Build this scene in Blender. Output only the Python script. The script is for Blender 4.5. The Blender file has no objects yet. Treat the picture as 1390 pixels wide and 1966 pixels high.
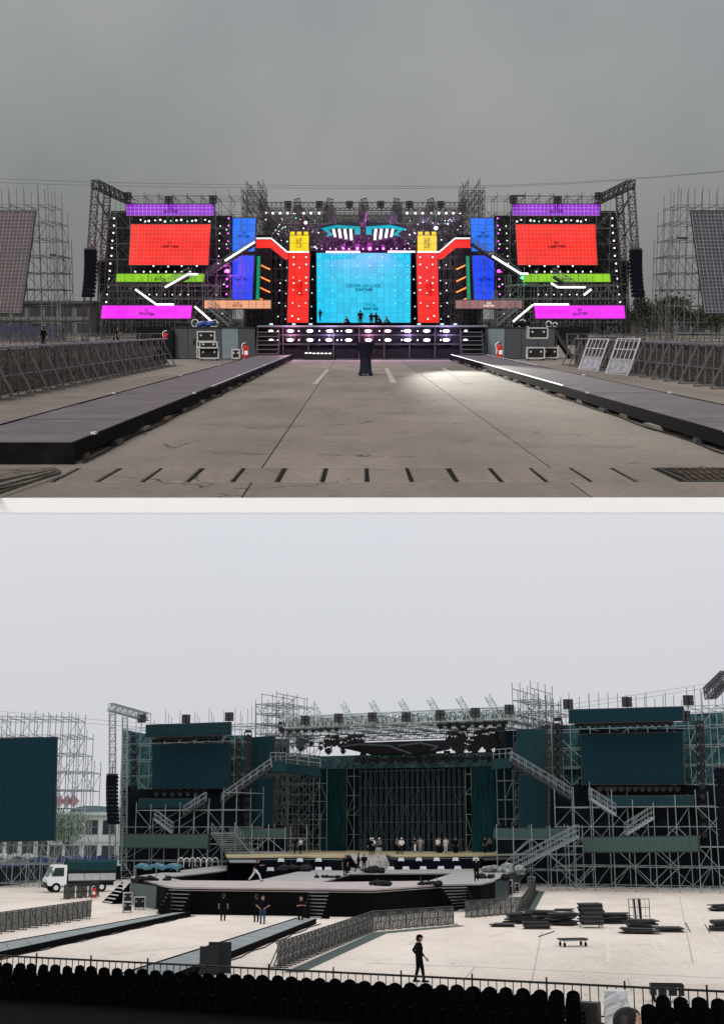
import bpy, math, random
import numpy as np
from mathutils import Matrix, Vector
random.seed(7)
R = math.radians
S = bpy.context.scene
COL = S.collection

# ------------------------------------------------------------------ camera, sky, sun, exposure
F, CX, CY = 2500.0, 695.0, 983.0          # focal length and centre in photograph pixels (1390 x 1966)
HA, HB = 630.0, 1592.0                    # horizon rows of the upper court and of the lower court
EA, EB = 1.6, 5.9                         # eye height above each court's ground
PA0 = math.atan((CY - HA) / F)
PB0 = math.atan((HB - CY) / F)
cam = bpy.data.cameras.new('camera')
cam.sensor_fit = 'HORIZONTAL'; cam.sensor_width = 36.0; cam.lens = 36.0 * F / 1390.0
cam.clip_start = 0.1; cam.clip_end = 4000
camo = bpy.data.objects.new('camera', cam); COL.objects.link(camo)
camo.location = (0, 0, EA); camo.rotation_euler = (math.pi / 2 - PA0, 0, 0)
S.camera = camo
S.render.resolution_x, S.render.resolution_y = 723, 1024

SUN_EL, SUN_AZ = 42.0, 200.0              # soft light of an overcast day from behind the camera
world = bpy.data.worlds.new('World'); S.world = world; world.use_nodes = True
nt = world.node_tree; nt.nodes.clear()
def wn(t, **k):
    n = nt.nodes.new(t)
    for a, v in k.items(): setattr(n, a, v)
    return n
w_out = wn('ShaderNodeOutputWorld'); w_bg = wn('ShaderNodeBackground')
sky = wn('ShaderNodeTexSky', sky_type='NISHITA'); sky.sun_disc = False
sky.sun_elevation = R(SUN_EL); sky.sun_rotation = R(SUN_AZ); sky.dust_density = 6.0; sky.ozone_density = 1.0
tc = wn('ShaderNodeTexCoord'); nz = wn('ShaderNodeTexNoise'); nz.inputs['Scale'].default_value = 5.0
nz.inputs['Detail'].default_value = 4.0; nz.inputs['Roughness'].default_value = 0.45
rmp = wn('ShaderNodeValToRGB')
rmp.color_ramp.elements[0].position = 0.30; rmp.color_ramp.elements[0].color = (0.93, 0.95, 0.94, 1)
rmp.color_ramp.elements[1].position = 0.72; rmp.color_ramp.elements[1].color = (1.31, 1.30, 1.25, 1)
wmix = wn('ShaderNodeMix', data_type='RGBA'); wmix.inputs[0].default_value = 0.94
nt.links.new(tc.outputs['Generated'], nz.inputs['Vector']); nt.links.new(nz.outputs['Fac'], rmp.inputs['Fac'])
wsx = wn('ShaderNodeSeparateXYZ'); wma = wn('ShaderNodeMath', operation='MULTIPLY_ADD', use_clamp=False); wma.inputs[1].default_value = 1.15; wma.inputs[2].default_value = 0.86
wvm = wn('ShaderNodeVectorMath', operation='SCALE')       # overcast: brighter towards the zenith
nt.links.new(tc.outputs['Generated'], wsx.inputs[0]); nt.links.new(wsx.outputs['Z'], wma.inputs[0]); nt.links.new(rmp.outputs[0], wvm.inputs[0]); nt.links.new(wma.outputs[0], wvm.inputs['Scale'])
nt.links.new(sky.outputs[0], wmix.inputs[6]); nt.links.new(wvm.outputs[0], wmix.inputs[7])
nt.links.new(wmix.outputs[2], w_bg.inputs['Color']); w_bg.inputs['Strength'].default_value = 0.125
nt.links.new(w_bg.outputs[0], w_out.inputs[0])
sl = bpy.data.lights.new('sun', 'SUN'); sl.energy = 1.4; sl.angle = R(25); sl.color = (1.0, 0.97, 0.93)
so = bpy.data.objects.new('sun', sl); COL.objects.link(so)
so.rotation_euler = (R(90 - SUN_EL), 0, R(180 - SUN_AZ))
S.view_settings.view_transform = 'Standard'; S.view_settings.look = 'None'
S.view_settings.exposure = 1.0; S.view_settings.gamma = 1.0; S.view_settings.use_curve_mapping = False
S.cycles.use_denoising = True
S.cycles.max_bounces = 6; S.cycles.diffuse_bounces = 3; S.cycles.glossy_bounces = 3
S.cycles.transparent_max_bounces = 12; S.cycles.sample_clamp_indirect = 4.0

# ------------------------------------------------------------------ frames: two courts, the lower one on a falling slope
PSI = 0.004
MA = Matrix.Rotation(PSI, 4, 'Z')
MB = Matrix.Translation((0, 0, EA)) @ Matrix.Rotation(-(PA0 + PB0), 4, 'X') @ Matrix.Translation((0, 0, -EB))
FRAME = [MA]
def ray_a(x, y):
    u, v = (x - CX) / F, (CY - y) / F
    d = Vector((u, math.cos(PA0) + v * math.sin(PA0), -math.sin(PA0) + v * math.cos(PA0)))
    return Matrix.Rotation(-PSI, 3, 'Z') @ d
def ray_b(x, y):
    u, v = (x - CX) / F, (CY - y) / F
    return Vector((u, math.cos(PB0) - v * math.sin(PB0), math.sin(PB0) + v * math.cos(PB0)))
def A(x, y, Y=None, z=None):
    d = ray_a(x, y); e = Vector((0, 0, EA))
    return e + d * ((Y / d.y) if Y is not None else ((z - EA) / d.z))
SLOPE = -0.48
def B(x, y, Y=None, z=None, off=None):
    d = ray_b(x, y); e = Vector((0, 0, EB))
    if off is not None:                    # the stage's oblique front plane, moved back by off
        t = (147.5 + off - SLOPE * 5) / (d.y - SLOPE * d.x)
    elif Y is not None: t = Y / d.y
    else: t = (z - EB) / d.z
    return e + d * t
def mirror(x): return 1394.5 - x

# ------------------------------------------------------------------ materials
MATS = {}
def mat(name, col, rough=0.8, metal=0.0, var=0.12, scale=3.0, bump=0.0, emit=None, estr=0.0, alpha=1.0, sampling=None):
    if name in MATS: return MATS[name]
    m = bpy.data.materials.new(name); m.use_nodes = True; n = m.node_tree
    b = n.nodes['Principled BSDF']
    b.inputs['Roughness'].default_value = rough; b.inputs['Metallic'].default_value = metal
    b.inputs['Base Color'].default_value = (*col, 1)
    b.inputs['Specular IOR Level'].default_value = 0.03 if rough >= 0.8 else 0.2 if max(col) < 0.03 else 0.4
    if var > 0:
        t = n.nodes.new('ShaderNodeTexCoord'); q = n.nodes.new('ShaderNodeTexNoise')
        q.inputs['Scale'].default_value = scale; q.inputs['Detail'].default_value = 5; q.inputs['Roughness'].default_value = 0.6
        r = n.nodes.new('ShaderNodeValToRGB')
        r.color_ramp.elements[0].position = 0.32; r.color_ramp.elements[1].position = 0.70
        r.color_ramp.elements[0].color = (*[c * (1 - var) for c in col], 1)
        r.color_ramp.elements[1].color = (*[min(1, c * (1 + var)) for c in col], 1)
        n.links.new(t.outputs['Object'], q.inputs['Vector']); n.links.new(q.outputs['Fac'], r.inputs['Fac'])
        n.links.new(r.outputs[0], b.inputs['Base Color'])
        if bump > 0:
            bp = n.nodes.new('ShaderNodeBump'); bp.inputs['Strength'].default_value = bump; bp.inputs['Distance'].default_value = 0.02
            n.links.new(q.outputs['Fac'], bp.inputs['Height']); n.links.new(bp.outputs[0], b.inputs['Normal'])
    if emit is not None:
        b.inputs['Emission Color'].default_value = (*emit, 1); b.inputs['Emission Strength'].default_value = estr
    if alpha < 1: b.inputs['Alpha'].default_value = alpha
    if sampling: m.cycles.emission_sampling = sampling
    MATS[name] = m
    return m

def net_mat(name, col, cell=0.12, open_=0.35, stretch=0.0):
    """woven scaffold net: threads with real gaps, folds as colour change"""
    if name in MATS: return MATS[name]
    m = bpy.data.materials.new(name); m.use_nodes = True; n = m.node_tree
    b = n.nodes['Principled BSDF']; b.inputs['Roughness'].default_value = 0.9; b.inputs['Specular IOR Level'].default_value = 0.03
    t = n.nodes.new('ShaderNodeTexCoord'); mp = n.nodes.new('ShaderNodeMapping')
    mp.inputs['Scale'].default_value = (1.0, 1.0, 0.05 if stretch else 1.0)
    q = n.nodes.new('ShaderNodeTexNoise'); q.inputs['Scale'].default_value = 6.0 if stretch else 1.4; q.inputs['Detail'].default_value = 6; q.inputs['Roughness'].default_value = 0.7
    r = n.nodes.new('ShaderNodeValToRGB'); r.color_ramp.elements[0].position = 0.38; r.color_ramp.elements[1].position = 0.66
    r.color_ramp.elements[0].color = (*[c * (0.6 if stretch else 0.45) for c in col], 1); r.color_ramp.elements[1].color = (*[c * 1.6 for c in col], 1)
    w = n.nodes.new('ShaderNodeTexNoise'); w.inputs['Scale'].default_value = 1 / cell; w.inputs['Detail'].default_value = 1
    th = n.nodes.new('ShaderNodeMath'); th.operation = 'GREATER_THAN'; th.inputs[1].default_value = 0.74 - open_ * 0.5
    iv = n.nodes.new('ShaderNodeMath'); iv.operation = 'SUBTRACT'; iv.inputs[0].default_value = 1.0
    n.links.new(t.outputs['Object'], mp.inputs['Vector']); n.links.new(mp.outputs[0], q.inputs['Vector'])
    n.links.new(q.outputs['Fac'], r.inputs['Fac']); n.links.new(r.outputs[0], b.inputs['Base Color'])
    n.links.new(t.outputs['Object'], w.inputs['Vector']); n.links.new(w.outputs['Fac'], th.inputs[0])
    n.links.new(th.outputs[0], iv.inputs[1]); n.links.new(iv.outputs[0], b.inputs['Alpha'])
    MATS[name] = m
    return m

def led_mat(name, col, strength, grid=None, line=None, width=0.07, base=(0.02, 0.02, 0.02)):
    """a lit screen; grid = test-pattern pitch in metres shown on it (flat print)"""
    if name in MATS: return MATS[name]
    m = bpy.data.materials.new(name); m.use_nodes = True; n = m.node_tree
    b = n.nodes['Principled BSDF']; b.inputs['Base Color'].default_value = (*base, 1); b.inputs['Roughness'].default_value = 0.55
    b.inputs['Emission Strength'].default_value = strength; b.inputs['Emission Color'].default_value = (*col, 1)
    oi = n.nodes.new('ShaderNodeObjectInfo'); mr = n.nodes.new('ShaderNodeMapRange'); mr.inputs[3].default_value = strength * 0.86; mr.inputs[4].default_value = strength * 1.06
    n.links.new(oi.outputs['Random'], mr.inputs[0]); n.links.new(mr.outputs[0], b.inputs['Emission Strength'])
    if grid:
        uv = n.nodes.new('ShaderNodeTexCoord'); sp = n.nodes.new('ShaderNodeSeparateXYZ'); n.links.new(uv.outputs['UV'], sp.inputs[0])
        outs = []
        for ax in range(2):
            mu = n.nodes.new('ShaderNodeMath'); mu.operation = 'DIVIDE'; mu.inputs[1].default_value = grid
            fr = n.nodes.new('ShaderNodeMath'); fr.operation = 'FRACT'
            lt = n.nodes.new('ShaderNodeMath'); lt.operation = 'LESS_THAN'; lt.inputs[1].default_value = width / grid
            n.links.new(sp.outputs[ax], mu.inputs[0]); n.links.new(mu.outputs[0], fr.inputs[0]); n.links.new(fr.outputs[0], lt.inputs[0]); outs.append(lt)
        mx = n.nodes.new('ShaderNodeMath'); mx.operation = 'MAXIMUM'
        n.links.new(outs[0].outputs[0], mx.inputs[0]); n.links.new(outs[1].outputs[0], mx.inputs[1])
        cm = n.nodes.new('ShaderNodeMix'); cm.data_type = 'RGBA'
        cm.inputs[6].default_value = (*col, 1); cm.inputs[7].default_value = (*line, 1)
        n.links.new(mx.outputs[0], cm.inputs[0]); n.links.new(cm.outputs[2], b.inputs['Emission Color'])
    MATS[name] = m
    return m

def concrete(name, dark, light, stain, scale=0.35, bump=0.15, fine=9.0, streak=0.35):
    m = bpy.data.materials.new(name); m.use_nodes = True; n = m.node_tree
    b = n.nodes['Principled BSDF']; b.inputs['Roughness'].default_value = 0.88
    t = n.nodes.new('ShaderNodeTexCoord'); g = n.nodes.new('ShaderNodeNewGeometry')
    def noise(sc, det, vec, ro=0.6):
        q = n.nodes.new('ShaderNodeTexNoise'); q.inputs['Scale'].default_value = sc; q.inputs['Detail'].default_value = det
        q.inputs['Roughness'].default_value = ro; n.links.new(vec, q.inputs['Vector']); return q
    mp = n.nodes.new('ShaderNodeMapping'); mp.inputs['Scale'].default_value = (1.0, streak, 1.0)
    n.links.new(g.outputs['Position'], mp.inputs['Vector'])
    a = noise(scale, 8, mp.outputs[0], 0.65); r = n.nodes.new('ShaderNodeValToRGB')
    r.color_ramp.elements[0].position = 0.32; r.color_ramp.elements[0].color = (*dark, 1)
    r.color_ramp.elements[1].position = 0.68; r.color_ramp.elements[1].color = (*light, 1)
    n.links.new(a.outputs['Fac'], r.inputs['Fac'])
    s = noise(scale * 0.9, 9, g.outputs['Position'], 0.72); sr = n.nodes.new('ShaderNodeValToRGB')
    sr.color_ramp.elements[0].position = 0.56; sr.color_ramp.elements[1].position = 0.72
    n.links.new(s.outputs['Fac'], sr.inputs['Fac'])
    mx = n.nodes.new('ShaderNodeMix'); mx.data_type = 'RGBA'; mx.inputs[7].default_value = (*stain, 1)
    ml = n.nodes.new('ShaderNodeMath'); ml.operation = 'MULTIPLY'; ml.inputs[1].default_value = 0.75
    n.links.new(sr.outputs[0], ml.inputs[0]); n.links.new(ml.outputs[0], mx.inputs[0]); n.links.new(r.outputs[0], mx.inputs[6])
    f = noise(fine, 6, g.outputs['Position'], 0.7)
    ov = n.nodes.new('ShaderNodeMix'); ov.data_type = 'RGBA'; ov.blend_type = 'OVERLAY'; ov.inputs[0].default_value = 0.55
    n.links.new(mx.outputs[2], ov.inputs[6]); n.links.new(f.outputs['Fac'], ov.inputs[7])
    def crack(sc, wd, warp):
        wp = noise(sc * 3, 5, g.outputs['Position']); ad = n.nodes.new('ShaderNodeVectorMath'); ad.operation = 'MULTIPLY_ADD'; ad.inputs[1].default_value = (warp, warp, 0)
        n.links.new(wp.outputs['Color'], ad.inputs[0]); n.links.new(g.outputs['Position'], ad.inputs[2])
        vo = n.nodes.new('ShaderNodeTexVoronoi'); vo.feature = 'DISTANCE_TO_EDGE'; vo.inputs['Scale'].default_value = sc; n.links.new(ad.outputs[0], vo.inputs['Vector'])
        lt = n.nodes.new('ShaderNodeMath'); lt.operation = 'LESS_THAN'; lt.inputs[1].default_value = wd * sc; n.links.new(vo.outputs['Distance'], lt.inputs[0])
        mk = noise(sc * 1.3, 3, g.outputs['Position']); gt = n.nodes.new('ShaderNodeMath'); gt.operation = 'GREATER_THAN'; gt.inputs[1].default_value = 0.54; n.links.new(mk.outputs['Fac'], gt.inputs[0])
        mu = n.nodes.new('ShaderNodeMath'); mu.operation = 'MULTIPLY'; n.links.new(lt.outputs[0], mu.inputs[0]); n.links.new(gt.outputs[0], mu.inputs[1]); return mu
    cr = crack(0.22, 0.012, 2.2); blot = noise(1.7, 4, g.outputs['Position'], 0.6); bt = n.nodes.new('ShaderNodeValToRGB'); bt.color_ramp.elements[0].position = 0.66; bt.color_ramp.elements[1].position = 0.72
    n.links.new(blot.outputs['Fac'], bt.inputs['Fac']); bm = n.nodes.new('ShaderNodeMath'); bm.operation = 'MULTIPLY_ADD'; bm.inputs[1].default_value = 0.35; n.links.new(bt.outputs[0], bm.inputs[0]); n.links.new(cr.outputs[0], bm.inputs[2])
    cm = n.nodes.new('ShaderNodeMix'); cm.data_type = 'RGBA'; cm.clamp_factor = True; cm.inputs[7].default_value = (*[c * 0.45 for c in stain], 1); n.links.new(bm.outputs[0], cm.inputs[0]); n.links.new(ov.outputs[2], cm.inputs[6])
    n.links.new(cm.outputs[2], b.inputs['Base Color'])
    bp = n.nodes.new('ShaderNodeBump'); bp.inputs['Strength'].default_value = bump; bp.inputs['Distance'].default_value = 0.02
    n.links.new(f.outputs['Fac'], bp.inputs['Height']); n.links.new(bp.outputs[0], b.inputs['Normal'])
    MATS[name] = m
    return m

M_STEEL = mat('galvanised_tube', (0.12, 0.12, 0.123), 0.5, 0.3)
M_STEELB = mat('galvanised_tube_pale', (0.23, 0.26, 0.26), 0.5, 0.0)  # paler tube tone for the lower stage
M_DARKST = mat('dark_steel', (0.035, 0.035, 0.038), 0.5, 0.3)
M_BLACK = mat('black_cloth', (0.010, 0.010, 0.012), 0.9)
M_PITCH = mat('matt_black_fabric', (0.0022, 0.0022, 0.0024), 0.95)
M_CASE = mat('black_case_laminate', (0.015, 0.015, 0.016), 0.45)
M_ALU = mat('aluminium_edge', (0.55, 0.55, 0.54), 0.4, 0.4)
M_WHITE = mat('white_paint', (0.80, 0.80, 0.80), 0.6, var=0.03)
M_RED = mat('red_enamel', (0.45, 0.015, 0.012), 0.35)
M_RUBBER = mat('rubber', (0.012, 0.012, 0.012), 0.8)
M_LENS = mat('lamp_lens_white', (0.8, 0.8, 0.8), emit=(1, 0.98, 0.96), estr=0.85, var=0, sampling='NONE')
M_LENSC = mat('lamp_lens_cyan', (0.5, 0.8, 0.8), emit=(0.55, 1.0, 1.0), estr=0.6, var=0, sampling='NONE')
M_LENSM = mat('lamp_lens_magenta', (0.8, 0.2, 0.8), emit=(1.0, 0.10, 0.95), estr=0.8, var=0, sampling='NONE')
M_LENSR = mat('lamp_lens_pink', (0.8, 0.4, 0.4), emit=(1.0, 0.50, 0.56), estr=0.9, var=0, sampling='NONE')
M_LENSO = mat('lamp_lens_orange', (0.8, 0.3, 0.1), emit=(1.0, 0.22, 0.03), estr=1.3, var=0, sampling='NONE')
M_LENSG = mat('lamp_lens_green', (0.1, 0.8, 0.3), emit=(0.10, 0.9, 0.35), estr=0.9, var=0, sampling='NONE')
M_TUBE = mat('light_tube_white', (0.9, 0.9, 0.9), emit=(0.95, 0.97, 1.0), estr=0.85, var=0)

# ------------------------------------------------------------------ mesh builder
class G:
    def __init__(s): s.v, s.f, s.m, s.uv = [], [], [], None
    def face(s, idx, m=0): s.f.append(idx); s.m.append(m)
    def hexa(s, p, m=0):                   # p: 8 corners, bottom 0-3 ccw, top 4-7
        o = len(s.v); s.v += [tuple(q) for q in p]
        for q in ((3, 2, 1, 0), (4, 5, 6, 7), (0, 1, 5, 4), (1, 2, 6, 5), (2, 3, 7, 6), (3, 0, 4, 7)):
            s.face([o + i for i in q], m)
        return s
    def box(s, c, d, rz=0.0, m=0):
        cx, cy, cz = c; x, y, z = d[0] / 2, d[1] / 2, d[2] / 2; ca, sa = math.cos(rz), math.sin(rz)
        P = [(-x, -y, -z), (x, -y, -z), (x, y, -z), (-x, y, -z), (-x, -y, z), (x, -y, z), (x, y, z), (-x, y, z)]
        return s.hexa([(cx + a * ca - b * sa, cy + a * sa + b * ca, cz + e) for a, b, e in P], m)
    def b2(s, lo, hi, m=0):
        return s.box([(a + b) / 2 for a, b in zip(lo, hi)], [b - a for a, b in zip(lo, hi)], 0, m)
    def bar(s, p, q, r, m=0, n=4, r2=None, caps=True):
        p, q = Vector(p), Vector(q); d = q - p
        if d.length < 1e-6: return s
        d.normalize(); u = d.cross(Vector((0, 0, 1)) if abs(d.z) < 0.95 else Vector((1, 0, 0))).normalized(); w = d.cross(u)
        o = len(s.v); r2 = r if r2 is None else r2
        for c, rr in ((p, r), (q, r2)):
            for i in range(n):
                a = 2 * math.pi * (i + 0.5) / n
                s.v.append(tuple(c + (u * math.cos(a) + w * math.sin(a)) * rr))
        for i in range(n):
            j = (i + 1) % n; s.face([o + i, o + j, o + n + j, o + n + i], m)
        if caps:
            s.face([o + n - 1 - i for i in range(n)], m); s.face([o + n + i for i in range(n)], m)
        return s
    def path(s, pts, r, m=0, n=6):
        for a, b in zip(pts, pts[1:]): s.bar(a, b, r, m, n)
        return s
    def extr(s, poly, vec, m=0):           # polygon (list of points) extruded along vec
        o = len(s.v); n = len(poly); vec = Vector(vec)
        s.v += [tuple(p) for p in poly] + [tuple(Vector(p) + vec) for p in poly]
        s.face([o + i for i in range(n)], m); s.face([o + 2 * n - 1 - i for i in range(n)], m)
        for i in range(n):
            j = (i + 1) % n; s.face([o + j, o + i, o + n + i, o + n + j], m)
        return s
    def disc(s, c, nrm, r, m=0, n=10, back=0.0):
        c = Vector(c); d = Vector(nrm).normalized()
        return s.bar(c - d * back, c, r, m, n)
    def ball(s, c, r, m=0, nu=10, nv=6, sc=(1, 1, 1)):
        o = len(s.v)
        for j in range(nv + 1):
            th = math.pi * j / nv
            for i in range(nu):
                ph = 2 * math.pi * i / nu
                s.v.append((c[0] + r * sc[0] * math.sin(th) * math.cos(ph), c[1] + r * sc[1] * math.sin(th) * math.sin(ph), c[2] + r * sc[2] * math.cos(th)))
        for j in range(nv):
            for i in range(nu):
                k = (i + 1) % nu; s.face([o + j * nu + i, o + (j + 1) * nu + i, o + (j + 1) * nu + k, o + j * nu + k], m)
        return s
    def mesh(s, name, mats, smooth=False):
        me = bpy.data.meshes.new(name); me.from_pydata(s.v, [], s.f)
        for q in (mats if isinstance(mats, (list, tuple)) else [mats]): me.materials.append(q)
        if any(s.m): me.polygons.foreach_set('material_index', s.m)
        if smooth: me.polygons.foreach_set('use_smooth', [True] * len(s.f))
        if s.uv:
            l = me.uv_layers.new(name='UVMap')
            for p in me.polygons:
                for li, vi in zip(p.loop_indices, p.vertices): l.data[li].uv = s.uv[vi]
        me.update()
        return me

def props(o, label=None, cat=None, group=None, kind=None):
    for k, v in (('label', label), ('category', cat), ('group', group), ('kind', kind)):
        if v: o[k] = v
    return o
def link(name, data, parent=None, M=None):
    o = bpy.data.objects.new(name, data); COL.objects.link(o)
    if parent is not None:
        o.parent = parent
        if M is not None: o.matrix_local = M
    else: o.matrix_world = FRAME[0] @ (M if M is not None else Matrix())
    return o
def TR(loc=(0, 0, 0), rz=0.0): return Matrix.Translation(loc) @ Matrix.Rotation(rz, 4, 'Z')
def thing(name, label, cat, loc=(0, 0, 0), rz=0.0, group=None):
    return props(link(name, None, None, TR(loc, rz)), label, cat, group)
def one(name, g, mats, label, cat, group=None, loc=(0, 0, 0), rz=0.0, smooth=False):
    return props(link(name, g.mesh(name, mats, smooth), None, TR(loc, rz)), label, cat, group)
def part(name, g, mats, parent, kind=None, label=None, smooth=False):
    return props(link(name, g.mesh(name, mats, smooth), parent), label, None, None, kind)
def struct(name, g, mats, smooth=False):
    return props(link(name, g.mesh(name, mats, smooth)), None, None, None, 'structure')
def proto(parts):                           # [(name, G, mats[, sub])] -> reusable list
    return [(p[0], p[1].mesh(p[0], p[2]), [(q[0], q[1].mesh(q[0], q[2])) for q in (p[3] if len(p) > 3 else [])]) for p in parts]
def inst(pr, name, label, cat, loc, rz=0.0, group=None, M=None):
    t = props(link(name, None, None, M if M is not None else TR(loc, rz)), label, cat, group)
    for n, me, sub in pr:
        c = link(n, me, t)
        for n2, m2 in sub: link(n2, m2, c)
    return t
def text_mesh(body, size, m, face=0.02):
    c = bpy.data.curves.new('lettering', 'FONT'); c.body = body; c.size = size; c.align_x = 'CENTER'; c.align_y = 'CENTER'; c.extrude = face
    c.space_line = 0.95; c.resolution_u = 2; c.offset = size * 0.012
    o = bpy.data.objects.new('tmp', c); COL.objects.link(o)
    me = bpy.data.meshes.new_from_object(o.evaluated_get(bpy.context.evaluated_depsgraph_get()))
    bpy.data.objects.remove(o); bpy.data.curves.remove(c)
    me.materials.clear(); me.materials.append(m)
    return me

# ------------------------------------------------------------------ reusable builders
def screen(label, TL, TRc, BR, BL, material, nx=1, ny=1, k=(2, 1), text=None, tsize=0.8, tpos=(0.5, 0.5), tmat=None, group=None, name='led_screen', thick=0.25, trot=0, gap=0.012, rim=0.10):
    TL, TRc, BR, BL = [Vector(p) for p in (TL, TRc, BR, BL)]
    e1 = (TRc - TL + BR - BL) / 2; e2 = (BL - TL + BR - TRc) / 2
    c = (TL + TRc + BR + BL) / 4; o0 = c - e1 / 2 - e2 / 2
    nrm = e1.cross(e2).normalized()
    if nrm.y < 0: nrm = -nrm              # away from the viewer
    base = c + e2 / 2
    t = thing(name, label, 'led screen', base, 0, group)
    g = G(); h1, h2 = e1.normalized() * rim, e2.normalized() * rim
    q0 = o0 - base + nrm * 0.09
    fr = [q0 - h1 - h2, q0 + e1 + h1 - h2, q0 + e1 + e2 + h1 + h2, q0 + e2 - h1 + h2]
    g.hexa([fr[3], fr[2], fr[2] + nrm * thick, fr[3] + nrm * thick, fr[0], fr[1], fr[1] + nrm * thick, fr[0] + nrm * thick])
    part('cabinet_frame', g, M_DARKST, t)
    d1, d2 = e1 / nx, e2 / ny; s1, s2 = d1 * gap, d2 * gap
    pg = G(); a, b_, c_, d_ = s1 + s2, d1 - s1 + s2, d1 + d2 - s1 - s2, d2 + s1 - s2
    n = nrm * 0.12
    pg.hexa([d_, c_, c_ + n, d_ + n, a, b_, b_ + n, a + n])
    kx, ky = k; pg.uv = [(0, 0), (kx, 0), (kx, 0), (0, 0), (0, ky), (kx, ky), (kx, ky), (0, ky)]
    me = pg.mesh('panel', material)
    for i in range(nx):
        for j in range(ny):
            link('panel', me, t, Matrix.Translation(o0 - base + d1 * i + d2 * j))
    if text:
        ex, ey = e1.normalized(), -e2.normalized(); ez = -nrm
        pos = o0 - base + e1 * tpos[0] + e2 * tpos[1] - nrm * 0.05
        if trot: ex, ey = ey, -ex
        Mx = Matrix(((ex.x, ey.x, ez.x, pos.x), (ex.y, ey.y, ez.y, pos.y), (ex.z, ey.z, ez.z, pos.z), (0, 0, 0, 1)))
        link('lettering', text_mesh(text, tsize * 0.6, tmat or M_INK), t, Mx)
    return t
M_INK = mat('screen_ink', (0.01, 0.01, 0.02), 0.6, var=0)

def truss_g(g, p, q, w, n, r=0.05, m=0, up=None):
    """box truss from p to q: four chords with lacing"""
    p, q = Vector(p), Vector(q); d = (q - p).normalized()
    u = Vector(up) if up else (Vector((0, 0, 1)) if abs(d.z) < 0.8 else Vector((1, 0, 0)))
    u = (u - d * u.dot(d)).normalized(); v = d.cross(u)
    cs = [u * (w / 2 * a) + v * (w / 2 * b) for a, b in ((-1, -1), (1, -1), (1, 1), (-1, 1))]
    for c in cs: g.bar(p + c, q + c, r, m)
    for i in range(n):
        a, b = p.lerp(q, i / n), p.lerp(q, (i + 1) / n)
        for k in range(4):
            c1, c2 = cs[k], cs[(k + 1) % 4]
            g.bar(a + c1, a + c2, r * 0.7, m, 3, caps=False)
            if i % 2: c1, c2 = c2, c1
            g.bar(a + c1, b + c2, r * 0.7, m, 3, caps=False)
    return g

def scaffold(label, cols, dv, nd, dz, mats, r=0.05, group=None, z0=0.0, rnd=0.3, boards=0, name='scaffold_tower', lev0=0.4, dens=0.6, bz=None):
    """cols: points along the front (top z each); dv: depth vector, nd bays deep"""
    cols = [Vector(c) for c in cols]; dv = Vector(dv); base = Vector((cols[0].x, cols[0].y, z0))
    t = thing(name, label, 'scaffold', base, 0, group)
    g = G(); bd = G(); rng = random.Random(len(label) * 31 + len(cols))
    def P(i, j, z): return Vector((cols[i].x, cols[i].y, z)) + dv * (j / nd) - base
    for i, c in enumerate(cols):
        for j in range(nd + 1):
            g.bar(P(i, j, z0), P(i, j, c.z + rng.random() * rnd), r, 0)
            g.box(P(i, j, z0 + 0.03), (0.2, 0.2, 0.06))
    zmax = max(c.z for c in cols); nl = int((zmax - z0 - lev0) / dz) + 1
    for k in range(nl + 1):
        z = z0 + lev0 + k * dz
        for j in range(nd + 1):
            for i in range(len(cols) - 1):
                top = min(cols[i].z, cols[i + 1].z) + 0.05
                if z <= top:
                    g.bar(P(i, j, z), P(i + 1, j, z), r * 0.9, 0)
                    if z + dz <= top and rng.random() < dens * (0.9 if j in (0, nd) else 0.45):
                        a, b = (i, i + 1) if (k + i + j) % 2 else (i + 1, i)
                        g.bar(P(a, j, z), P(b, j, z + dz), r * 0.75, 0, 3, caps=False)
        for i in range(len(cols)):
            if z <= cols[i].z + 0.05:
                for j in range(nd):
                    g.bar(P(i, j, z), P(i, j + 1, z), r * 0.9, 0)
                    if z + dz <= cols[i].z and rng.random() < dens * 0.5:
                        g.bar(P(i, j, z), P(i, j + 1, z + dz), r * 0.75, 0, 3, caps=False)
                if boards and i < len(cols) - 1 and z <= cols[i + 1].z and rng.random() < boards:
                    bd.bar(P(i, 0, z + 0.06), P(i + 1, 0, z + 0.06), 0.16, 0)
    part('scaffold_tubing', g, mats, t, 'stuff')
    if bd.v: part('scaffold_boarding', bd, M_DARKST, t, 'stuff')
    return t

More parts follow.
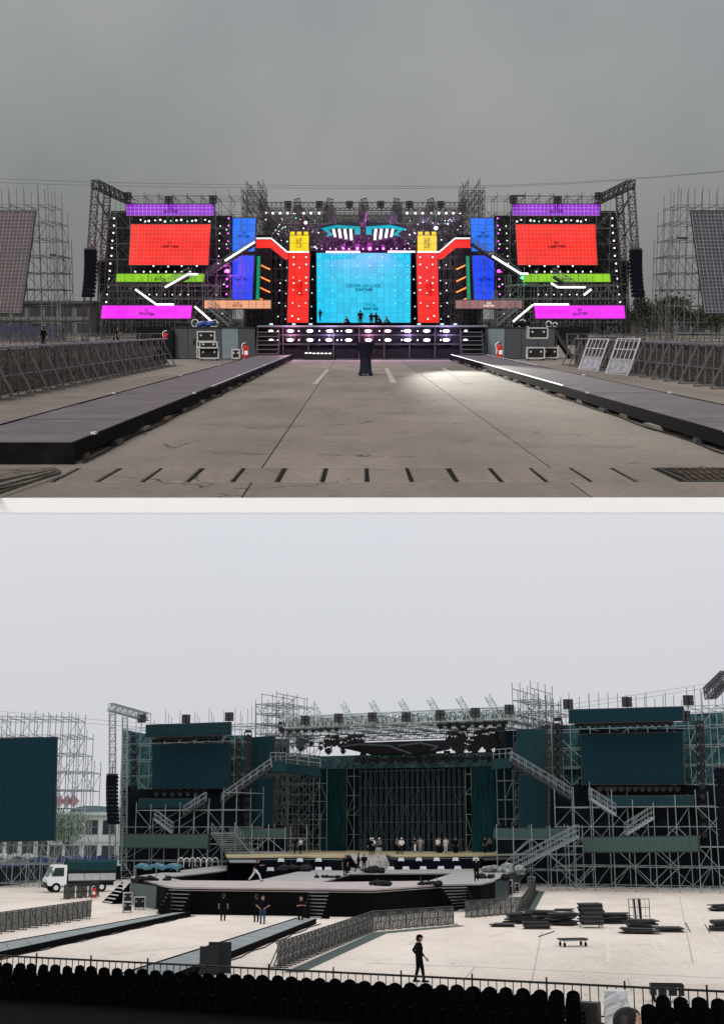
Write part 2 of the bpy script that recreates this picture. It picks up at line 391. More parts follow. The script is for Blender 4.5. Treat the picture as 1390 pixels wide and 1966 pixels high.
# stage lamp: yoke, drum and glowing lens; one mesh when only a few pixels across
LAMPS = {}
def lamp_mesh(kind, r, lens, lit=True):
    key = (kind, round(r, 3), lens.name if lens else '')
    if key in LAMPS: return LAMPS[key]
    g = G()
    if kind == 'par':
        g.bar((0, -0.02, 0), (0, r * 2.2, r * 0.35), r * 1.12, 0, 10, r * 0.75)
        g.bar((-r * 1.3, r * 0.9, 0), (-r * 1.3, r * 0.9, r * 2.0), r * 0.14, 0); g.bar((r * 1.3, r * 0.9, 0), (r * 1.3, r * 0.9, r * 2.0), r * 0.14, 0)
        g.bar((-r * 1.3, r * 0.9, r * 2.0), (r * 1.3, r * 0.9, r * 2.0), r * 0.14, 0); g.bar((0, r * 0.9, r * 2.0), (0, r * 0.9, r * 2.9), r * 0.2, 0)
        g.disc((0, -0.05, 0), (0, -1, 0), r, 1, 12, 0.03)
    elif kind == 'moving':
        g.box((0, r, r * 2.6), (r * 2.4, r * 2.0, r * 1.0)); g.box((-r * 1.35, r, r * 0.8), (r * 0.35, r * 0.9, r * 2.8)); g.box((r * 1.35, r, r * 0.8), (r * 0.35, r * 0.9, r * 2.8))
        g.ball((0, r, 0), r * 1.15, 0, 10, 6, (1, 1.1, 1.35)); g.bar((0, -r * 0.25, -r * 0.2), (0, r, 0), r * 1.05, 0, 12)
        g.disc((0, -r * 0.3, -r * 0.2), (0, -1, -0.1), r, 1, 12, 0.03)
    me = g.mesh('stage_lamp', [M_CASE, lens or M_CASE]); LAMPS[key] = me
    return me
UNITS = 'zero one two three four five six seven eight nine'.split()
ORD = 'first second third fourth fifth sixth seventh eighth ninth tenth eleventh twelfth thirteenth fourteenth fifteenth sixteenth seventeenth eighteenth nineteenth twentieth'.split()
TEN_UNIT = ORD[:9]
for tens, w_ in (('twenty', 20), ('thirty', 30), ('forty', 40), ('fifty', 50)):
    ORD += [tens + '-' + u for u in TEN_UNIT] + [{20: 'thirtieth', 30: 'fortieth', 40: 'fiftieth', 50: 'sixtieth'}[w_]]
ROWN = {}
FAR_LAMPS = {}
JOINED = ('rigging lamps', 'lamps through', 'pillar lamps', 'post lamps', 'cluster unlit', 'small stage front', 'inner column lamps', 'scaffold lamps')
def lamp(loc, label, group, kind='par', r=0.22, lens=None, rz=0.0, name='stage_light', order=None):
    if lens is not None: r *= 0.64
    me = lamp_mesh(kind, r, lens)
    if any(group.startswith(j) or group.endswith(j) for j in JOINED):
        FAR_LAMPS.setdefault(0 if FRAME[0] is MA else 1, []).append((me, TR(loc, rz))); return None
    if order is None and label.startswith('*'):
        order = 'from top' if any(w in group for w in ('column', 'edge lamps', 'magenta lamps', 'cyan lamps')) else 'from right' if group.endswith('lamps right') else 'from left'
    label = label.lstrip('*')
    if order:
        i = ROWN.get(label, 0); ROWN[label] = i + 1; label = label + ', ' + ORD[i] + ' ' + order
    return props(link(name, me, None, TR(loc, rz)), label, 'stage light', group)
def join_far_lamps():
    for k, items in FAR_LAMPS.items():
        FRAME[0] = (MA, MB)[k]; mats = []; g = G()
        for me, M in items:
            idx = []
            for m_ in me.materials:
                if m_ not in mats: mats.append(m_)
                idx.append(mats.index(m_))
            o = len(g.v); g.v += [tuple(M @ v.co) for v in me.vertices]
            for p in me.polygons: g.face([o + i for i in p.vertices], idx[p.material_index])
        props(link('small_stage_lamp', g.mesh('small_stage_lamp', mats)), ('mass of tiny glowing lamps in the rigging of the lit stage', 'mass of small black lamps under the unlit roof')[k], 'stage lights', None, 'stuff')

M_EDGE = mat('runway_edge_light_dim', (0.6, 0.6, 0.6), emit=(0.9, 0.9, 1.0), estr=0.22, var=0)
def tube_light(pts, label, r=0.14, group='white light tubes along the stairs'):
    if r > 0.05: r *= 0.72
    t = thing('light_tube', label, 'light tube', pts[0], 0, group)
    g = G(); h = G(); o = Vector(pts[0])
    for a, b in zip(pts, pts[1:]):
        a, b = Vector(a) - o, Vector(b) - o
        g.bar(a, b, r, 0, 8); h.bar(a + Vector((0, 0.2, -0.05)), b + Vector((0, 0.2, -0.05)), r * 0.9, 0, 4)
    part('glowing_tube', g, M_EDGE if r < 0.01 else M_TUBE, t); part('mounting_channel', h, M_DARKST, t)
    return t

def stair(label, p0, p1, width, n, mats=None, rail=True, group=None, thick=0.12, tm=None, name='stair_flight', solid=False, side=(0, 1, 0), rails=1.0):
    """flight from foot p0 to head p1, width along side"""
    p0, p1 = Vector(p0), Vector(p1); t = thing(name, label, 'stairs', p0, 0, group)
    sd = Vector(side).normalized() * width; d = p1 - p0; run = Vector((d.x, d.y, 0)); mats = mats or M_DARKST
    ru = run.normalized()
    for k in (0, 1):
        g = G(); a = sd * k
        g.hexa([a + Vector((0, 0, -0.18)), a + d + Vector((0, 0, -0.18)), a + d + Vector((0, 0, -0.18)) + sd.normalized() * 0.06, a + Vector((0, 0, -0.18)) + sd.normalized() * 0.06,
                a + Vector((0, 0, 0.10)), a + d + Vector((0, 0, 0.10)), a + d + Vector((0, 0, 0.10)) + sd.normalized() * 0.06, a + Vector((0, 0, 0.10)) + sd.normalized() * 0.06])
        part('stringer', g, mats, t)
    st = G(); q = run / n
    st.hexa([Vector(v) for v in (-q * 0.52 + sd * 0.03, q * 0.52 + sd * 0.03, q * 0.52 + sd * 0.97, -q * 0.52 + sd * 0.97)] + [Vector(v) + Vector((0, 0, thick)) for v in (-q * 0.52 + sd * 0.03, q * 0.52 + sd * 0.03, q * 0.52 + sd * 0.97, -q * 0.52 + sd * 0.97)])
    me = st.mesh('tread', tm or mats)
    for i in range(n):
        link('tread', me, t, Matrix.Translation(d * ((i + 0.6) / n)))
    if solid:
        g = G(); dn = Vector((0, 0, -p0.z if not solid is True else 0))
        g.extr([sd * 0.02 + Vector((0, 0, 0)), sd * 0.02 + d - Vector((0, 0, 0.1)), sd * 0.02 + run], sd * 0.96)
        part('infill_panel', g, M_PITCH, t)
    if rail:
        for k in (0, 1):
            g = G(); a = sd * (0.02 + 0.96 * k)
            for h in (0.55, 1.05): g.bar(a + Vector((0, 0, h * rails)), a + d + Vector((0, 0, h * rails)), 0.035, 0)
            for i in range(max(3, n // 2) + 1):
                s = d * (i / max(3, n // 2)); g.bar(a + s, a + s + Vector((0, 0, 1.05 * rails)), 0.03, 0)
            part('handrail', g, M_STEEL if FRAME[0] is MA else M_STEELB, t)
    return t

def line_array(label, top, n, w, h, depth, tilt=0.0, curve=0.0, group=None, hx=0):
    """n loudspeaker cabinets hung under a bumper frame"""
    t = thing('line_array_speaker', label, 'loudspeaker', top, 0, group)
    g = G(); g.box((0, 0, -0.1), (w * 0.95, depth, 0.16)); g.bar((0, 0, 0), (0, 0, 1.4), 0.05); g.bar((0, -depth / 3, 0), (0, 0, 1.0), 0.03)
    part('bumper_frame', g, M_DARKST, t)
    y = 0.0; z = -0.22
    for i in range(n):
        g = G(); a = i / n; s = -curve * a * a * (1 if hx >= 0 else -1)
        g.hexa([(-w / 2 + s, -depth / 2, z - h * 0.985), (w / 2 + s, -depth / 2, z - h * 0.985), (w / 2 + s, depth / 2, z - h * 0.90), (-w / 2 + s, depth / 2, z - h * 0.90),
                (-w / 2 + s, -depth / 2, z), (w / 2 + s, -depth / 2, z), (w / 2 + s, depth / 2, z - h * 0.12), (-w / 2 + s, depth / 2, z - h * 0.12)])
        g.box((w / 2 + s + 0.05, 0, z - h * 0.5), (0.1, depth * 0.5, h * 0.35), 0, 1)
        part('cabinet', g, [mat('speaker_black', (0.005, 0.006, 0.010), 0.8), M_CASE], t); z -= h
    return t

def blinder(loc, label, s=0.85, group='four-lamp floodlights on the roof line'):
    t = thing('floodlight_cluster', label, 'floodlight', loc, 0, group)
    for a in (-1, 1):
        for b in (0, 1):
            g = G(); g.box((a * s * 0.27, 0, b * s * 0.54 + s * 0.25), (s * 0.47, s * 0.35, s * 0.47))
            g.box((a * s * 0.27, -s * 0.18, b * s * 0.54 + s * 0.25), (s * 0.38, s * 0.03, s * 0.38), 0, 1)
            part('lamp_head', g, [M_CASE, M_DARKST], t)
    g = G(); g.bar((0, 0.2, -0.4), (0, 0.2, s * 1.1), 0.05); g.bar((-s * 0.5, 0.2, s * 0.52), (s * 0.5, 0.2, s * 0.52), 0.04)
    part('bracket', g, M_DARKST, t)
    return t

def barrier_proto(w, h=1.12, m=None, sheet=None, foot=0.55, lattice=False, struts=2):
    m = m or M_DARKST; P = []
    g = G(); g.bar((-w / 2, 0, h), (w / 2, 0, h), 0.035, 0, 6); P.append(('top_rail', g, m))
    for x in (-w / 2 + 0.03, 0.0):
        g = G(); g.bar((x, 0, 0.0), (x, 0, h), 0.028); P.append(('upright', g, m))
        if x == 0 and struts == 1: continue
        g = G(); g.bar((x + 0.02, -foot, 0.03), (x + 0.02, -0.02, h - 0.03), 0.026, 0, 6); P.append(('strut', g, m))
        g = G(); g.bar((x, -foot, 0.03), (x, 0.35, 0.03), 0.03); P.append(('foot', g, m))
    g = G(); g.bar((-w / 2, 0, 0.5), (w / 2, 0, 0.5), 0.02); P.append(('middle_rail', g, m))
    if lattice:
        g = G()
        for i in range(7):
            x = -w / 2 + w * (i + 0.5) / 7; g.bar((x, 0.02, 0.03), (x, 0.02, h), 0.012, 0, 3)
            g.bar((x - w / 14, 0.03, 0.05), (x + w / 14, 0.03, h / 2), 0.012, 0, 3); g.bar((x - w / 14, 0.03, h / 2), (x + w / 14, 0.03, h), 0.012, 0, 3)
        P.append(('wire_grille', g, m))
    if sheet:
        g = G(); g.b2((-w / 2, 0.035, 0.06), (w / 2, 0.045, h - 0.05)); P.append(('mesh_sheet', g, sheet))
    return proto(P)
def fence(pr, p0, p1, n, label, group, flip=False, name='crowd_barrier', skip=()):
    p0, p1 = Vector(p0), Vector(p1); d = p1 - p0; rz = math.atan2(d.y, d.x) + (math.pi if flip else 0)
    for i in range(n):
        if i in skip: continue
        q = p0 + d * ((i + 0.5) / n); inst(pr, name, label + ', ' + ORD[i] + (' from the near end' if abs(d.y) > abs(d.x) * 0.5 else ' from its left end'), 'barrier', (q.x, q.y, 0), rz, group)

def flight_case(label, loc, s, rz=0, wheels=True, open_=False, group=None):
    t = thing('flight_case', label, 'flight case', loc, rz, group); w, d, h = s; z0 = 0.12 if wheels else 0.0
    g = G(); g.box((0, 0, z0 + h / 2), (w - 0.02, d - 0.02, h - 0.02)); part('body', g, M_CASE, t)
    g = G(); e = 0.028
    for a in (-1, 1):
        for b in (-1, 1):
            g.box((a * w / 2, b * d / 2, z0 + h / 2), (e * 2, e * 2, h + e)); g.box((a * w / 2, 0, z0 + h / 2 + b * h / 2), (e * 2, d, e * 2)); g.box((0, a * d / 2, z0 + h / 2 + b * h / 2), (w, e * 2, e * 2))
    part('edge_trim', g, M_ALU, t)
    for a in (-0.3, 0.3):
        g = G(); g.box((a * w, -d / 2 - 0.012, z0 + h * 0.62), (0.09, 0.03, 0.09)); part('latch', g, M_ALU, t)
    if wheels:
        for a in (-1, 1):
            for b in (-1, 1):
                g = G(); g.bar((a * w * 0.4 - 0.025, b * d * 0.38, 0.055), (a * w * 0.4 + 0.025, b * d * 0.38, 0.055), 0.055, 0, 10); g.box((a * w * 0.4, b * d * 0.38, 0.10), (0.07, 0.07, 0.04)); part('wheel', g, M_RUBBER, t)
    return t

def extinguisher(label, loc, h=1.15, rz=0):
    t = thing('fire_extinguisher', label, 'fire extinguisher', loc, rz, 'wheeled fire extinguishers'); k = h / 1.15
    g = G(); g.bar((0, 0, 0.12 * k), (0, 0, 0.82 * k), 0.165 * k, 0, 14); g.bar((0, 0, 0.82 * k), (0, 0, 0.95 * k), 0.165 * k, 0, 14, 0.07 * k); part('cylinder', g, M_RED, t)
    g = G(); g.box((0, -0.168 * k, 0.5 * k), (0.2 * k, 0.01, 0.24 * k)); part('label_plate', g, M_WHITE, t)
    g = G(); g.bar((0, 0, 0.95 * k), (0, 0, 1.04 * k), 0.045 * k, 0, 8); g.box((0, -0.06 * k, 1.05 * k), (0.05 * k, 0.18 * k, 0.04 * k)); part('valve', g, M_CASE, t)
    g = G(); pts = [Vector((-0.03 - 0.19 * math.sin(a) * k, 0.05, (0.86 + 0.22 * math.cos(a)) * k)) for a in [i * 0.36 - 0.5 for i in range(9)]] + [Vector((-0.19 * k, 0.0, 0.4 * k))]
    g.path(pts, 0.022 * k); part('hose', g, M_WHITE, t)
    for a in (-1, 1):
        g = G(); g.bar((a * 0.17 * k, 0.06, 0.11 * k), (a * 0.22 * k, 0.06, 0.11 * k), 0.11 * k, 0, 12); part('wheel', g, M_RUBBER, t)
    g = G(); g.bar((-0.15 * k, 0.17 * k, 0.1 * k), (-0.15 * k, 0.2 * k, 1.12 * k), 0.015); g.bar((0.15 * k, 0.17 * k, 0.1 * k), (0.15 * k, 0.2 * k, 1.12 * k), 0.015); g.bar((-0.15 * k, 0.2 * k, 1.12 * k), (0.15 * k, 0.2 * k, 1.12 * k), 0.018); g.bar((-0.2 * k, 0.1 * k, 0.11 * k), (0.2 * k, 0.1 * k, 0.11 * k), 0.015)
    part('trolley_frame', g, M_DARKST, t)
    return t

# ------------------------------------------------------------------ people: one remeshed body, coloured by region
SKIN = mat('skin', (0.36, 0.20, 0.13), 0.6, var=0.05)
HAIR = mat('black_hair', (0.008, 0.007, 0.006), 0.6)
CLOTH = {}
def cloth(c):
    if c not in CLOTH: CLOTH[c] = mat('cloth_%d' % len(CLOTH), c, 0.9, var=0.2, scale=9)
    return CLOTH[c]
BLK, WHT, GRY, DNM, TAN, NVY = (0.006, 0.006, 0.007), (0.62, 0.62, 0.60), (0.10, 0.11, 0.11), (0.03, 0.06, 0.12), (0.45, 0.40, 0.33), (0.008, 0.010, 0.018)
TAGS = ['shirt', 'pants', 'skin', 'hair', 'shoe', 'hat']
BODIES = {}
def body_mesh(pose):
    if pose in BODIES: return BODIES[pose]
    J = dict(la=(-.10, 0, .09), lk=(-.10, .02, .49), lh=(-.09, 0, .90), ra=(.10, 0, .09), rk=(.10, .02, .49), rh=(.09, 0, .90),
             pel=(0, 0, .96), ch=(0, .0, 1.26), nk=(0, 0, 1.45), hd=(0, .02, 1.60), ls=(-.19, 0, 1.40), le=(-.25, -.02, 1.12), lw=(-.26, .06, .87),
             rs=(.19, 0, 1.40), re=(.25, -.02, 1.12), rw=(.26, .06, .87), fd=(0, 1))
    hat = False; skirt = False
    if pose == 'walk': J.update(la=(-.09, -.30, .14), lk=(-.09, -.02, .50), ra=(.09, .26, .09), rk=(.09, .17, .50), lw=(-.26, .20, .92), le=(-.25, .03, 1.13), rw=(.26, -.14, .90), re=(.25, -.10, 1.14))
    if pose == 'guard': J.update(la=(-.09, -.12, .09), lk=(-.10, -.02, .49), ra=(.09, .14, .09), rk=(.09, .09, .49), rw=(.27, .16, .90), re=(.26, -.01, 1.13), lw=(-.24, -.02, .98), le=(-.27, -.13, 1.15)); hat = True
    if pose == 'stride': J.update(la=(-.09, -.42, .16), lk=(-.09, -.16, .50), lh=(-.09, 0, .86), rh=(.09, 0, .86), pel=(0, 0, .92), ra=(.09, .40, .09), rk=(.09, .28, .50), ch=(0, .06, 1.21), nk=(0, .10, 1.40), hd=(0, .15, 1.54), ls=(-.19, .09, 1.35), rs=(.19, .09, 1.35), le=(-.26, .28, 1.20), lw=(-.20, .50, 1.22), re=(.27, -.06, 1.10), rw=(.28, -.12, .86))
    if pose == 'phone': J.update(le=(-.25, .02, 1.13), lw=(-.10, .25, 1.16), re=(.25, .02, 1.13), rw=(.10, .26, 1.18), hd=(0, .06, 1.59))
    if pose == 'hips': J.update(le=(-.40, -.06, 1.16), lw=(-.20, .06, 1.0), re=(.40, -.06, 1.16), rw=(.20, .06, 1.0))
    if pose == 'helmet': J.update(le=(-.26, .05, 1.13), lw=(-.14, .22, 1.06)); hat = True
    if pose == 'robe': skirt = True
    if pose == 'crouch': J.update(la=(-.12, 0, .09), lk=(-.16, .36, .44), lh=(-.10, -.12, .30), ra=(.12, 0, .09), rk=(.16, .36, .44), rh=(.10, -.12, .30), pel=(0, -.12, .36), ch=(0, .06, .66), nk=(0, .14, .84), hd=(0, .20, .98), ls=(-.19, .12, .80), rs=(.19, .12, .80), le=(-.24, .30, .60), lw=(-.10, .46, .44), re=(.24, .30, .60), rw=(.10, .46, .40))
    if pose == 'sit': J.update(la=(-.12, .42, .09), lk=(-.12, .44, .50), lh=(-.10, 0, .52), ra=(.12, .42, .09), rk=(.12, .44, .50), rh=(.10, 0, .52), pel=(0, 0, .56), ch=(0, .02, .88), nk=(0, .04, 1.07), hd=(0, .07, 1.22), ls=(-.20, .03, 1.02), rs=(.20, .03, 1.02), le=(-.26, .08, .74), lw=(-.14, .30, .64), re=(.26, .08, .74), rw=(.14, .30, .64))
    V = {k: Vector(v) for k, v in J.items() if k != 'fd'}
    caps = []
    def C(a, b, r1, r2, tag): caps.append((Vector(a), Vector(b), r1, r2, TAGS.index(tag)))
    for s in 'lr':
        sx = -1 if s == 'l' else 1
        C(V[s + 'h'], V[s + 'k'], .098, .066, 'pants'); C(V[s + 'k'], V[s + 'a'], .066, .048, 'pants')
        an = V[s + 'a']; C(an + Vector((0, -.05, -.045)), an + Vector((0, .15, -.055)), .045, .036, 'shoe')
        C(V[s + 's'], V[s + 'e'], .062, .048, 'shirt'); el, wr = V[s + 'e'], V[s + 'w']
        C(el, el.lerp(wr, .55), .046, .040, 'shirt' if pose in ('guard', 'walk', 'helmet', 'robe') else 'skin'); C(el.lerp(wr, .5), wr, .038, .028, 'skin')
        d = (wr - el).normalized(); f = Vector((0, 1, 0)); f = (f - d * f.dot(d)); f = f.normalized() if f.length > .1 else Vector((0, 0, 1)); pv = d.cross(f) * sx
        pm = wr + d * .075
        C(wr, pm, .028, .034, 'skin')
        for i, L in enumerate((.062, .072, .068, .052)):
            b0 = pm + f * (.030 - .02 * i); k1 = b0 + d * (L * .6) - pv * .006; C(b0, k1, .012, .011, 'skin'); C(k1, k1 + d * (L * .45) - pv * .026, .011, .009, 'skin')
        th = wr + d * .02 + f * .025; C(th, th + d * .035 + f * .030, .013, .012, 'skin'); C(th + d * .035 + f * .030, th + d * .065 + f * .034, .012, .010, 'skin')
    C(V['lh'], V['rh'], .105, .105, 'pants'); C(V['pel'], V['pel'].lerp(V['ch'], .4), .125, .13, 'shirt')
    for sx in (-1, 1):
        o = Vector((sx * .065, 0, 0)); C(V['pel'].lerp(V['ch'], .25) + o, V['ch'] + o * 1.15, .105, .118, 'shirt')
    C(V['ls'], V['rs'], .066, .066, 'shirt'); C(V['ch'], V['nk'] - Vector((0, 0, .07)), .12, .07, 'shirt')
    C(V['nk'] - Vector((0, 0, .04)), V['hd'] - Vector((0, .01, .04)), .056, .054, 'skin')
    h = V['hd']; C(h + Vector((0, .005, -.055)), h + Vector((0, .0, .045)), .074, .088, 'skin'); C(h + Vector((0, .055, -.085)), h + Vector((0, .05, -.02)), .042, .05, 'skin')
    C(h + Vector((0, .088, .012)), h + Vector((0, .108, -.025)), .012, .018, 'skin')
    for sx in (-1, 1): C(h + Vector((sx * .085, -.005, -.025)), h + Vector((sx * .088, -.008, .02)), .018, .022, 'skin')
    C(h + Vector((0, -.045, -.03)), h + Vector((0, -.03, .06)), .082, .088, 'hair'); C(h + Vector((0, -.01, .075)), h + Vector((0, .045, .085)), .080, .055, 'hair')
    if hat:
        C(h + Vector((0, -.02, .06)), h + Vector((0, .02, .07)), .096, .094, 'hat')
        for i in range(5): C(h + Vector((-.05 + .025 * i, .08, .062)), h + Vector((-.05 + .025 * i, .165 - .012 * abs(i - 2), .052)), .014, .012, 'hat')
    if skirt:
        for a in range(8):
            ph = a * math.pi / 4; C((.05 * math.cos(ph), .05 * math.sin(ph), .95), (.17 * math.cos(ph), .17 * math.sin(ph), .12), .10, .075, 'pants')
    g = G()
    for a, b, r1, r2, tg in caps:
        g.ball(a, r1, 0, 10, 6); g.ball(b, r2, 0, 10, 6); g.bar(a, b, r1, 0, 10, r2)
    me = g.mesh('body_raw', M_BLACK); o = bpy.data.objects.new('tmp', me); COL.objects.link(o)
    md = o.modifiers.new('r', 'REMESH'); md.mode = 'VOXEL'; md.voxel_size = 0.0135
    sm = o.modifiers.new('s', 'SMOOTH'); sm.factor = 0.5; sm.iterations = 3
    dg = bpy.context.evaluated_depsgraph_get(); res = bpy.data.meshes.new_from_object(o.evaluated_get(dg)); bpy.data.objects.remove(o)
    res.materials.clear()
    for _ in TAGS: res.materials.append(M_BLACK)
    n = len(res.polygons); cen = np.zeros(n * 3, np.float32); res.polygons.foreach_get('center', cen); cen = cen.reshape(-1, 3)
    best = np.full(n, 1e9); tag = np.zeros(n, np.int32)
    for a, b, r1, r2, tg in caps:
        a_, d = np.array(a), np.array(b - a); L = max((d * d).sum(), 1e-9)
        tt = np.clip(((cen - a_) @ d) / L, 0, 1); dist = np.linalg.norm(cen - a_ - tt[:, None] * d, axis=1) - (r1 + (r2 - r1) * tt)
        k = dist < best; best[k] = dist[k]; tag[k] = tg
    res.polygons.foreach_set('material_index', tag); res.polygons.foreach_set('use_smooth', [True] * n); res.name = 'person_body'
    BODIES[pose] = res
    return res
def person(label, loc, rz, pose='stand', shirt=BLK, pants=BLK, hat=BLK, h=1.72, group=None, shoe=BLK):
    M = TR(loc, rz) @ Matrix.Diagonal((1.12 * h / 1.70, 1.14 * h / 1.70, h / 1.70, 1))
    o = props(link('person', body_mesh(pose), None, M), label, 'person', group)
    for i, m in enumerate((cloth(shirt), cloth(pants), SKIN, HAIR, cloth(shoe), cloth(hat))):
        o.material_slots[i].link = 'OBJECT'; o.material_slots[i].material = m
    return o

# ================================================================== UPPER COURT: ground
FRAME[0] = MA
M_CONC = concrete('court_concrete', (0.132, 0.108, 0.092), (0.238, 0.199, 0.174), (0.058, 0.046, 0.039))
n_ = M_CONC.node_tree; b_ = n_.nodes['Principled BSDF']; oi = n_.nodes.new('ShaderNodeObjectInfo'); mr = n_.nodes.new('ShaderNodeMapRange')
mr.inputs[3].default_value = 0.86; mr.inputs[4].default_value = 1.12; hs = n_.nodes.new('ShaderNodeHueSaturation')
src = b_.inputs['Base Color'].links[0].from_socket
n_.links.new(oi.outputs['Random'], mr.inputs[0]); n_.links.new(mr.outputs[0], hs.inputs['Value']); n_.links.new(src, hs.inputs['Color']); n_.links.new(hs.outputs[0], b_.inputs['Base Color'])
YE = A(695, 955.5, z=0).y
g = G(); g.b2((-600, YE + 0.01, -0.13), (600, 1100, -0.02)); GROUND_A = struct('ground', g, M_CONC)
g = G(); g.b2((-14.6, YE + 0.02, -0.019), (15.7, 92, -0.012)); struct('dark_joint_sheet', g, mat('dark_joint_fill', (0.018, 0.016, 0.015), 0.9))  # dark joint filler sheet, shade of joints and drain slots put into its colour
yb = A(695, 983, Y=YE).z
g = G(); g.b2((-60, YE - 0.02, yb), (60, YE + 0.008, -0.0005)); struct('white_band_edge', g, mat('white_band_paint', (0.93, 0.93, 0.93), 0.55, var=0.015))  # added white slab edge, stands in for the blank band between the views
YD0, YD1 = A(695, 925, z=0).y, A(695, 898, z=0).y
ys = [YE + 0.01, YD0, YD1, A(695, 768, z=0).y, 44.0, 60.0, 92.0]
xs = [-1.1 + 3.35 * k for k in range(-4, 6)]
slabm = {}
for j in range(len(ys) - 1):
    if j == 1: continue
    for i in range(len(xs) - 1):
        if j not in slabm:
            g = G(); w, d, bv = 3.35 - 0.016, ys[j + 1] - ys[j] - (0.02 if j == 0 else 0.08), 0.012
            g.b2((0, 0, -0.011), (w, d, -bv * 0.5)); P = [(0, 0), (w, 0), (w, d), (0, d)]; Q = [(bv, bv), (w - bv, bv), (w - bv, d - bv), (bv, d - bv)]
            g.hexa([(x, y, -bv * 0.5 + 0.0003) for x, y in P] + [(x, y, 0) for x, y in Q]); slabm[j] = g.mesh('concrete_slab', M_CONC)
        link('concrete_slab', slabm[j], GROUND_A, Matrix.Translation((xs[i] + 0.008, ys[j] + (0.01 if j == 0 else 0.04), 0)))
# drain channel: precast covers with slots between them, then an iron grating
g = G(); w = 0.424
o_ = 0.012; g.hexa([(0, 0, -0.011), (w, 0, -0.011), (w, YD1 - YD0 - 0.05, -0.011), (0, YD1 - YD0 - 0.05, -0.011), (o_, o_, 0.002), (w - o_, o_, 0.002), (w - o_, YD1 - YD0 - 0.062, 0.002), (o_, YD1 - YD0 - 0.062, 0.002)])
me = g.mesh('drain_cover', M_CONC)
for i in range(-12, 7):
    link('drain_cover', me, GROUND_A, Matrix.Translation((0.135 + 0.474 * i, YD0 + 0.03, 0)) @ Matrix.Rotation(random.uniform(-0.008, 0.008), 4, 'Z'))
gx0 = 0.135 + 0.474 * 7 + 0.02
t = thing('drain_grating', 'rusty diamond grid drain grating at the end of the slotted covers', 'grating', (gx0, YD0 + 0.03, 0))
g = G(); L, D = 1.5, YD1 - YD0 - 0.06
g.b2((0, 0, -0.01), (L, 0.03, 0.006)); g.b2((0, D - 0.03, -0.01), (L, D, 0.006)); g.b2((0, 0.03, -0.01), (0.03, D - 0.03, 0.006)); part('grating_frame', g, M_DARKST, t)
M_RUST = mat('rusty_iron', (0.11, 0.085, 0.07), 0.8, 0.3, 0.4)
for i in range(18):
    g = G(); x = 0.08 + i * 0.08; g.bar((x, 0.03, 0), (x + 0.12, D - 0.03, 0), 0.008); g.bar((x + 0.12, 0.03, 0.001), (x, D - 0.03, 0.001), 0.008); part('grating_bar', g, M_RUST, t)
# worn paint bands on the slabs
M_BAND = mat('worn_paint', (0.36, 0.345, 0.32), 0.9, var=0.25, scale=6)
for k, (q, lab) in enumerate((([(627, 708), (634, 708), (610, 737), (600, 737)], 'pale worn paint band on the court left of the draped table'), ([(738, 706), (745, 706), (762, 735), (750, 735)], 'pale worn paint band on the court right of the draped table'), ([(846, 706), (853, 706), (905, 735), (890, 735)], 'pale paint band running into the lit patch'))):
    pts = [A(x, y, z=0.004) for x, y in q]; g = G(); g.extr([p - pts[0] for p in pts], (0, 0, 0.003)); one('paint_band', g, M_BAND, lab, 'paint band', 'paint bands on the court', pts[0])

# runways
M_RUN = mat('runway_carpet', (0.105, 0.086, 0.100), 0.55, var=0.3, scale=1.3, bump=0.1)
M_RUNS = mat('runway_side', (0.007, 0.0065, 0.008), 0.8, var=0.5)
def runway(label, x0, x1, y0, y1, inner, lab2):
    t = thing('stage_runway', label, 'runway', ((x0 + x1) / 2, y0, 0)); w = x1 - x0; n = 13; L = (y1 - y0) / n
    g = G(); g.b2((-w / 2, 0.03, 0.215), (w / 2, L - 0.01, 0.25)); me = g.mesh('deck_board', M_RUN)
    for i in range(n): link('deck_board', me, t, Matrix.Translation((0, i * L, random.uniform(-0.004, 0.004))))
    for s in (-1, 1):
        g = G(); g.b2((s * w / 2 - 0.02, 0, 0.075), (s * w / 2 + 0.02, y1 - y0, 0.262)); part('side_board', g, M_RUNS, t)
        for i in range(5):
            g = G(); g.box((s * (w / 2 + 0.0), 0.05 + i * (y1 - y0) / 5.0 + 1.2, 0.275), (0.06, 0.16, 0.03)); part('edge_clamp', g, M_ALU, t)
    g = G(); g.b2((-w / 2 - 0.02, -0.03, 0.0), (w / 2 + 0.02, 0.0, 0.262)); part('front_board', g, M_RUNS, t)
    for i in range(22):
        g = G(); y = 0.6 + i * (y1 - y0 - 1) / 22 + random.uniform(-0.5, 0.5)
        g.box((inner * (w / 2 - 0.03), y, 0.038), (random.uniform(0.12, 0.3), random.uniform(0.2, 0.9), 0.074)); part('support_block', g, [mat('packing_timber', (0.16, 0.125, 0.09), 0.9), M_DARKST, mat('packing_block', (0.2, 0.19, 0.18), 0.9)][i % 3], t)
    g = G(); a = t.location
    pts = [Vector((inner * (w / 2 + 0.07 + 0.035 * math.sin(i * 1.7) + 0.04 * random.random()), i * (y1 - y0) / 40, 0.022)) for i in range(41)]
    c = G().path([p + Vector(((x0 + x1) / 2, y0, 0)) for p in pts], 0.011); one('power_cable', c, M_RUBBER, lab2, 'cable')
    return t
runway('long low runway on the left with dark purple carpet, running to the black stage', -5.02, -3.36, 15.4, 67.3, 1, 'black cable lying along the foot of the left runway')
runway('long low runway on the right with a bright white edge light, running to the stage', 4.80, 6.52, 15.6, 67.3, -1, 'black cable lying along the foot of the right runway')
tube_light([(-3.33, 30.0, 0.28), (-3.33, 66.5, 0.28)], 'thin white light line along the inner edge of the left runway', 0.006, 'runway edge lights')
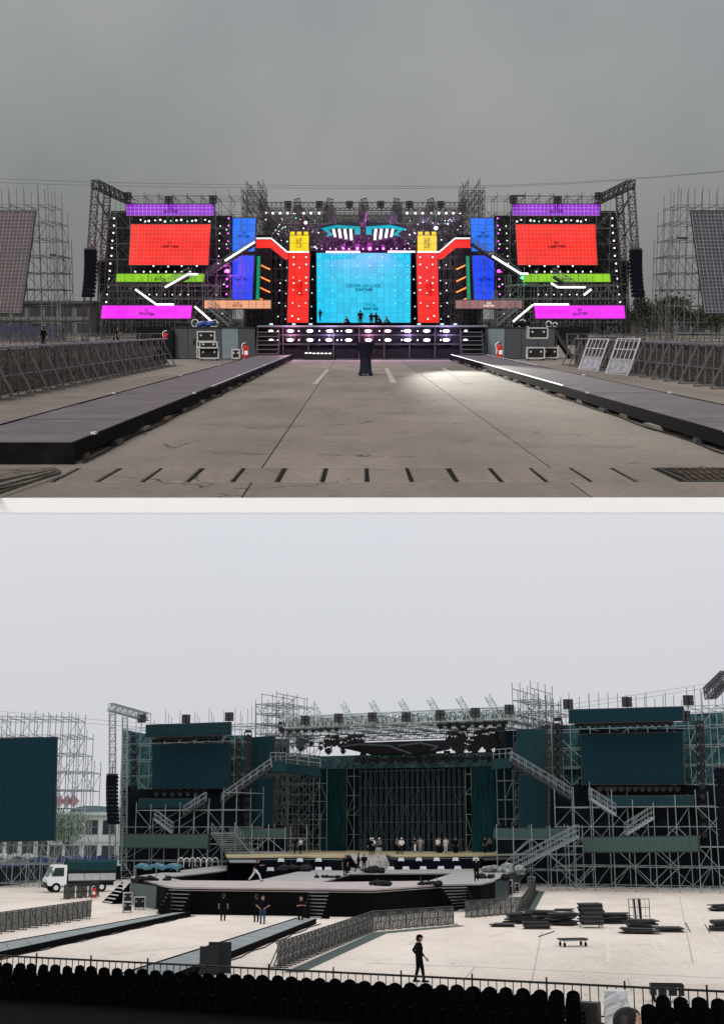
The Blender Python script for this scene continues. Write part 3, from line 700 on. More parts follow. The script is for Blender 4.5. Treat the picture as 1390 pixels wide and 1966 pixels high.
tube_light([(4.80, 30.5, 0.285), (4.80, 66.5, 0.285)], 'bright white light line along the inner edge of the right runway', 0.0115, 'runway edge lights')
tube_light([(6.53, 48.0, 0.285), (6.53, 66.5, 0.285)], 'short white light line along the outer edge of the right runway', 0.006, 'runway edge lights')
sp = bpy.data.lights.new('spot', 'SPOT'); sp.energy = 16000; sp.spot_size = R(15); sp.spot_blend = 0.7; sp.shadow_soft_size = 0.25; sp.color = (1.0, 0.99, 0.88)
spo = bpy.data.objects.new('front_spot_beam', sp); COL.objects.link(spo); spo.location = MA @ Vector((2.9, 64.5, 4.6))
spo.rotation_euler = (Vector((4.5, 40.0, 0)) - Vector((2.9, 64.5, 4.6))).to_track_quat('-Z', 'Y').to_euler()
# timber cable ramp in the front left corner
t = thing('cable_ramp', 'old timber cable ramp lying by the end of the left runway', 'ramp', A(30, 930, z=0))
M_WOOD = mat('old_timber', (0.13, 0.115, 0.10), 0.9, var=0.4, scale=5)
for k in range(4):
    a, b = A(-40 + k * 16, 905 + k * 14, z=0.03), A(112 + 4 * k - 6, 899 + k * 3, z=0.03); a2, b2 = A(-60 + k * 6, 921 + k * 14, z=0.03), A(104 + 4 * k, 901 + k * 3, z=0.03)
    g = G(); o = A(30, 930, z=0); g.extr([a - o, b - o, b2 - o, a2 - o], (0, 0, 0.02 + 0.004 * k)); part('plank', g, M_WOOD, t)
# draped high table
t = thing('high_table', 'high round table under a tight black stretch cover, alone on the court', 'table', A(702, 721, z=0))
g = G(); rings = [(0.30, 0.0), (0.26, 0.10), (0.20, 0.35), (0.19, 0.6), (0.24, 0.85), (0.31, 1.08), (0.315, 1.14)]; N = 24
for r_, z in rings:
    for i in range(N):
        a = 2 * math.pi * i / N; lift = (0.10 * (0.5 + 0.5 * math.cos(4 * a + math.pi)) if z == 0 else 0); rr = r_ * (1 - 0.18 * (0.5 + 0.5 * math.cos(4 * a + math.pi)) * (1 if z < 0.2 else 0.25 if z < 0.7 else 0))
        g.v.append((rr * math.cos(a + 0.785), rr * math.sin(a + 0.785), z + lift))
for j in range(len(rings) - 1):
    for i in range(N): k = (i + 1) % N; g.face([j * N + i, j * N + k, (j + 1) * N + k, (j + 1) * N + i])
g.face([(len(rings) - 1) * N + i for i in range(N)])
part('stretch_cover', g, mat('black_stretch_cover', (0.006, 0.006, 0.018), 0.75), t, smooth=False)
g = G(); g.bar((0, 0, 0.02), (0, 0, 1.1), 0.035, 0, 8); g.bar((0, 0, 0), (0, 0, 0.03), 0.22, 0, 16); part('pedestal', g, M_DARKST, t)

# barriers either side
NET_D = net_mat('barrier_net', (0.014, 0.014, 0.017), 0.016, 0.42)
M_BAR = mat('barrier_steel', (0.12, 0.12, 0.122), 0.45, 0.4)
pr = barrier_proto(1.65, 1.16, M_BAR, NET_D, struts=1)
p0, p1 = A(-60, 777, z=0), A(322, 701, z=0); fence(pr, p0, p1, int((p1 - p0).length / 1.65 + 0.5), 'steel barrier left of the left runway', 'barriers left of the runways')
p0, p1 = A(1103, 701, z=0), A(1440, 753, z=0); fence(pr, p0, p1, int((p1 - p0).length / 1.65 + 0.5), 'steel barrier right of the right runway', 'barriers right of the runways')
pr = barrier_proto(2.2, 1.1, M_BAR, None, lattice=True)
for k, (xa, ya, xb, yb2, n) in enumerate(((-30, 668, 110, 664, 6), (175, 662, 300, 662, 6), (1100, 664, 1180, 664, 4), (1290, 668, 1400, 669, 5), (110, 664, 175, 662, 3), (1180, 664, 1290, 668, 5))):
    fence(pr, A(xa, ya, z=0), A(xb, yb2, z=0), n, 'small far wire barrier ' + ('behind the left barriers', 'beside the left wing', 'beside the right wing', 'at the right frame edge', 'by the left scaffold', 'by the right trees')[k], 'far wire barriers of the court')
# pale framed gate panels leaning on the right-hand barriers
def gate(label, x0, y0, w, h, ang):
    o = A(x0, y0, z=0); t = thing('gate_panel', label, 'gate panel', o, R(-78), 'pale gate panels'); 
    g = G(); z = lambda s: (0, -0.42 * (1 - s), h * s)
    def pt(u, s): a = z(s); return Vector((u * w, a[1], a[2]))
    for u in (0, 1): g.bar(pt(u, 0), pt(u, 1), 0.03)
    for s in (0.02, 0.42, 0.7, 1): g.bar(pt(0, s), pt(1, s), 0.026)
    part('frame', g, mat('pale_frame_paint', (0.5, 0.51, 0.52), 0.5), t)
    for i in range(1, 5): g = G(); g.bar(pt(i / 5, 0.42), pt(i / 5, 1), 0.014); part('bar', g, MATS['pale_frame_paint'], t)
    g = G(); g.extr([pt(0.06, 0.05), pt(0.94, 0.05), pt(0.94, 0.40), pt(0.06, 0.40)], (0, 0.01, 0.0)); part('foil_sheet', g, mat('crumpled_foil', (0.5, 0.5, 0.52), 0.3, 0.6, 0.5, 8, 0.8), t)
gate('pale gate panel with foil foot leaning on the barriers, nearer the stage', 1130, 709, 1.9, 1.2, 0)
gate('pale gate panel with foil foot leaning on the barriers, farther from the stage', 1184, 717, 1.9, 1.25, 0)

# ================================================================== UPPER COURT: stage
E = 0.5
LED = dict(
    red=led_mat('led_red', (1.0, 0.012, 0.008), E, 1, (1.0, 0.13, 0.09), 0.08), redp=led_mat('led_red_plain', (1.0, 0.012, 0.006), E),
    purple=led_mat('led_purple', (0.26, 0.008, 0.60), E, 1, (0.60, 0.25, 0.85), 0.10), magenta=led_mat('led_magenta', (1.0, 0.015, 1.0), E),
    lime=led_mat('led_lime', (0.26, 0.62, 0.0), E, 1, (0.16, 0.42, 0.0), 0.07), blue=led_mat('led_blue', (0.0, 0.17, 1.0), E, 1, (0.0, 0.13, 0.72), 0.06), blue2=led_mat('led_deep_blue', (0.0, 0.060, 1.0), E, 1, (0.0, 0.050, 0.78), 0.06),
    cyan=led_mat('led_cyan', (0.0, 0.60, 0.92), E, 1, (0.0, 0.50, 0.80), 0.05), peach=led_mat('led_peach', (0.85, 0.37, 0.20), E, 1, (0.45, 0.18, 0.10), 0.06), rose=led_mat('led_rose', (0.30, 0.13, 0.14), E, 1, (0.15, 0.06, 0.07), 0.06),
    yellow=led_mat('led_yellow', (1.0, 0.72, 0.0), E, 1, (0.85, 0.55, 0.0), 0.06), green=led_mat('led_green', (0.0, 0.30, 0.16), E),
    dim=led_mat('led_dim_brown', (0.040, 0.024, 0.028), E, 1, (0.24, 0.21, 0.21), 0.08), dim2=led_mat('led_dim_slate', (0.010, 0.010, 0.018), E, 1, (0.24, 0.24, 0.27), 0.08), teal=led_mat('led_canopy_cyan', (0.0, 0.45, 0.58), E))
NET_A = net_mat('stage_net_black', (0.020, 0.020, 0.022), 0.3, 0.05)
def q4(f, pts, **k): return [f(x, y, **k) for x, y in pts]
def rect(f, x0, y0, x1, y1, sk=0, **k): return [f(x0 + sk, y0, **k), f(x1 + sk, y0, **k), f(x1, y1, **k), f(x0, y1, **k)]

for side in (0, 1):
    SD = ('left', 'right')[side]; T = 'LR'[side]; X = (lambda x: mirror(x)) if side else (lambda x: x)
    def quad(pts, Y):                      # keep TL, TR, BR, BL order after mirroring
        p = [A(X(x), y, Y=Y) for x, y in pts]
        return [p[1], p[0], p[3], p[2]] if side else p
    wing = 'lit %s wing' % SD
    # --- screens
    screen('lit purple LED strip with white test grid across the top of the %s' % wing, *quad([(243, 391), (411, 391), (410.5, 413), (243, 413)], 164), LED['purple'], 11, 1, (2, 3), '%s3\n2816*384' % T, 0.75, group='lit LED screens')
    screen('large lit red LED screen with fine white grid, high on the %s' % wing, *quad([(253, 430), (403, 430), (401.5, 508), (246, 508)], 169), LED['red'], 11, 5, (2, 2), '%s1\n2688*1408' % T, 0.85, group='lit LED screens')
    screen('lit lime green LED strip below the red screen of the %s' % wing, *quad([(224, 525), (392, 525), (391, 541), (222, 541)], 167.5), LED['lime'], 11, 1, (1, 1), '%s8\n2816*256' % T, 0.62, group='lit LED screens')
    screen('lit magenta LED strip at the foot of the %s' % wing, *quad([(197, 586), (368, 586), (367, 611), (193, 611)], 157), LED['magenta'], 11, 2, (1, 1), '%s9\n2816*384' % T, 0.8, group='lit LED screens')
    screen('upper lit bright blue LED screen beside the red screen of the %s' % wing, *quad([(447, 418), (491, 418), (489, 482), (444.5, 482)], 173), LED['blue'], 3, 5, (1, 1), '%s4\n768*1280' % T, 0.72, group='lit LED screens')
    screen('lower lit deep blue LED screen under the stairs of the %s' % wing, *quad([(443, 490), (488, 490), (484, 577), (439, 577)], 173), LED['blue2'], 3, 6, (1, 1), '%s5\n768*1792' % T, 0.72, group='lit LED screens')
    screen('lit %s LED strip above the black blocks of the %s' % (('peach', 'dull rose')[side], wing), *quad([(392, 576), (520, 576), (520, 592), (392, 592)], 160), LED['rose' if side else 'peach'], 9, 1, (1, 2), '%s10\n2560*256' % T, 0.55, group='lit LED screens', tmat=M_INK if not side else mat('pale_ink', (0.7, 0.6, 0.6), emit=(0.8, 0.6, 0.6), estr=0.4, var=0))
    screen('narrow upright green LED strip inside the %s' % wing, *quad([(494, 491), (499.5, 491), (497.5, 576), (491, 576)], 175), LED['green'], 1, 7, (1, 1), group='lit LED screens')
    screen('tall lit red LED pillar %s of the cyan centre screen' % SD, *quad([(555, 484), (594.5, 484), (592, 619), (551, 619)], 182), LED['redp'], 3, 10, (1, 1), '%s6 LED\n768*2688' % T, 0.8, (0.55, 0.52), group='lit LED pillars', trot=1, tmat=mat('dark_red_ink', (0.1, 0, 0), emit=(0.45, 0.0, 0.0), estr=0.4, var=0))
    screen('lit yellow LED block on top of the red pillar %s of centre' % SD, *quad([(556, 451), (593, 451), (593, 482), (556, 482)], 182.5), LED['yellow'], 3, 2, (1, 1), '%s7 LED\n768*768' % T, 0.7, group='lit LED pillars', trot=1)
    for k in range(3):
        xx = 557 + k * 13
        screen('small yellow LED merlon %s of centre, %s from the %s' % (SD, ORD[k], SD), *quad([(xx, 444), (xx + 9, 444), (xx + 9, 450), (xx, 450)], 182.5), LED['yellow'], 1, 1, (1, 1), group='yellow LED merlons', rim=0.02)
    # red zigzag bridge fascia
    pts = [A(X(x), y, Y=177) for x, y in ((489, 459), (520, 459), (553, 486), (553, 497), (546, 497), (519, 475), (489, 475))]; o = pts[-1]
    t = thing('bridge_fascia', 'lit red LED fascia stepping down from the %s stairs to the red pillar' % SD, 'led screen', o, 0, 'lit red fascias')
    for a in ((0, 1, 5, 6), (1, 2, 4, 5), (2, 3, 4)):
        g = G(); g.extr([pts[i] - o for i in a], (0, 0.3, 0)); part('panel', g, LED['redp'], t)
    g = G(); g.extr([A(X(x), y, Y=177.3) - o for x, y in ((489, 450), (518, 450), (520, 456.5), (489, 456.5))], (0, 2.5, 0)); part('walkway_box', g, M_BLACK, t)
    tube_light([A(X(x), y, Y=176.7) for x, y in ((491, 457), (521, 457), (551, 483), (593, 483))], 'white light tube along the top of the red fascia %s of centre' % SD, 0.11)
    # --- white stair tubes
    if not side:
        TB = [((432, 500), (489, 464), 'on the upper stairs'), ((317, 551), (361, 526), 'rising in front of the lime strip'), ((361, 526), (380, 526), 'short level one by the lime strip'), ((260, 555), (300, 584), 'falling to the magenta strip'), ((300, 584), (334, 584), 'lying on top of the magenta strip'), ((374, 588), (407, 617), 'beside the lower stairs')]
    else:
        TB = [((945, 491), (1000, 525), 'on the upper stairs'), ((1000, 525), (1014, 525), 'short level one below the upper stairs'), ((1058, 543), (1071, 551), 'short falling one under the lime strip'), ((1071, 551), (1124, 551), 'level one under the lime strip'), ((1121, 566), (1135, 555), 'short rising one near the lime strip end'), ((1025, 584), (1092, 584), 'lying on top of the magenta strip'), ((1023, 585), (985, 617), 'beside the lower stairs')]
    for a, b, w_ in TB:
        tube_light([A(*a, Y=156), A(*b, Y=156)], 'white light tube %s, %s' % (w_, wing), 0.16)
    # --- scaffold
    colsb = [A(X(x), y, Y=171) for x, y in ((196, 400), (222, 384), (248, 376), (276, 376), (303, 376), (331, 376), (358, 376), (386, 376), (414, 374), (440, 372), (463, 369))]
    scaffold('tall grey scaffold behind the screens of the %s' % wing, colsb, (0, 7, 0), 2, 2.0, M_STEEL, 0.045, 'stage scaffolds', rnd=0.7, boards=0.03)
    colsf = [A(X(x), y, Y=158.5) for x, y in ((190, 522), (207, 545), (232, 545), (258, 540), (284, 540), (310, 540), (336, 535), (362, 524), (388, 524), (414, 535), (440, 560))]
    scaffold('lower front scaffold carrying the magenta strip of the %s' % wing, colsf, (0, 6, 0), 2, 1.6, M_STEEL, 0.04, 'stage scaffolds', rnd=0.9, boards=0.12)
    colst = [A(X(x), y, Y=166) for x, y in ((465, 362), (473, 347), (484, 360), (495, 348), (505, 352), (512, 395))]
    colst = [A(X(x), y, Y=179) for x, y in ((465, 362), (473, 347), (484, 360), (495, 348), (505, 352), (512, 395))]
    scaffold('slim dense scaffold tower rising above the roof on the %s side' % SD, colst, (0, 8, 0), 3, 1.15, M_DARKST, 0.05, 'stage scaffolds', rnd=0.6, dens=0.9)
    colsi = [A(X(x), y, Y=185) for x, y in ((505, 470), (516, 470), (527, 470), (538, 476), (549, 480))]
    scaffold('inner scaffold between the blue screens and the red pillar on the %s' % SD, colsi, (0, 6, 0), 2, 1.6, M_STEEL, 0.04, 'stage scaffolds', rnd=0.6)
    # net behind, outer column and boom
    t = thing('backing_net', 'black backing net hung behind the screens of the %s' % wing, 'net', A(X(300), 640, Y=174), 0, 'black backing nets')
    o = A(X(300), 640, Y=174)
    for a in ((213, 243, 404), (243, 300, 404), (300, 357, 404), (357, 414, 404), (414, 446, 413)):
        g = G(); g.extr([A(X(a[0] - (30 if a[0] == 213 else 0)), 640, Y=172.7) - o, A(X(a[1]), 640, Y=172.7) - o, A(X(a[1]), a[2], Y=172.7) - o, A(X(a[0]), a[2], Y=172.7) - o], (0, 0.06, 0)); part('net_sheet', g, NET_A, t)
    t = thing('truss_mast', 'leaning lattice mast with sloping boom at the outer edge of the %s' % wing, 'truss', A(X(160), 652, Y=152), 0, 'outer lattice masts'); o = A(X(160), 652, Y=152)
    g = truss_g(G(), A(X(163), 651, Y=152) - o, A(X(184), 350, Y=152) - o, 0.75, 22, 0.05); g.bar(A(X(163), 651, Y=152) - o, A(X(163), 655, Y=152) - o, 0.5); part('mast', g, M_DARKST, t, 'stuff')
    g = truss_g(G(), A(X(190), 651, Y=160) - o, A(X(206), 365, Y=160) - o, 0.75, 20, 0.05); part('mast', g, M_DARKST, t, 'stuff')
    g = truss_g(G(), A(X(182), 352, Y=152) - o, A(X(248), 384, Y=166) - o, 0.85, 14, 0.06); part('boom', g, M_DARKST, t, 'stuff')
    g = G()
    rr = random.Random(5)
    for k in range(26):
        f0, f1 = rr.random(), rr.random(); ya, yb3 = 372 + 180 * f0, 372 + 180 * f1
        g.bar(A(X(183 - 20 * f0), ya, Y=153) - o, A(X(214 - 12 * f1), min(yb3, ya + 40), Y=162) - o, 0.035, 0, 3)
    part('bracing', g, M_DARKST, t, 'stuff')
    line_array('front black line array speaker hung outside the %s' % wing, A(X(174), 476, Y=150), 12, 1.25, 0.44, 1.3, group='black line arrays of the lit stage', curve=0.5, hx=-1 if side else 1)
    line_array('rear black line array speaker half hidden behind the %s' % wing, A(X(197), 500, Y=161), 9, 1.1, 0.42, 1.2, group='black line arrays of the lit stage')
    for k, (x, y) in enumerate(((324, 391), (409, 390), (245, 384))):
        blinder(A(X(x), y, Y=163.2), '%s floodlight cluster above the purple strip of the %s' % (('middle', 'inner', 'outer')[k], wing), 0.95)
    g = G(); o = A(X(250), 376, Y=164)
    g.bar(A(X(250), 376, Y=164) - o, A(X(412), 375, Y=164) - o, 0.045)
    for x in range(252, 412, 27): g.bar(A(X(x), 370, Y=164) - o, A(X(x), 391, Y=164) - o, 0.04); g.bar(A(X(x), 376, Y=164) - o, A(X(x + 9), 391, Y=164) - o, 0.03, 0, 3)
    one('roof_rail', g, M_DARKST, 'dark tube rail with posts on top of the %s' % wing, 'rail', 'roof rails', o)
    # stairs of the wing
    stair('dark steel stair climbing in front of the blue screens of the %s' % wing, A(X(395), 530, Y=168), A(X(490), 466, Y=168), 1.6, 14, M_DARKST, group='stage stairs', rails=0.8)
    stair('dark stair crossing in front of the lime strip of the %s' % wing, A(X(312 if not side else 290), 556, Y=160), A(X(362 if not side else 330), 530, Y=160), 1.4, 8, M_DARKST, group='stage stairs')
    stair('lower stair with purple-lit treads running down to the deck on the %s' % SD, A(X(440), 624, Y=146), A(X(400), 590, Y=146), 2.0, 9, M_STEEL, group='stage stairs', tm=mat('purple_light_tread', (0.10, 0.05, 0.14), 0.5), rails=1.0)  # purple light is put into the tread colour
    # lamps of the wing
    CW = [(219, 418), (219, 432), (218, 446), (216, 461), (215, 475), (214, 490), (212, 505), (211, 519), (209, 534), (208, 549), (206, 564), (204, 579)]
    for x, y in CW: lamp(A(X(x), y, Y=164), '*white spotlight in the outer upright row of the %s' % wing, 'outer column lamps ' + SD, 'moving', 0.17, M_LENS)
    for i, x in enumerate((270, 279, 286, 298, 308, 317, 328, 339, 348, 360, 369, 376, 394, 402)):
        lamp(A(X(x), 421 + (i * 7) % 4, Y=165), '*%s spotlight between the purple and red screens, %s' % ('green' if i in (6, 9) else 'white', wing), 'upper row lamps ' + SD, 'moving', 0.15 + 0.03 * (i % 3), M_LENSG if i in (6, 9) else M_LENS)
    for i, (x, y) in enumerate([(295, 510), (323, 511), (349, 510), (378, 510)] + [(x, 521) for x in (260, 276, 289, 304, 319, 336, 349, 365)]):
        lamp(A(X(x), y, Y=166), '*white spotlight %s under the red screen, %s' % ('close' if i < 4 else 'in the row', wing), 'lower row lamps ' + SD, 'par', 0.15, M_LENS)
    for x in (287, 301, 317, 331, 346, 361): lamp(A(X(x), 565, Y=163), 'small white spotlight in the scaffold above the magenta strip of the %s' % wing, 'scaffold lamps ' + SD, 'par', 0.12, M_LENS)
    for x, y in ((423, 433), (422, 447), (421, 461), (421, 476), (420, 491), (419, 505), (415, 565)): lamp(A(X(x), y, Y=169), 'tiny white lamp in the inner upright row of the %s' % wing, 'inner column lamps ' + SD, 'moving', 0.12, M_LENS)
    for x, y, r_, l_ in ((439, 418, .17, 'm'), (439, 432, .17, 'm'), (435, 440, .14, 'c'), (438, 447, .17, 'm'), (438, 462, .15, 'm'), (435, 468, .14, 'c'), (437, 476, .14, 'm'), (437, 519, .38, 'm'), (432, 521, .14, 'm'), (436, 535, .18, 'm'), (430, 545, .15, 'c'), (436, 549, .18, 'm'), (435, 564, .17, 'm'), (428, 574, .13, 'c'), (427, 601, .15, 'c')):
        lamp(A(X(x), y, Y=170), '*%s lamp beside the blue screens of the %s' % ({'m': 'magenta', 'c': 'cyan'}[l_], wing), {'m': 'magenta', 'c': 'cyan'}[l_] + ' lamps ' + SD, 'moving', r_, {'m': M_LENSM, 'c': M_LENSC}[l_])
    for k, yy in enumerate((508, 531, 552, 573)):
        t = thing('lamp_ladder', '%s slanting row of orange lamps behind the %s green strip' % (('top', 'second', 'third', 'lowest')[k], SD), 'lamp row', A(X(500), yy, Y=177), 0, 'orange lamp rows'); o = A(X(500), yy, Y=177)
        g = G(); g.bar((0, 0.25, 0), A(X(517), yy + 9, Y=178) - o + Vector((0, 0.25, 0)), 0.08); part('batten', g, M_DARKST, t)
        for i in range(6):
            q = Vector((0, 0, 0)).lerp(A(X(517), yy + 8, Y=178) - o, i / 5); g = G(); g.disc(q, (0, -1, 0), 0.10, 0, 10, 0.15); part('lens', g, M_LENSO, t)
    for i, x in enumerate((511, 524, 538, 552, 566, 583, 597, 613)):
        lamp(A(X(x), 408, Y=168), '*white moving light on the roof truss, %s half' % SD, 'roof truss lamps ' + SD, 'moving', 0.24, M_LENS)
    rr = random.Random(3 + side)
    for i in range(44):
        x, y = rr.uniform(508, 618), rr.uniform(417, 474)
        if 553 < x < 596 and y > 440: continue
        lamp(A(X(x), y, Y=178 + rr.random() * 4), 'tiny lamp among the rigging under the roof, %s half' % SD, 'rigging lamps ' + SD, 'moving', 0.09 + 0.09 * rr.random() ** 2, [M_LENS, M_LENS, M_LENS, M_LENSC, M_LENSG, M_CASE, M_CASE][i % 7])
    lamp(A(587 if not side else 837, 426 if not side else 437, Y=178), 'large %s lamp blazing under the roof, %s half' % (('white', 'violet-white')[side], SD), 'big roof lamps', 'moving', 0.36, M_LENS)
    for x, y in ((564, 493), (588, 493), (564, 507), (575, 513), (588, 507), (563, 532), (575, 538), (588, 532), (564, 543), (588, 543), (563, 556), (575, 562), (588, 556), (562, 581), (574, 587), (587, 581), (561, 606), (573, 612)):
        lamp(A(X(x), y, Y=181.6), 'small white lamp glowing on the red pillar %s of centre' % SD, 'pillar lamps ' + SD, 'par', 0.12 if x % 3 else 0.17, M_LENS)
    for x, y in ((551, 513), (549, 538), (549, 563), (548, 587), (548, 612), (538, 508), (538, 543), (537, 557), (536, 581), (534, 607), (601, 511), (600, 536), (599, 562), (598, 588), (598, 611)):
        lamp(A(X(x), y, Y=183), 'small pale cyan lamp on the dark post beside the red pillar, %s of centre' % SD, 'post lamps ' + SD, 'par', 0.13, M_LENSC if x > 545 else M_LENS)
lamp(A(1003, 532, Y=158), 'large green glowing lamp under the upper stairs of the right wing', 'big coloured lamps', 'moving', 0.28, M_LENSG)

# --- centre: screen, backdrop, roof trusses, canopy
t = screen('huge lit cyan LED screen in the centre of the stage', *[A(x, y, Y=188) for x, y in ((609, 485), (787, 485), (789.5, 619), (607, 619))], LED['cyan'], 14, 14, (1, 2), 'CENTER LED LUCK\n3584*2688', 0.95, (0.5, 0.5))
pos = A(697, 589, Y=187.9) - t.matrix_world.translation; lm = text_mesh('TOTAL\n9800*380', 0.57, M_INK)
link('lettering', lm, t, Matrix.Translation((pos.x + 0.3, pos.y, pos.z)) @ Matrix.Rotation(math.pi / 2, 4, 'X'))
g = G(); o = A(697, 650, Y=193); g.b2((-17.5, 0, 0), (17.5, 0.3, 13.2)); one('stage_backdrop', g, M_BLACK, 'black cloth backdrop behind the lit centre screen and pillars', 'backdrop', None, (o.x, 193, 0))
for i in range(40):
    x, y = 613 + (i % 8) * 24.3, (493, 509, 532, 557, 582)[i // 8]
    if 660 < x < 735 and y in (557, 582): continue
    lamp(A(x, y, Y=187.8), 'faint pale lamp dot showing through the cyan centre screen', 'lamps through centre screen', 'par', 0.085, M_LENSC)
for k, (Y, y0, y1, w_) in enumerate(((165, 389, 402, 0.95), (176, 399, 411, 0.85), (187, 408, 418, 0.75), (187, 424, 424, 0.7))):
    t = thing('roof_truss', '%s long grey roof truss spanning the centre of the lit stage' % ('frontmost', 'second', 'third', 'rearmost low')[k], 'truss', A(495, (y0 + y1) / 2, Y=Y), 0, 'roof trusses'); o = A(495, (y0 + y1) / 2, Y=Y)
    part('truss_lattice', truss_g(G(), (0, 0, 0), A(899, (y0 + y1) / 2, Y=Y) - o, w_, 46, 0.05), M_STEEL, t, 'stuff')
for k in range(7):
    x = 506 + 64 * k; t = thing('roof_truss', 'cross truss of the roof running back to front, number %s from the left' % ('one', 'two', 'three', 'four', 'five', 'six', 'seven')[k], 'truss', A(x, 402, Y=164), 0, 'roof cross trusses'); o = A(x, 402, Y=164)
    part('truss_lattice', truss_g(G(), (0, 0, 0.2), (0, 26, 0.2), 0.8, 14, 0.05), M_STEEL, t, 'stuff')
    g = truss_g(G(), A(x, 381, Y=164) - o, A(x + (5 if k % 2 else -4), 402, Y=164) - o, 0.7, 3, 0.05); part('hoist_frame', g, M_DARKST, t)
for k, x in enumerate((553, 613, 671, 731, 786, 846)): blinder(A(x, 399, Y=163.6), 'floodlight cluster on the front roof truss, number %s from the left' % ('one', 'two', 'three', 'four', 'five', 'six')[k], 0.85)
for k, x in enumerate((625, 693, 768)):
    g = G(); o = A(x, 425, Y=170); truss_g(g, (0, 0, 0), A(x, 386, Y=170) - o, 0.5, 8, 0.05); one('hoist_column', g, M_DARKST, 'dark hanging hoist column under the roof truss, %s' % ('left one', 'middle one', 'right one')[k], 'hoist', 'hoist columns', o)
g = G(); o = A(600, 470, Y=191); g.extr([A(x, y, Y=191) - o for x, y in ((505, 482), (890, 482), (890, 412), (505, 412))], (0, 0.1, 0)); one('header_net', g, net_mat('grey_net', (0.055, 0.055, 0.058), 0.25, 0.25), 'grey net hung behind the canopy above the cyan screen', 'net', None, o)
for side in (0, 1):
    X = (lambda x: mirror(x)) if side else (lambda x: x); SD = ('left', 'right')[side]
    o = A(X(650), 460, Y=184); t = thing('canopy_wing', 'cyan-edged ceiling piece with white tubes over the stage, %s half' % SD, 'canopy', o, 0, 'canopy halves')
    def pg(name, pts, m, d=0.5, Y=184, th=0):
        g = G(); g.extr([A(X(x), y, Y=Y) - o for x, y in pts], (0, d, 0)); part(name, g, m, t)
    pg('top_fascia', ((612, 436), (640, 427), (692, 425), (692, 434), (645, 430.5), (617, 437)), mat('navy_panel', (0.012, 0.014, 0.03), 0.5), 6, 183.5)
    pg('led_edge', ((614, 437.5), (645, 431), (691.5, 434.5), (691.5, 449), (681, 449), (681, 438), (645, 436.5), (630, 440)), LED['teal'])
    pg('led_arrow', ((617, 438), (630, 440.5), (640, 450), (625, 453), (631, 447)), LED['teal'])
    pg('soffit', ((628, 448), (640, 438), (681, 440), (681, 462), (650, 458)), mat('dark_soffit', (0.03, 0.032, 0.035), 0.6), 0.2, 184.8)
    for k in range(4):
        g = G(); a, b = (640 + 11 * k, 439), (643.5 + 10.5 * k, 454 + 2 * k); g.bar(A(X(a[0]), a[1], Y=184) - o, A(X(b[0]), b[1], Y=184) - o, 0.17, 0, 8); part('light_tube', g, M_TUBE, t)
    pg('wing_tip', ((600, 449), (617, 444), (626, 453), (610, 458)), M_DARKST, 0.5)
for k, (x, r_, l_) in enumerate(((608, .15, 0), (618, .11, 0), (634, .13, 0), (645, .12, 0), (659, .24, 1), (670, .12, 0), (686, .30, 1), (697, .12, 0), (710, .36, 1), (724, .13, 0), (736, .24, 1), (751, .12, 0), (762, .15, 0), (777, .12, 0), (786, .12, 0))):
    lamp(A(x, 476 + (k % 2), Y=186), ('*magenta light in the row above the cyan screen' if l_ else '*white light in the row above the cyan screen'), 'header lamps magenta' if l_ else 'header lamps white', 'moving', r_, M_LENSM if l_ else M_LENS)
tube_light([A(626, 483, Y=186.5), A(691, 483, Y=186.5)], 'white light tube along the top of the cyan screen, left half', 0.16)
tube_light([A(745, 482.5, Y=186.5), A(797, 482.5, Y=186.5)], 'white light tube along the top of the cyan screen, right half', 0.16)

# --- front stage, side blocks and what stands on them
def px(x, Y): return (x - 685) * Y / F
YF = A(695, 690.5, z=0).y
t = thing('stage_deck', 'black-skirted stage deck with two rows of lamps along its front', 'stage', (0.6, YF, 0))
x0, x1 = px(496, YF) - 0.6, px(931, YF) - 0.6
g = G(); g.b2((x0, 0, 1.62), (x1, 60, 1.735)); part('deck', g, mat('deck_ply', (0.02, 0.02, 0.022), 0.5), t)
for k in range(9):
    g = G(); a = x0 + (x1 - x0) * k / 9; g.b2((a + 0.01, 0.28, 0.0), (a + (x1 - x0) / 9 - 0.01, 0.32, 1.62)); part('skirt_panel', g, M_BLACK, t)
for z in (0.02, 0.78, 1.24):
    g = G(); g.b2((x0, 0.05, z), (x1, 0.11, z + 0.05)); part('front_rail', g, M_DARKST, t)
for k in range(10):
    g = G(); a = x0 + (x1 - x0) * k / 9; g.b2((a - 0.03, 0.12, 0.0), (a + 0.03, 0.18, 1.62)); part('leg', g, M_DARKST, t)
g = G(); g.b2((x0, -0.02, 1.70), (x1, -0.004, 1.74)); part('nosing', g, mat('pale_nosing', (0.25, 0.26, 0.3), 0.5), t)
g = G(); g.b2((-22, 60.5, 0), (22, 126, 1.73)); part('main_deck', g, M_BLACK, t)
for k in range(9):
    for j in range(2):
        x = (614, 648, 656, 575, 535, 728, 771, 845, 801)[k]
        lamp((px(x, YF), YF + 0.02, 1.47 - 0.46 * j), 'tiny white lamp between the big lamps on the stage front', 'small stage front lamps', 'par', 0.05, M_LENS)
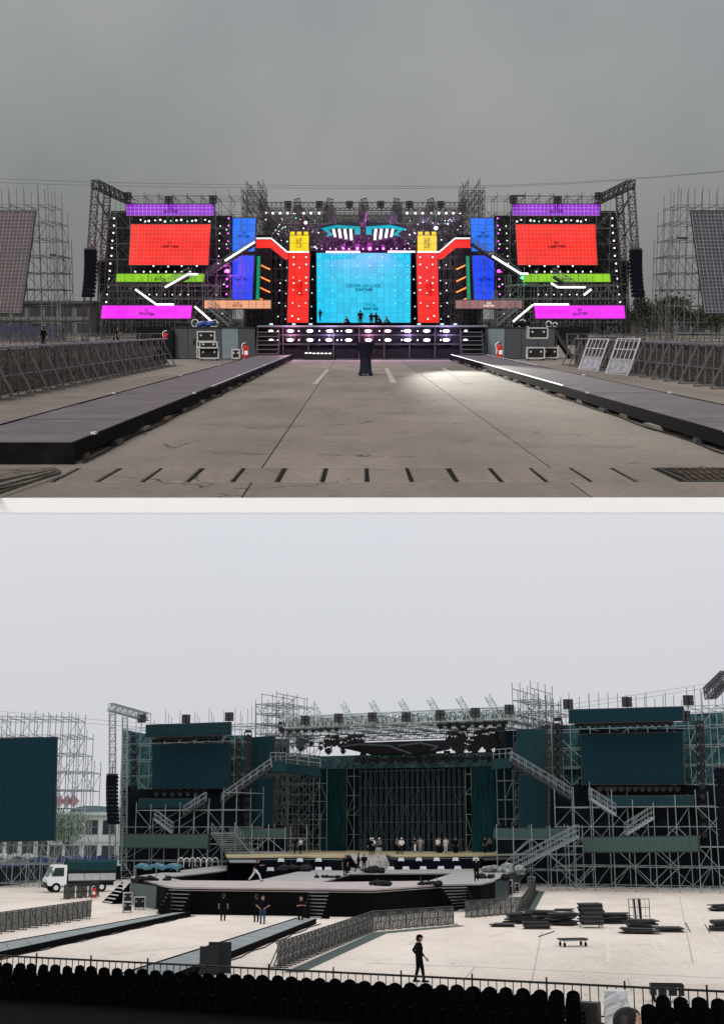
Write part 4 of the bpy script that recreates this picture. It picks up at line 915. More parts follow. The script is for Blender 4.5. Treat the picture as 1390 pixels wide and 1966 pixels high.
for k in range(11):
    for j in range(2):
        pink = k in (1, 3, 5, 6) and not (j and k == 6)
        M = TR((px(522 + 37 * k + random.uniform(-1, 1), YF), YF - 0.02, 1.47 - 0.46 * j)) @ Matrix.Diagonal((1.75 if not (k == 10 and j == 0) else 1.2, 1, 0.8, 1))
        props(link('stage_light', lamp_mesh('par', 0.10 if 0 < k < 10 else 0.07, M_LENSR if pink else M_LENS), None, M), 'broad %s lamp in the %s row of the stage front, %s from left' % ('pinkish' if pink else 'white', ('upper', 'lower')[j], ORD[k]), 'stage light', 'big stage front lamps %s %d' % ('pink' if pink else 'white', j))
for k, x in enumerate((522, 565, 597, 804, 848, 873)):
    t = thing('footlight', 'small pale footlight box on the stage edge, number %s from the left' % ('one', 'two', 'three', 'four', 'five', 'six')[k], 'footlight', (px(x, YF), YF + 0.4, 1.735), 0, 'stage edge footlights')
    g = G(); g.box((0, 0, 0.07), (0.2, 0.15, 0.1)); part('housing', g, M_CASE, t); g = G(); g.box((0, -0.08, 0.08), (0.18, 0.01, 0.08)); part('lens', g, mat('footlight_lens', (0.5, 0.7, 0.75), emit=(0.4, 0.7, 0.8), estr=0.35, var=0), t)
t = thing('equipment_rack', 'low rack with white lit labels under the stage, left of centre', 'rack', (px(612, YF), YF - 0.35, 0))
g = G(); g.box((0, 0, 0.22), (1.5, 0.4, 0.4)); part('body', g, M_CASE, t)
for k in range(7): g = G(); g.box((-0.6 + 0.2 * k, -0.205, 0.34 if k > 1 else 0.36), (0.13, 0.01, 0.05)); part('lit_label', g, mat('lit_label', (0.9, 0.9, 0.9), emit=(1, 1, 1), estr=0.7, var=0, sampling='NONE'), t)
for k, (xa, lab) in enumerate(((497, 'open black steps against the stage front, left end'), (882, 'open black steps against the stage front, right end'))):
    t = thing('access_steps', lab, 'steps', (px(xa, YF), YF - 1.6, 0), 0, 'stage access steps'); 
    for i in range(7): g = G(); g.box((0.55, 0.15 + 0.22 * i, 0.12 + 0.215 * i), (1.1, 0.24, 0.035)); part('tread', g, M_STEEL, t)
    for s in (0, 1.1): g = G(); g.bar((s, 0, 0), (s, 1.55, 1.5), 0.035); g.bar((s, 1.5, 0), (s, 1.5, 1.5), 0.03); part('stringer', g, M_DARKST, t)
for side in (0, 1):
    X = (lambda x: mirror(x)) if side else (lambda x: x); SD = ('left', 'right')[side]; YB = YF + 1.5; s = -1 if side == 0 else 1
    xa, xb = sorted((px(X(332), YB), px(X(492), YB)))
    t = thing('stage_block', 'dark grey clad block with a paler panel at the %s end of the stage' % SD, 'stage block', ((xa + xb) / 2, YB, 0), 0, 'stage end blocks'); w = xb - xa
    g = G(); g.b2((-w / 2, 0.06, 0), (w / 2, 9, 1.62)); part('carcass', g, M_BLACK, t)
    for k in range(5):
        g = G(); a = -w / 2 + w * k / 5; pale = (k == 3 and side == 0) or (k == 1 and side == 1)
        g.b2((a + 0.012, 0, 0.03), (a + w / 5 - 0.012, 0.05, 1.60)); part('cladding_panel', g, mat('pale_cladding', (0.14, 0.18, 0.20), 0.5) if pale else mat('dark_cladding', (0.045, 0.05, 0.056), 0.5), t)
    g = G(); g.b2((-w / 2, -0.05, 1.625), (w / 2, 9, 1.66)); part('top_board', g, M_DARKST, t)
    if side == 0: g = G(); g.b2((-w * 0.24, -0.03, 0.75), (-w * 0.16, -0.005, 1.05)); part('socket_box', g, M_CASE, t)
    # stacked flight cases in front
    Yc = A(0, 692, z=0).y
    if side == 0:
        C3 = [(403, 692, .95, .5, .5, 0, 'wide lower'), (386, 690, .30, .35, .85, 0, 'tall narrow'), (402, 0, .85, .45, .28, .64, 'middle'), (398, 0, .85, .45, .48, .96, 'open-front upper'), (454, 692, .36, .4, .42, 0, 'small square'), (346, 686, .62, .5, .46, 0, 'pale open'), (325, 688, .4, .5, .5, 0, 'half hidden')]
    else:
        C3 = [(1027, 692, .85, .5, .52, 0, 'pale wide front'), (1054, 691, .75, .5, .5, 0, 'black end'), (1013, 688, .6, .5, .95, 0, 'tall rear'), (1055, 688, .6, .5, .9, 0, 'second tall rear'), (1030, 0, .95, .45, .5, 1.12, 'twin top')]
    for x, y, w2, d2, h2, z2, nm in C3:
        yy = A(x, y, z=0).y if y else Yc - 0.25
        flight_case('%s flight case of the pile by the %s stage block' % (nm, SD), (px(x, yy), yy + 0.3, z2), (w2, d2, h2), random.uniform(-0.06, 0.06), wheels=(z2 == 0), group='flight cases by the stage blocks')
    if side == 1:   # a case needs support
        pass
    extinguisher('red wheeled fire extinguisher standing by the %s stage block' % SD, A(472 if side == 0 else 959, 693, z=0), 0.95 if side == 0 else 1.0, 0.2)
    # coiled hoses, fans and bags on the block
    M_PALE = mat('pale_plastic', (0.62, 0.63, 0.62), 0.5)
    for k in range(6):
        x = (378, 384, 391, 399, 407, 415)[k] if side == 0 else (985, 992, 1000, 1009, 1050, 1062)[k]; Y2 = YB + 2 + (k % 3)
        t2 = thing('coiled_duct', 'white coiled duct lying on the %s stage block, number %s' % (SD, ('one', 'two', 'three', 'four', 'five', 'six')[k]), 'duct', (px(x, Y2), Y2, 1.66), random.uniform(-0.6, 0.6), 'white coiled ducts'); g = G(); r_ = random.uniform(0.10, 0.2)
        g.path([Vector((r_ * math.cos(a), 0.06 * math.sin(a * 2), r_ + 0.02 + r_ * math.sin(a))) for a in [i * 2 * math.pi / 14 for i in range(13)]], 0.03); part('duct_loop', g, M_PALE, t2)
        g = G(); g.box((0, 0, 0.02), (r_ * 1.4, 0.2, 0.04)); part('stand', g, M_DARKST, t2)
    g = G()
    for k in range(6): g.ball((0.13 * k - 0.3, 0.05 * (k % 2), 0.13 + 0.04 * (k % 3)), 0.17, 0, 8, 5, (1, 1, 0.8))
    one('equipment_bag', g, mat('blue_bag', (0.02, 0.06, 0.25), 0.6) if side == 0 else M_BLACK, '%s crumpled bag on the %s stage block' % (('blue', 'black')[side], SD), 'bag', None, (px(X(397), YB + 1), YB + 1, 1.66), smooth=True)
extinguisher('red fire extinguisher half hidden far left behind the barrier end', A(319, 668, z=0), 1.5, 0)
stair('dark open stair at the outer end of the right stage block', (px(1112, YF), YF + 2, 0), (px(1068, YF), YF + 2, 1.65), 1.2, 7, M_DARKST, False, None)
t = thing('side_ramp', 'black draped ramp at the outer end of the left stage block', 'ramp', (px(330, YF), YF + 1, 0)); g = G(); g.extr([(0, 0, 0), (-1.1, 0, 0), (-0.7, 0, 0.7), (0, 0, 1.55)], (0, 3, 0)); part('drape', g, M_BLACK, t)

# coloured light given off by the lit lamps of the stage front and of the row above the cyan screen
def glow(loc, e, c, r=0.15):
    l = bpy.data.lights.new('lamp_glow', 'POINT'); l.energy = e; l.color = c; l.shadow_soft_size = r
    o = bpy.data.objects.new('lamp_glow', l); COL.objects.link(o); o.location = MA @ Vector(loc)
for k in range(5): glow((px(560 + 74 * k, YF), YF - 0.45, 1.25), 55, (1.0, 0.42, 0.75) if k in (0, 2) else (0.75, 0.5, 1.0))
for x, c in ((659, (1.0, 0.1, 0.9)), (686, (1.0, 0.1, 0.9)), (710, (1.0, 0.1, 0.9)), (736, (0.9, 0.1, 1.0)), (437, (1.0, 0.15, 0.9))):
    p = A(x, 474 if x > 500 else 519, Y=185.2 if x > 500 else 169); glow(p, 420, c)
p = A(837, 437, Y=176.5); glow(p, 500, (0.6, 0.45, 1.0)); p = A(1003, 532, Y=157.3); glow(p, 150, (0.1, 1.0, 0.35))

# people of the upper court
person('person in a dark hooded jacket standing before the cyan centre screen', A(692, 625.5, Y=150), 0.05, 'robe' if False else 'stand', NVY, BLK, h=1.75)
person('small dark figure standing at the lower left corner of the cyan screen', A(615, 616, Y=184), 0.6, 'walk', BLK, BLK, h=1.6)
for k, (x, y, p, w_) in enumerate(((713, 625, 'stand', 'leftmost dark figure of the crew group on deck right of centre'), (722, 625, 'phone', 'dark figure busy in the middle of the crew group on deck'), (730, 625, 'crouch', 'crouching dark figure in the crew group on deck'), (745, 625, 'crouch', 'lone crouching figure on deck far right of centre'), (668, 625, 'crouch', 'crouching figure among cables on deck left of centre'))):
    person(w_, A(x, y + 0.4, Y=135), 0.5 * k, p, BLK, BLK, h=1.35 if p != 'crouch' else 1.5)
person('dark figure walking behind the left barriers near the frame edge', A(84, 667, z=0), 1.2, 'walk', BLK, BLK, h=1.68)
person('dark figure leaning over the far barriers left of the stage', A(222, 664, z=0), -1.0, 'stride', BLK, BLK, h=1.7)

# outer grid screens on their own scaffolds
for side in (0, 1):
    X = (lambda x: mirror(x)) if side else (lambda x: x); SD = ('left', 'right')[side]
    p = [A(X(x), y, Y=150) for x, y in ((-62, 405), (67, 405), (41, 600), (-88, 600))]; p = [p[1], p[0], p[3], p[2]] if side else p
    screen('dim %s LED wall with white grid at the %s frame edge' % (('brown', 'slate')[side], SD), *p, LED['dim2' if side else 'dim'], 9, 14, (2, 2), group='outer LED walls', thick=0.3)
    cols = [A(X(x), y, Y=152) for x, y in ((-70, 362), (-42, 362), (-13, 362), (16, 362), (45, 362), (72, 361), (92, 366), (104, 402), (112, 460))]
    scaffold('open grey scaffold holding the outer LED wall at the %s edge' % SD, cols, (0, 7, 0), 2, 1.9, M_STEEL, 0.045, 'outer wall scaffolds', rnd=0.6, boards=0.05)

# overhead wires
for k, (ya, yb2, yc, Y) in enumerate(((340, 353, 325, 140), (348, 358, 326, 142))):
    a, b, c = A(-60, ya, Y=Y), A(560, yb2 + 2, Y=Y), A(1450, yc - 3, Y=Y); g = G()
    pts = [a.lerp(b, i / 8) - Vector((0, 0, math.sin(math.pi * i / 8) * 0.15)) for i in range(8)] + [b.lerp(c, i / 10) - Vector((0, 0, math.sin(math.pi * i / 10) * 0.8)) for i in range(11)]
    g.path([p - a for p in pts], 0.018, 0, 3); one('overhead_wire', g, M_DARKST, 'thin overhead wire across the grey sky, %s one' % ('upper', 'lower')[k], 'wire', 'overhead wires', a)

# ------------------------------------------------------------------ trees and buildings behind
def tree(label, loc, h, rad, leaf, seed, n=1500, trunk=0.4, ls=0.35):
    rng = random.Random(seed); t = thing('tree', label, 'tree', loc, rng.random() * 6, 'trees behind the stages')
    g = G(); top = Vector((0, 0, h * 0.45)); g.bar((0, 0, 0), top, 0.035 * h, 0, 7, 0.022 * h); cl = []
    for i in range(9):
        a = i * 2.4 + rng.random(); q = top + Vector((math.cos(a) * rad * rng.uniform(.45, .85), math.sin(a) * rad * rng.uniform(.45, .85), h * rng.uniform(.08, .5)))
        g.bar(top * rng.uniform(.7, 1), q, 0.014 * h, 0, 5, 0.005 * h); cl.append(q)
    part('trunk', g, mat('bark', (0.07, 0.06, 0.05), 0.9), t); g = G()
    for i in range(n):
        c = rng.choice(cl); d = Vector((rng.gauss(0, 1), rng.gauss(0, 1), rng.gauss(0, .8))) * rad * 0.24; p = c + d
        u = Vector((rng.gauss(0, 1), rng.gauss(0, 1), rng.gauss(0, 1))).normalized() * ls * rng.uniform(.5, 1); v = u.cross(Vector((rng.gauss(0, 1), rng.gauss(0, 1), rng.gauss(0, 1)))).normalized() * ls * 0.5
        o = len(g.v); g.v += [tuple(p - u), tuple(p + v), tuple(p + u), tuple(p - v)]; g.face([o, o + 1, o + 2, o + 3])
    part('crown', g, leaf, t)
    return t
LEAF_D = mat('dark_leaf', (0.035, 0.045, 0.03), 0.8, var=0.4, scale=1.2)
for k, (x, y, Y, h, r_) in enumerate(((1222, 652, 210, 6.5, 2.2), (1290, 652, 185, 6.0, 2.6), (1268, 650, 230, 5.2, 3.5), (1330, 650, 240, 4.8, 3.5), (1238, 650, 260, 4.6, 3.5), (1375, 650, 230, 5.0, 3.2))):
    p = A(x, y, Y=Y); tree('dark roadside tree right of the lit stage, %s' % ('beside the black speaker', 'bare-stemmed before the scaffold', 'low and broad in the gap', 'low behind the right scaffold', 'low beside the lamp post', 'at the far right edge')[k], (p.x, Y, 0), h, r_, LEAF_D, 20 + k, 900)
def building(label, x0, x1, ytop, Y, depth, wallm, roofm, nwin, storeys=2, zb=0.0, f=A, hz=None):
    a, b = f(x0, ytop, Y=Y), f(x1, ytop, Y=Y); w = b.x - a.x; h = a.z; t = thing('building', label, 'building', ((a.x + b.x) / 2, Y, 0))
    g = G(); g.b2((-w / 2, 0, 0), (w / 2, depth, h - 0.5)); part('wall', g, wallm, t)
    g = G(); g.b2((-w / 2 - 0.8, -0.9, h - 0.5), (w / 2 + 0.8, depth + 0.8, h)); part('roof', g, roofm, t)
    sh = (h - 0.6) / storeys
    for s in range(storeys):
        g = G(); g.b2((-w / 2 - 0.1, -0.25, s * sh + sh * 0.97), (w / 2 + 0.1, 0.0, s * sh + sh * 1.03)); part('floor_band', g, roofm, t) if s < storeys - 1 else None
        for i in range(nwin):
            c = -w / 2 + w * (i + 0.5) / nwin; ww, hh = w / nwin * 0.62, sh * 0.5
            g = G(); g.b2((c - ww / 2 - .12, -0.1, s * sh + sh * .3 - .12), (c + ww / 2 + .12, -0.004, s * sh + sh * .3 + hh + .12)); wf = part('window', g, M_DARKST, t)
            g = G(); g.b2((c - ww / 2, -0.13, s * sh + sh * .3), (c + ww / 2, -0.102, s * sh + sh * .3 + hh)); part('pane', g, mat('window_glass', (0.03, 0.035, 0.045), 0.15), wf)
    return t
M_GREYW = mat('grey_render', (0.12, 0.12, 0.115), 0.9); M_GREYR = mat('grey_roof', (0.07, 0.07, 0.07), 0.8)
building('long low grey building behind the left scaffold of the lit stage', -40, 172, 577, 255, 30, M_GREYW, M_GREYR, 7, 2)
building('low grey shed behind the trees right of the lit stage', 1238, 1420, 607, 280, 25, M_GREYW, M_GREYR, 6, 1)
building('long dark hall far behind the lit stage', 150, 1260, 612, 300, 20, M_GREYW, M_GREYR, 20, 1)
for k, (x, y, Y, hook) in enumerate(((1250, 572, 215, 1), (1281, 553, 225, 0))):
    p = A(x, y, Y=Y); t = thing('street_lamp', '%s lamp post among the trees right of the lit stage' % ('curved', 'T-headed')[k], 'street lamp', (p.x, Y, 0), 0, 'lamp posts behind the trees')
    g = G(); g.bar((0, 0, 0), (0, 0, p.z - 0.6), 0.09, 0, 6, 0.06); part('post', g, M_DARKST, t); g = G()
    if hook: g.path([Vector((0, 0, p.z - .6)), Vector((-.5, 0, p.z)), Vector((-1.4, 0, p.z + .15))], .05); g.box((-1.7, 0, p.z + .12), (.6, .2, .1))
    else: g.bar((-.9, 0, p.z - .6), (.9, 0, p.z - .6), .05); g.box((-.8, 0, p.z - .5), (.5, .2, .14)); g.box((.8, 0, p.z - .5), (.5, .2, .14))
    part('lamp_head', g, M_DARKST, t)
M_TARP = mat('navy_tarp', (0.02, 0.025, 0.06), 0.6)
for k, (x0, x1, y1) in enumerate(((-20, 62, 624), (62, 112, 628))):
    a, b = A(x0, y1, Y=175), A(x1, y1, Y=175); g = G(); N = 12
    pts = [Vector((a.x + (b.x - a.x) * i / N, 175, a.z + 0.25 * math.sin(i * 2.3 + k))) for i in range(N + 1)]
    poly = [Vector((a.x, 175, 0))] + pts + [Vector((b.x, 175, 0))]; poly.reverse(); o = Vector((a.x, 175, 0)); g.extr([q - o for q in poly], (0, 4, 0))
    one('tarpaulin_pile', g, M_TARP, 'navy tarpaulin over a pile behind the left barriers, %s part' % ('outer', 'inner')[k], 'tarpaulin', 'navy tarpaulins', o)

# ================================================================== LOWER COURT: sky vault, ground
FRAME[0] = MB
inv = MB.inverted()
prof = [(YE + 0.06, -0.17), (20, -0.8), (60, -1.0), (300, -1.2), (700, -1.5), (820, -8), (880, -40), (900, -120), (905, -420)]
g = G(); xsv = [(-1, -420), (-1, -150), (-0.94, -30), (-0.8, -1)]
W = 420.0; rows = []
for (y, z) in prof:
    zb = z - 330 if z > -100 else z - 60
    row = [(-W, y, z - 260), (-W, y, z - 60), (-W * 0.97, y, z - 18), (-W * 0.88, y, z - 2), (-W * 0.7, y, z), (W * 0.7, y, z), (W * 0.88, y, z - 2), (W * 0.97, y, z - 18), (W, y, z - 60), (W, y, z - 260)]
    rows.append([len(g.v) + i for i in range(len(row))]); g.v += [tuple(inv @ Vector(p)) for p in row]
for a, b in zip(rows, rows[1:]):
    for i in range(len(a) - 1): g.face([a[i], b[i], b[i + 1], a[i + 1]])
m = bpy.data.materials.new('overcast_sky'); m.use_nodes = True; n = m.node_tree; n.nodes.clear()
o_ = n.nodes.new('ShaderNodeOutputMaterial'); e_ = n.nodes.new('ShaderNodeEmission'); tcx = n.nodes.new('ShaderNodeTexCoord')
sb = n.nodes.new('ShaderNodeVectorMath'); sb.operation = 'SUBTRACT'; sb.inputs[1].default_value = (0, 90, 2)
nm = n.nodes.new('ShaderNodeVectorMath'); nm.operation = 'NORMALIZE'; sx = n.nodes.new('ShaderNodeSeparateXYZ')
sq = n.nodes.new('ShaderNodeMath'); sq.operation = 'MULTIPLY'; ma = n.nodes.new('ShaderNodeMath'); ma.operation = 'MULTIPLY_ADD'
SKYB = 0.315
ma.inputs[1].default_value = 2.1 * SKYB; ma.inputs[2].default_value = SKYB      # an overcast sky, brighter towards the zenith
n.links.new(tcx.outputs['Object'], sb.inputs[0]); n.links.new(sb.outputs[0], nm.inputs[0]); n.links.new(nm.outputs[0], sx.inputs[0])
n.links.new(sx.outputs['Z'], sq.inputs[0]); n.links.new(sx.outputs['Z'], sq.inputs[1]); n.links.new(sq.outputs[0], ma.inputs[0]); n.links.new(ma.outputs[0], e_.inputs['Strength'])
nzz = n.nodes.new('ShaderNodeTexNoise'); nzz.inputs['Scale'].default_value = 3.0; nzz.inputs['Detail'].default_value = 3; rz_ = n.nodes.new('ShaderNodeValToRGB')
rz_.color_ramp.elements[0].color = (0.96, 0.985, 1.07, 1); rz_.color_ramp.elements[1].color = (1.02, 1.02, 1.07, 1)
n.links.new(nm.outputs[0], nzz.inputs['Vector']); n.links.new(nzz.outputs['Fac'], rz_.inputs['Fac']); n.links.new(rz_.outputs[0], e_.inputs['Color'])
n.links.new(e_.outputs[0], o_.inputs['Surface']); struct('sky', g, m)
M_PALEC = concrete('cream_concrete', (0.55, 0.475, 0.39), (0.72, 0.635, 0.535), (0.46, 0.40, 0.335), 0.16, 0.05, 5.0, 0.3)  # light cream concrete of the lower court
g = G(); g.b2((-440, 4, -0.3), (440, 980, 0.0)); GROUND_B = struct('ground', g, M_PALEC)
# court joints as shallow dark seams of filler
M_SEAM = mat('seam_filler', (0.43, 0.385, 0.33), 0.9)
for k, (a, b, w_) in enumerate(((( 920, 1858), (1390, 1879), .07), ((700, 1850), (920, 1858), .07), ((1212, 1905), (1205, 1880), .05), ((888, 1885), (912, 1858), .05), ((1020, 1890), (1040, 1790), .04), ((1300, 1700), (1330, 1850), .05), ((200, 1835), (560, 1800), .05), ((1060, 1722), (1380, 1728), .08), ((940, 1800), (985, 1788), .05))):
    p, q = B(*a, z=0.004), B(*b, z=0.004); d = (q - p).normalized(); s_ = Vector((-d.y, d.x, 0)) * w_ * .6; g = G(); g.extr([-s_, q - p - s_, q - p + s_, s_], (0, 0, 0.002)); part_o = link('joint_seam', g.mesh('joint_seam', M_SEAM), GROUND_B); part_o.matrix_local = Matrix.Translation(p)
for k, (a, b) in enumerate((((1290, 1700), (1390, 1830)), ((1165, 1770), (1168, 1850)), ((1245, 1800), (1280, 1850)))):
    p, q = B(*a, z=0.005), B(*b, z=0.005); d = (q - p).normalized(); s_ = Vector((-d.y, d.x, 0)) * .09; g = G(); g.extr([-s_, q - p - s_, q - p + s_, s_], (0, 0, 0.002)); one('paint_band', g, mat('old_line_paint', (0.66, 0.60, 0.51), 0.9), 'faint pale line painted on the bright court, %s one' % ('long diagonal', 'left', 'middle')[k], 'paint band', 'paint lines of the bright court', p)

# ================================================================== LOWER COURT: stage
OFFB = mat('led_off_blue', (0.009, 0.029, 0.040), 0.8, var=0.10, scale=0.15); OFFT = mat('led_off_teal', (0.010, 0.031, 0.037), 0.8, var=0.12, scale=0.2); OFFG = mat('led_off_green', (0.034, 0.070, 0.060), 0.55, var=0.08, scale=0.3); OFFC = mat('led_off_slate', (0.016, 0.045, 0.049), 0.8, var=0.1)
def offs(label, pts, m, off):
    w, h = pts[1][0] - pts[0][0], pts[3][1] - pts[0][1]
    return screen(label, *[B(x, y, off=off) for x, y in pts], m, max(2, round(w / 16)), max(1, round(h / 16)), (1, 1), group='switched-off LED screens', gap=0.007)
offs('switched-off dark LED strip across the top of the left wing', ((280, 1393), (441, 1388), (441, 1410), (280, 1415)), OFFT, -4)
offs('large switched-off dark blue LED screen of the left wing', ((294, 1430), (440, 1428), (438.5, 1513), (292, 1513)), OFFB, 0)
offs('switched-off teal LED strip below the large screen of the left wing', ((267, 1535), (395, 1535), (393, 1551), (265, 1551)), OFFC, -1)
offs('switched-off grey green LED strip at the foot of the left wing', ((238, 1603), (400, 1603.5), (399, 1629), (236, 1628)), OFFG, -9)
offs('upper switched-off teal LED screen left of the dark stage opening', ((481, 1417), (525, 1415), (522, 1483), (480, 1486)), OFFT, 2)
offs('lower switched-off teal LED screen under the left stairs', ((479, 1497), (523, 1494), (523, 1586), (477, 1586)), OFFT, 2)
offs('switched-off green LED strip left of the crew on stage', ((440, 1592), (549, 1592), (549, 1609), (440, 1609)), OFFG, -8)
offs('switched-off dark LED strip across the top of the right wing', ((1093, 1364), (1310, 1358), (1310, 1383), (1093, 1388)), OFFB, -4)
offs('large switched-off dark blue LED screen of the right wing', ((1115, 1411), (1309, 1407), (1313, 1505), (1117, 1506)), OFFB, 0)
offs('switched-off teal LED strip below the large screen of the right wing', ((1147, 1530), (1330, 1529), (1330, 1548), (1147, 1548)), OFFC, -1)
offs('switched-off moss green LED strip at the foot of the right wing', ((1120, 1609), (1340, 1607), (1341, 1635), (1122, 1637)), OFFG, -9)
offs('upper switched-off LED screen right of the dark stage opening', ((992, 1402), (1044, 1400), (1045, 1476), (992, 1476)), OFFC, 2)
offs('lower switched-off LED screen under the right stairs', ((997, 1488), (1050, 1488), (1050, 1591), (996, 1591)), OFFT, 2)
offs('switched-off green LED strip right of the crew on stage', ((948, 1592), (1095, 1592), (1093, 1610), (948, 1610)), OFFG, -8)
screen('huge switched-off LED wall cut by the left edge of the lower view', *[B(x, y, Y=138) for x, y in ((-70, 1421), (110, 1416), (102, 1614), (-74, 1617))], OFFB, 11, 12, (1, 1), group='switched-off LED screens', gap=0.007)

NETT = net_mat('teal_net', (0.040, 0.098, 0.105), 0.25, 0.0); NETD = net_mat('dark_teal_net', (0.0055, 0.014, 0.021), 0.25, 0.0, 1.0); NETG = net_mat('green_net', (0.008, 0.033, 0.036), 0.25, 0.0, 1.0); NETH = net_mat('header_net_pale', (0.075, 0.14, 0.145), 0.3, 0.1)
def net(label, pts, m, off, n=4):
    P = [B(x, y, off=off) for x, y in pts]; o = P[3]; t = thing('stage_net', label, 'net', o, 0, 'nets of the unlit stage')
    for k in range(n):
        f0, f1 = k / n, (k + 1) / n; g = G(); g.extr([P[3].lerp(P[2], f0) - o, P[3].lerp(P[2], f1) - o, P[0].lerp(P[1], f1) - o, P[0].lerp(P[1], f0) - o], (0, 0.05, 0)); part('net_sheet', g, m, t)
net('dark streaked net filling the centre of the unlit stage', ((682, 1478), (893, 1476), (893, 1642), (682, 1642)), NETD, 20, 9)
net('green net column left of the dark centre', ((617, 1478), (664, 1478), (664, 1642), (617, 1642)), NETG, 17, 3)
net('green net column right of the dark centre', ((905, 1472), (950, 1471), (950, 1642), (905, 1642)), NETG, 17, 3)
net('pale teal net band above the dark centre', ((556, 1454), (985, 1443), (985, 1472), (556, 1478)), NETH, 19, 10)
net('teal net left of the large left screen', ((234, 1400), (293, 1412), (291, 1660), (229, 1660)), NETT, 10, 3)
net('teal net between the left screens', ((440, 1418), (481, 1418), (479, 1520), (438, 1520)), NETT, 10, 2)
net('pale teal net at the outer edge of the right wing', ((1310, 1372), (1420, 1366), (1420, 1520), (1312, 1520)), NETT, 12, 4)
net('pale teal net between the right screens', ((1056, 1402), (1112, 1402), (1112, 1478), (1056, 1478)), NETT, 10, 2)
net('teal net behind the large left screen', ((291, 1414), (484, 1412), (482, 1525), (289, 1525)), NETT, 11, 6)
net('teal net behind the large right screen', ((1030, 1394), (1320, 1386), (1320, 1512), (1030, 1512)), NETT, 11, 8)
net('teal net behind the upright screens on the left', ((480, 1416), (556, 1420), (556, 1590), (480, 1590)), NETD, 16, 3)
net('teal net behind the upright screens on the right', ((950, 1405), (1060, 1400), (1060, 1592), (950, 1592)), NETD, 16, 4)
net('pale mesh along the front of the unlit roof truss', ((548, 1380), (990, 1361), (990, 1384), (548, 1402)), net_mat('pale_roof_mesh', (0.20, 0.25, 0.24), 0.22, 0.44), 1.5, 10)
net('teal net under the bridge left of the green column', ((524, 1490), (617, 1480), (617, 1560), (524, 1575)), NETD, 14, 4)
M_VOID = mat('void_black', (0.006, 0.008, 0.010), 0.95, var=0.5, scale=0.6)  # for added black sheets, put in to darken what shows behind the tubes
for k, (pts, off) in enumerate(((((232, 1516), (476, 1516), (476, 1672), (232, 1672)), 1.2), (((440, 1458), (1000, 1446), (1000, 1648), (440, 1648)), 26), (((1057, 1508), (1440, 1508), (1440, 1705), (1057, 1705)), 1.2), (((440, 1586), (552, 1586), (552, 1650), (440, 1650)), 3.5), (((955, 1586), (1100, 1586), (1100, 1700), (955, 1700)), 3.5), (((292, 1420), (442, 1418), (442, 1520), (292, 1520)), 8), (((1112, 1400), (1312, 1400), (1312, 1510), (1112, 1510)), 8))):
    P = [B(x, y, off=off) for x, y in pts]; o = P[3]; g = G(); g.extr([p - o for p in (P[3], P[2], P[1], P[0])], (0, 0.05, 0)); one('added_black_backing', g, M_VOID, 'added black backing sheet behind %s' % ('the left wing scaffold', 'the whole stage opening', 'the right wing scaffold', 'the green strip left of the crew', 'the green strip right of the crew', 'the large left screen', 'the large right screen')[k], 'backing sheet', 'added black backings', o)

DV = Vector((0.43, 0.9, 0)).normalized()
def scb(label, pts, off, depth, nd, dz, r=0.05, **k):
    scaffold(label, [B(x, y, off=off) for x, y in pts], DV * depth, nd, dz, M_STEELB if not k.pop('dark', 0) else mat('shadowed_tube', (0.10, 0.115, 0.115), 0.5), r, 'scaffolds of the unlit stage', **k)  # dark tube is a copy with shade put into its colour
scb('tall scaffold behind the left screens of the unlit stage', [(236, 1392), (262, 1380), (290, 1372), (318, 1371), (346, 1370), (374, 1369), (402, 1368), (430, 1366), (452, 1362), (476, 1362), (492, 1358)], 4, 8, 2, 2.0, 0.045, rnd=0.8)
scb('low bright scaffold carrying the strip of the left wing', [(237, 1585), (262, 1550), (290, 1550), (318, 1548), (346, 1548), (374, 1540), (402, 1535), (430, 1520), (455, 1520)], -7, 6, 1, 1.9, 0.045, rnd=1.0)
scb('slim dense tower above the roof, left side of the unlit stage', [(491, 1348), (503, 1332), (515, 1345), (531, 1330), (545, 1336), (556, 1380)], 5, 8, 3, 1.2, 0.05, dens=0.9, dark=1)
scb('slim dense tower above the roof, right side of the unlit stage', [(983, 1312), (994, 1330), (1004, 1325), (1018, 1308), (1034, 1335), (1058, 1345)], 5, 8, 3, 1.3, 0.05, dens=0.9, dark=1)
scb('tall scaffold behind the right screens of the unlit stage', [(1030, 1338), (1056, 1338), (1092, 1335), (1130, 1337), (1167, 1336), (1203, 1336), (1240, 1335), (1277, 1334), (1318, 1325), (1345, 1330), (1372, 1320), (1400, 1318)], 4, 8, 2, 2.0, 0.05, rnd=0.8)
scb('low bright scaffold carrying the strip of the right wing', [(1064, 1520), (1100, 1515), (1136, 1520), (1174, 1530), (1214, 1545), (1254, 1545), (1296, 1540), (1335, 1530), (1370, 1500), (1405, 1500)], -7, 6, 1, 1.9, 0.05, rnd=1.0)
scb('scaffold bays left of the green net column', [(532, 1490), (552, 1490), (575, 1488), (602, 1485), (614, 1480)], 12, 2, 1, 2.2, 0.04)
scb('bright scaffold bays right of the green net column', [(953, 1478), (968, 1478), (984, 1478)], 14, 6, 2, 2.2, 0.05)
scb('fine dark scaffold poles in front of the dark centre net', [(x, 1479) for x in range(690, 892, 10)], 18.6, .5, 1, 2.1, 0.03, dark=1, dens=0.3)
scb('thin scaffold posts left of the dark centre net', [(666, 1478), (680, 1478)], 18, 5, 1, 2.4, 0.045)
scb('thin scaffold posts right of the dark centre net', [(893, 1478), (904, 1478)], 18, 5, 1, 2.4, 0.045)
scb('scaffold under the green strip left of the crew', [(452, 1588), (484, 1588), (516, 1588), (548, 1588)], -8.5, 5, 1, 1.5, 0.05)
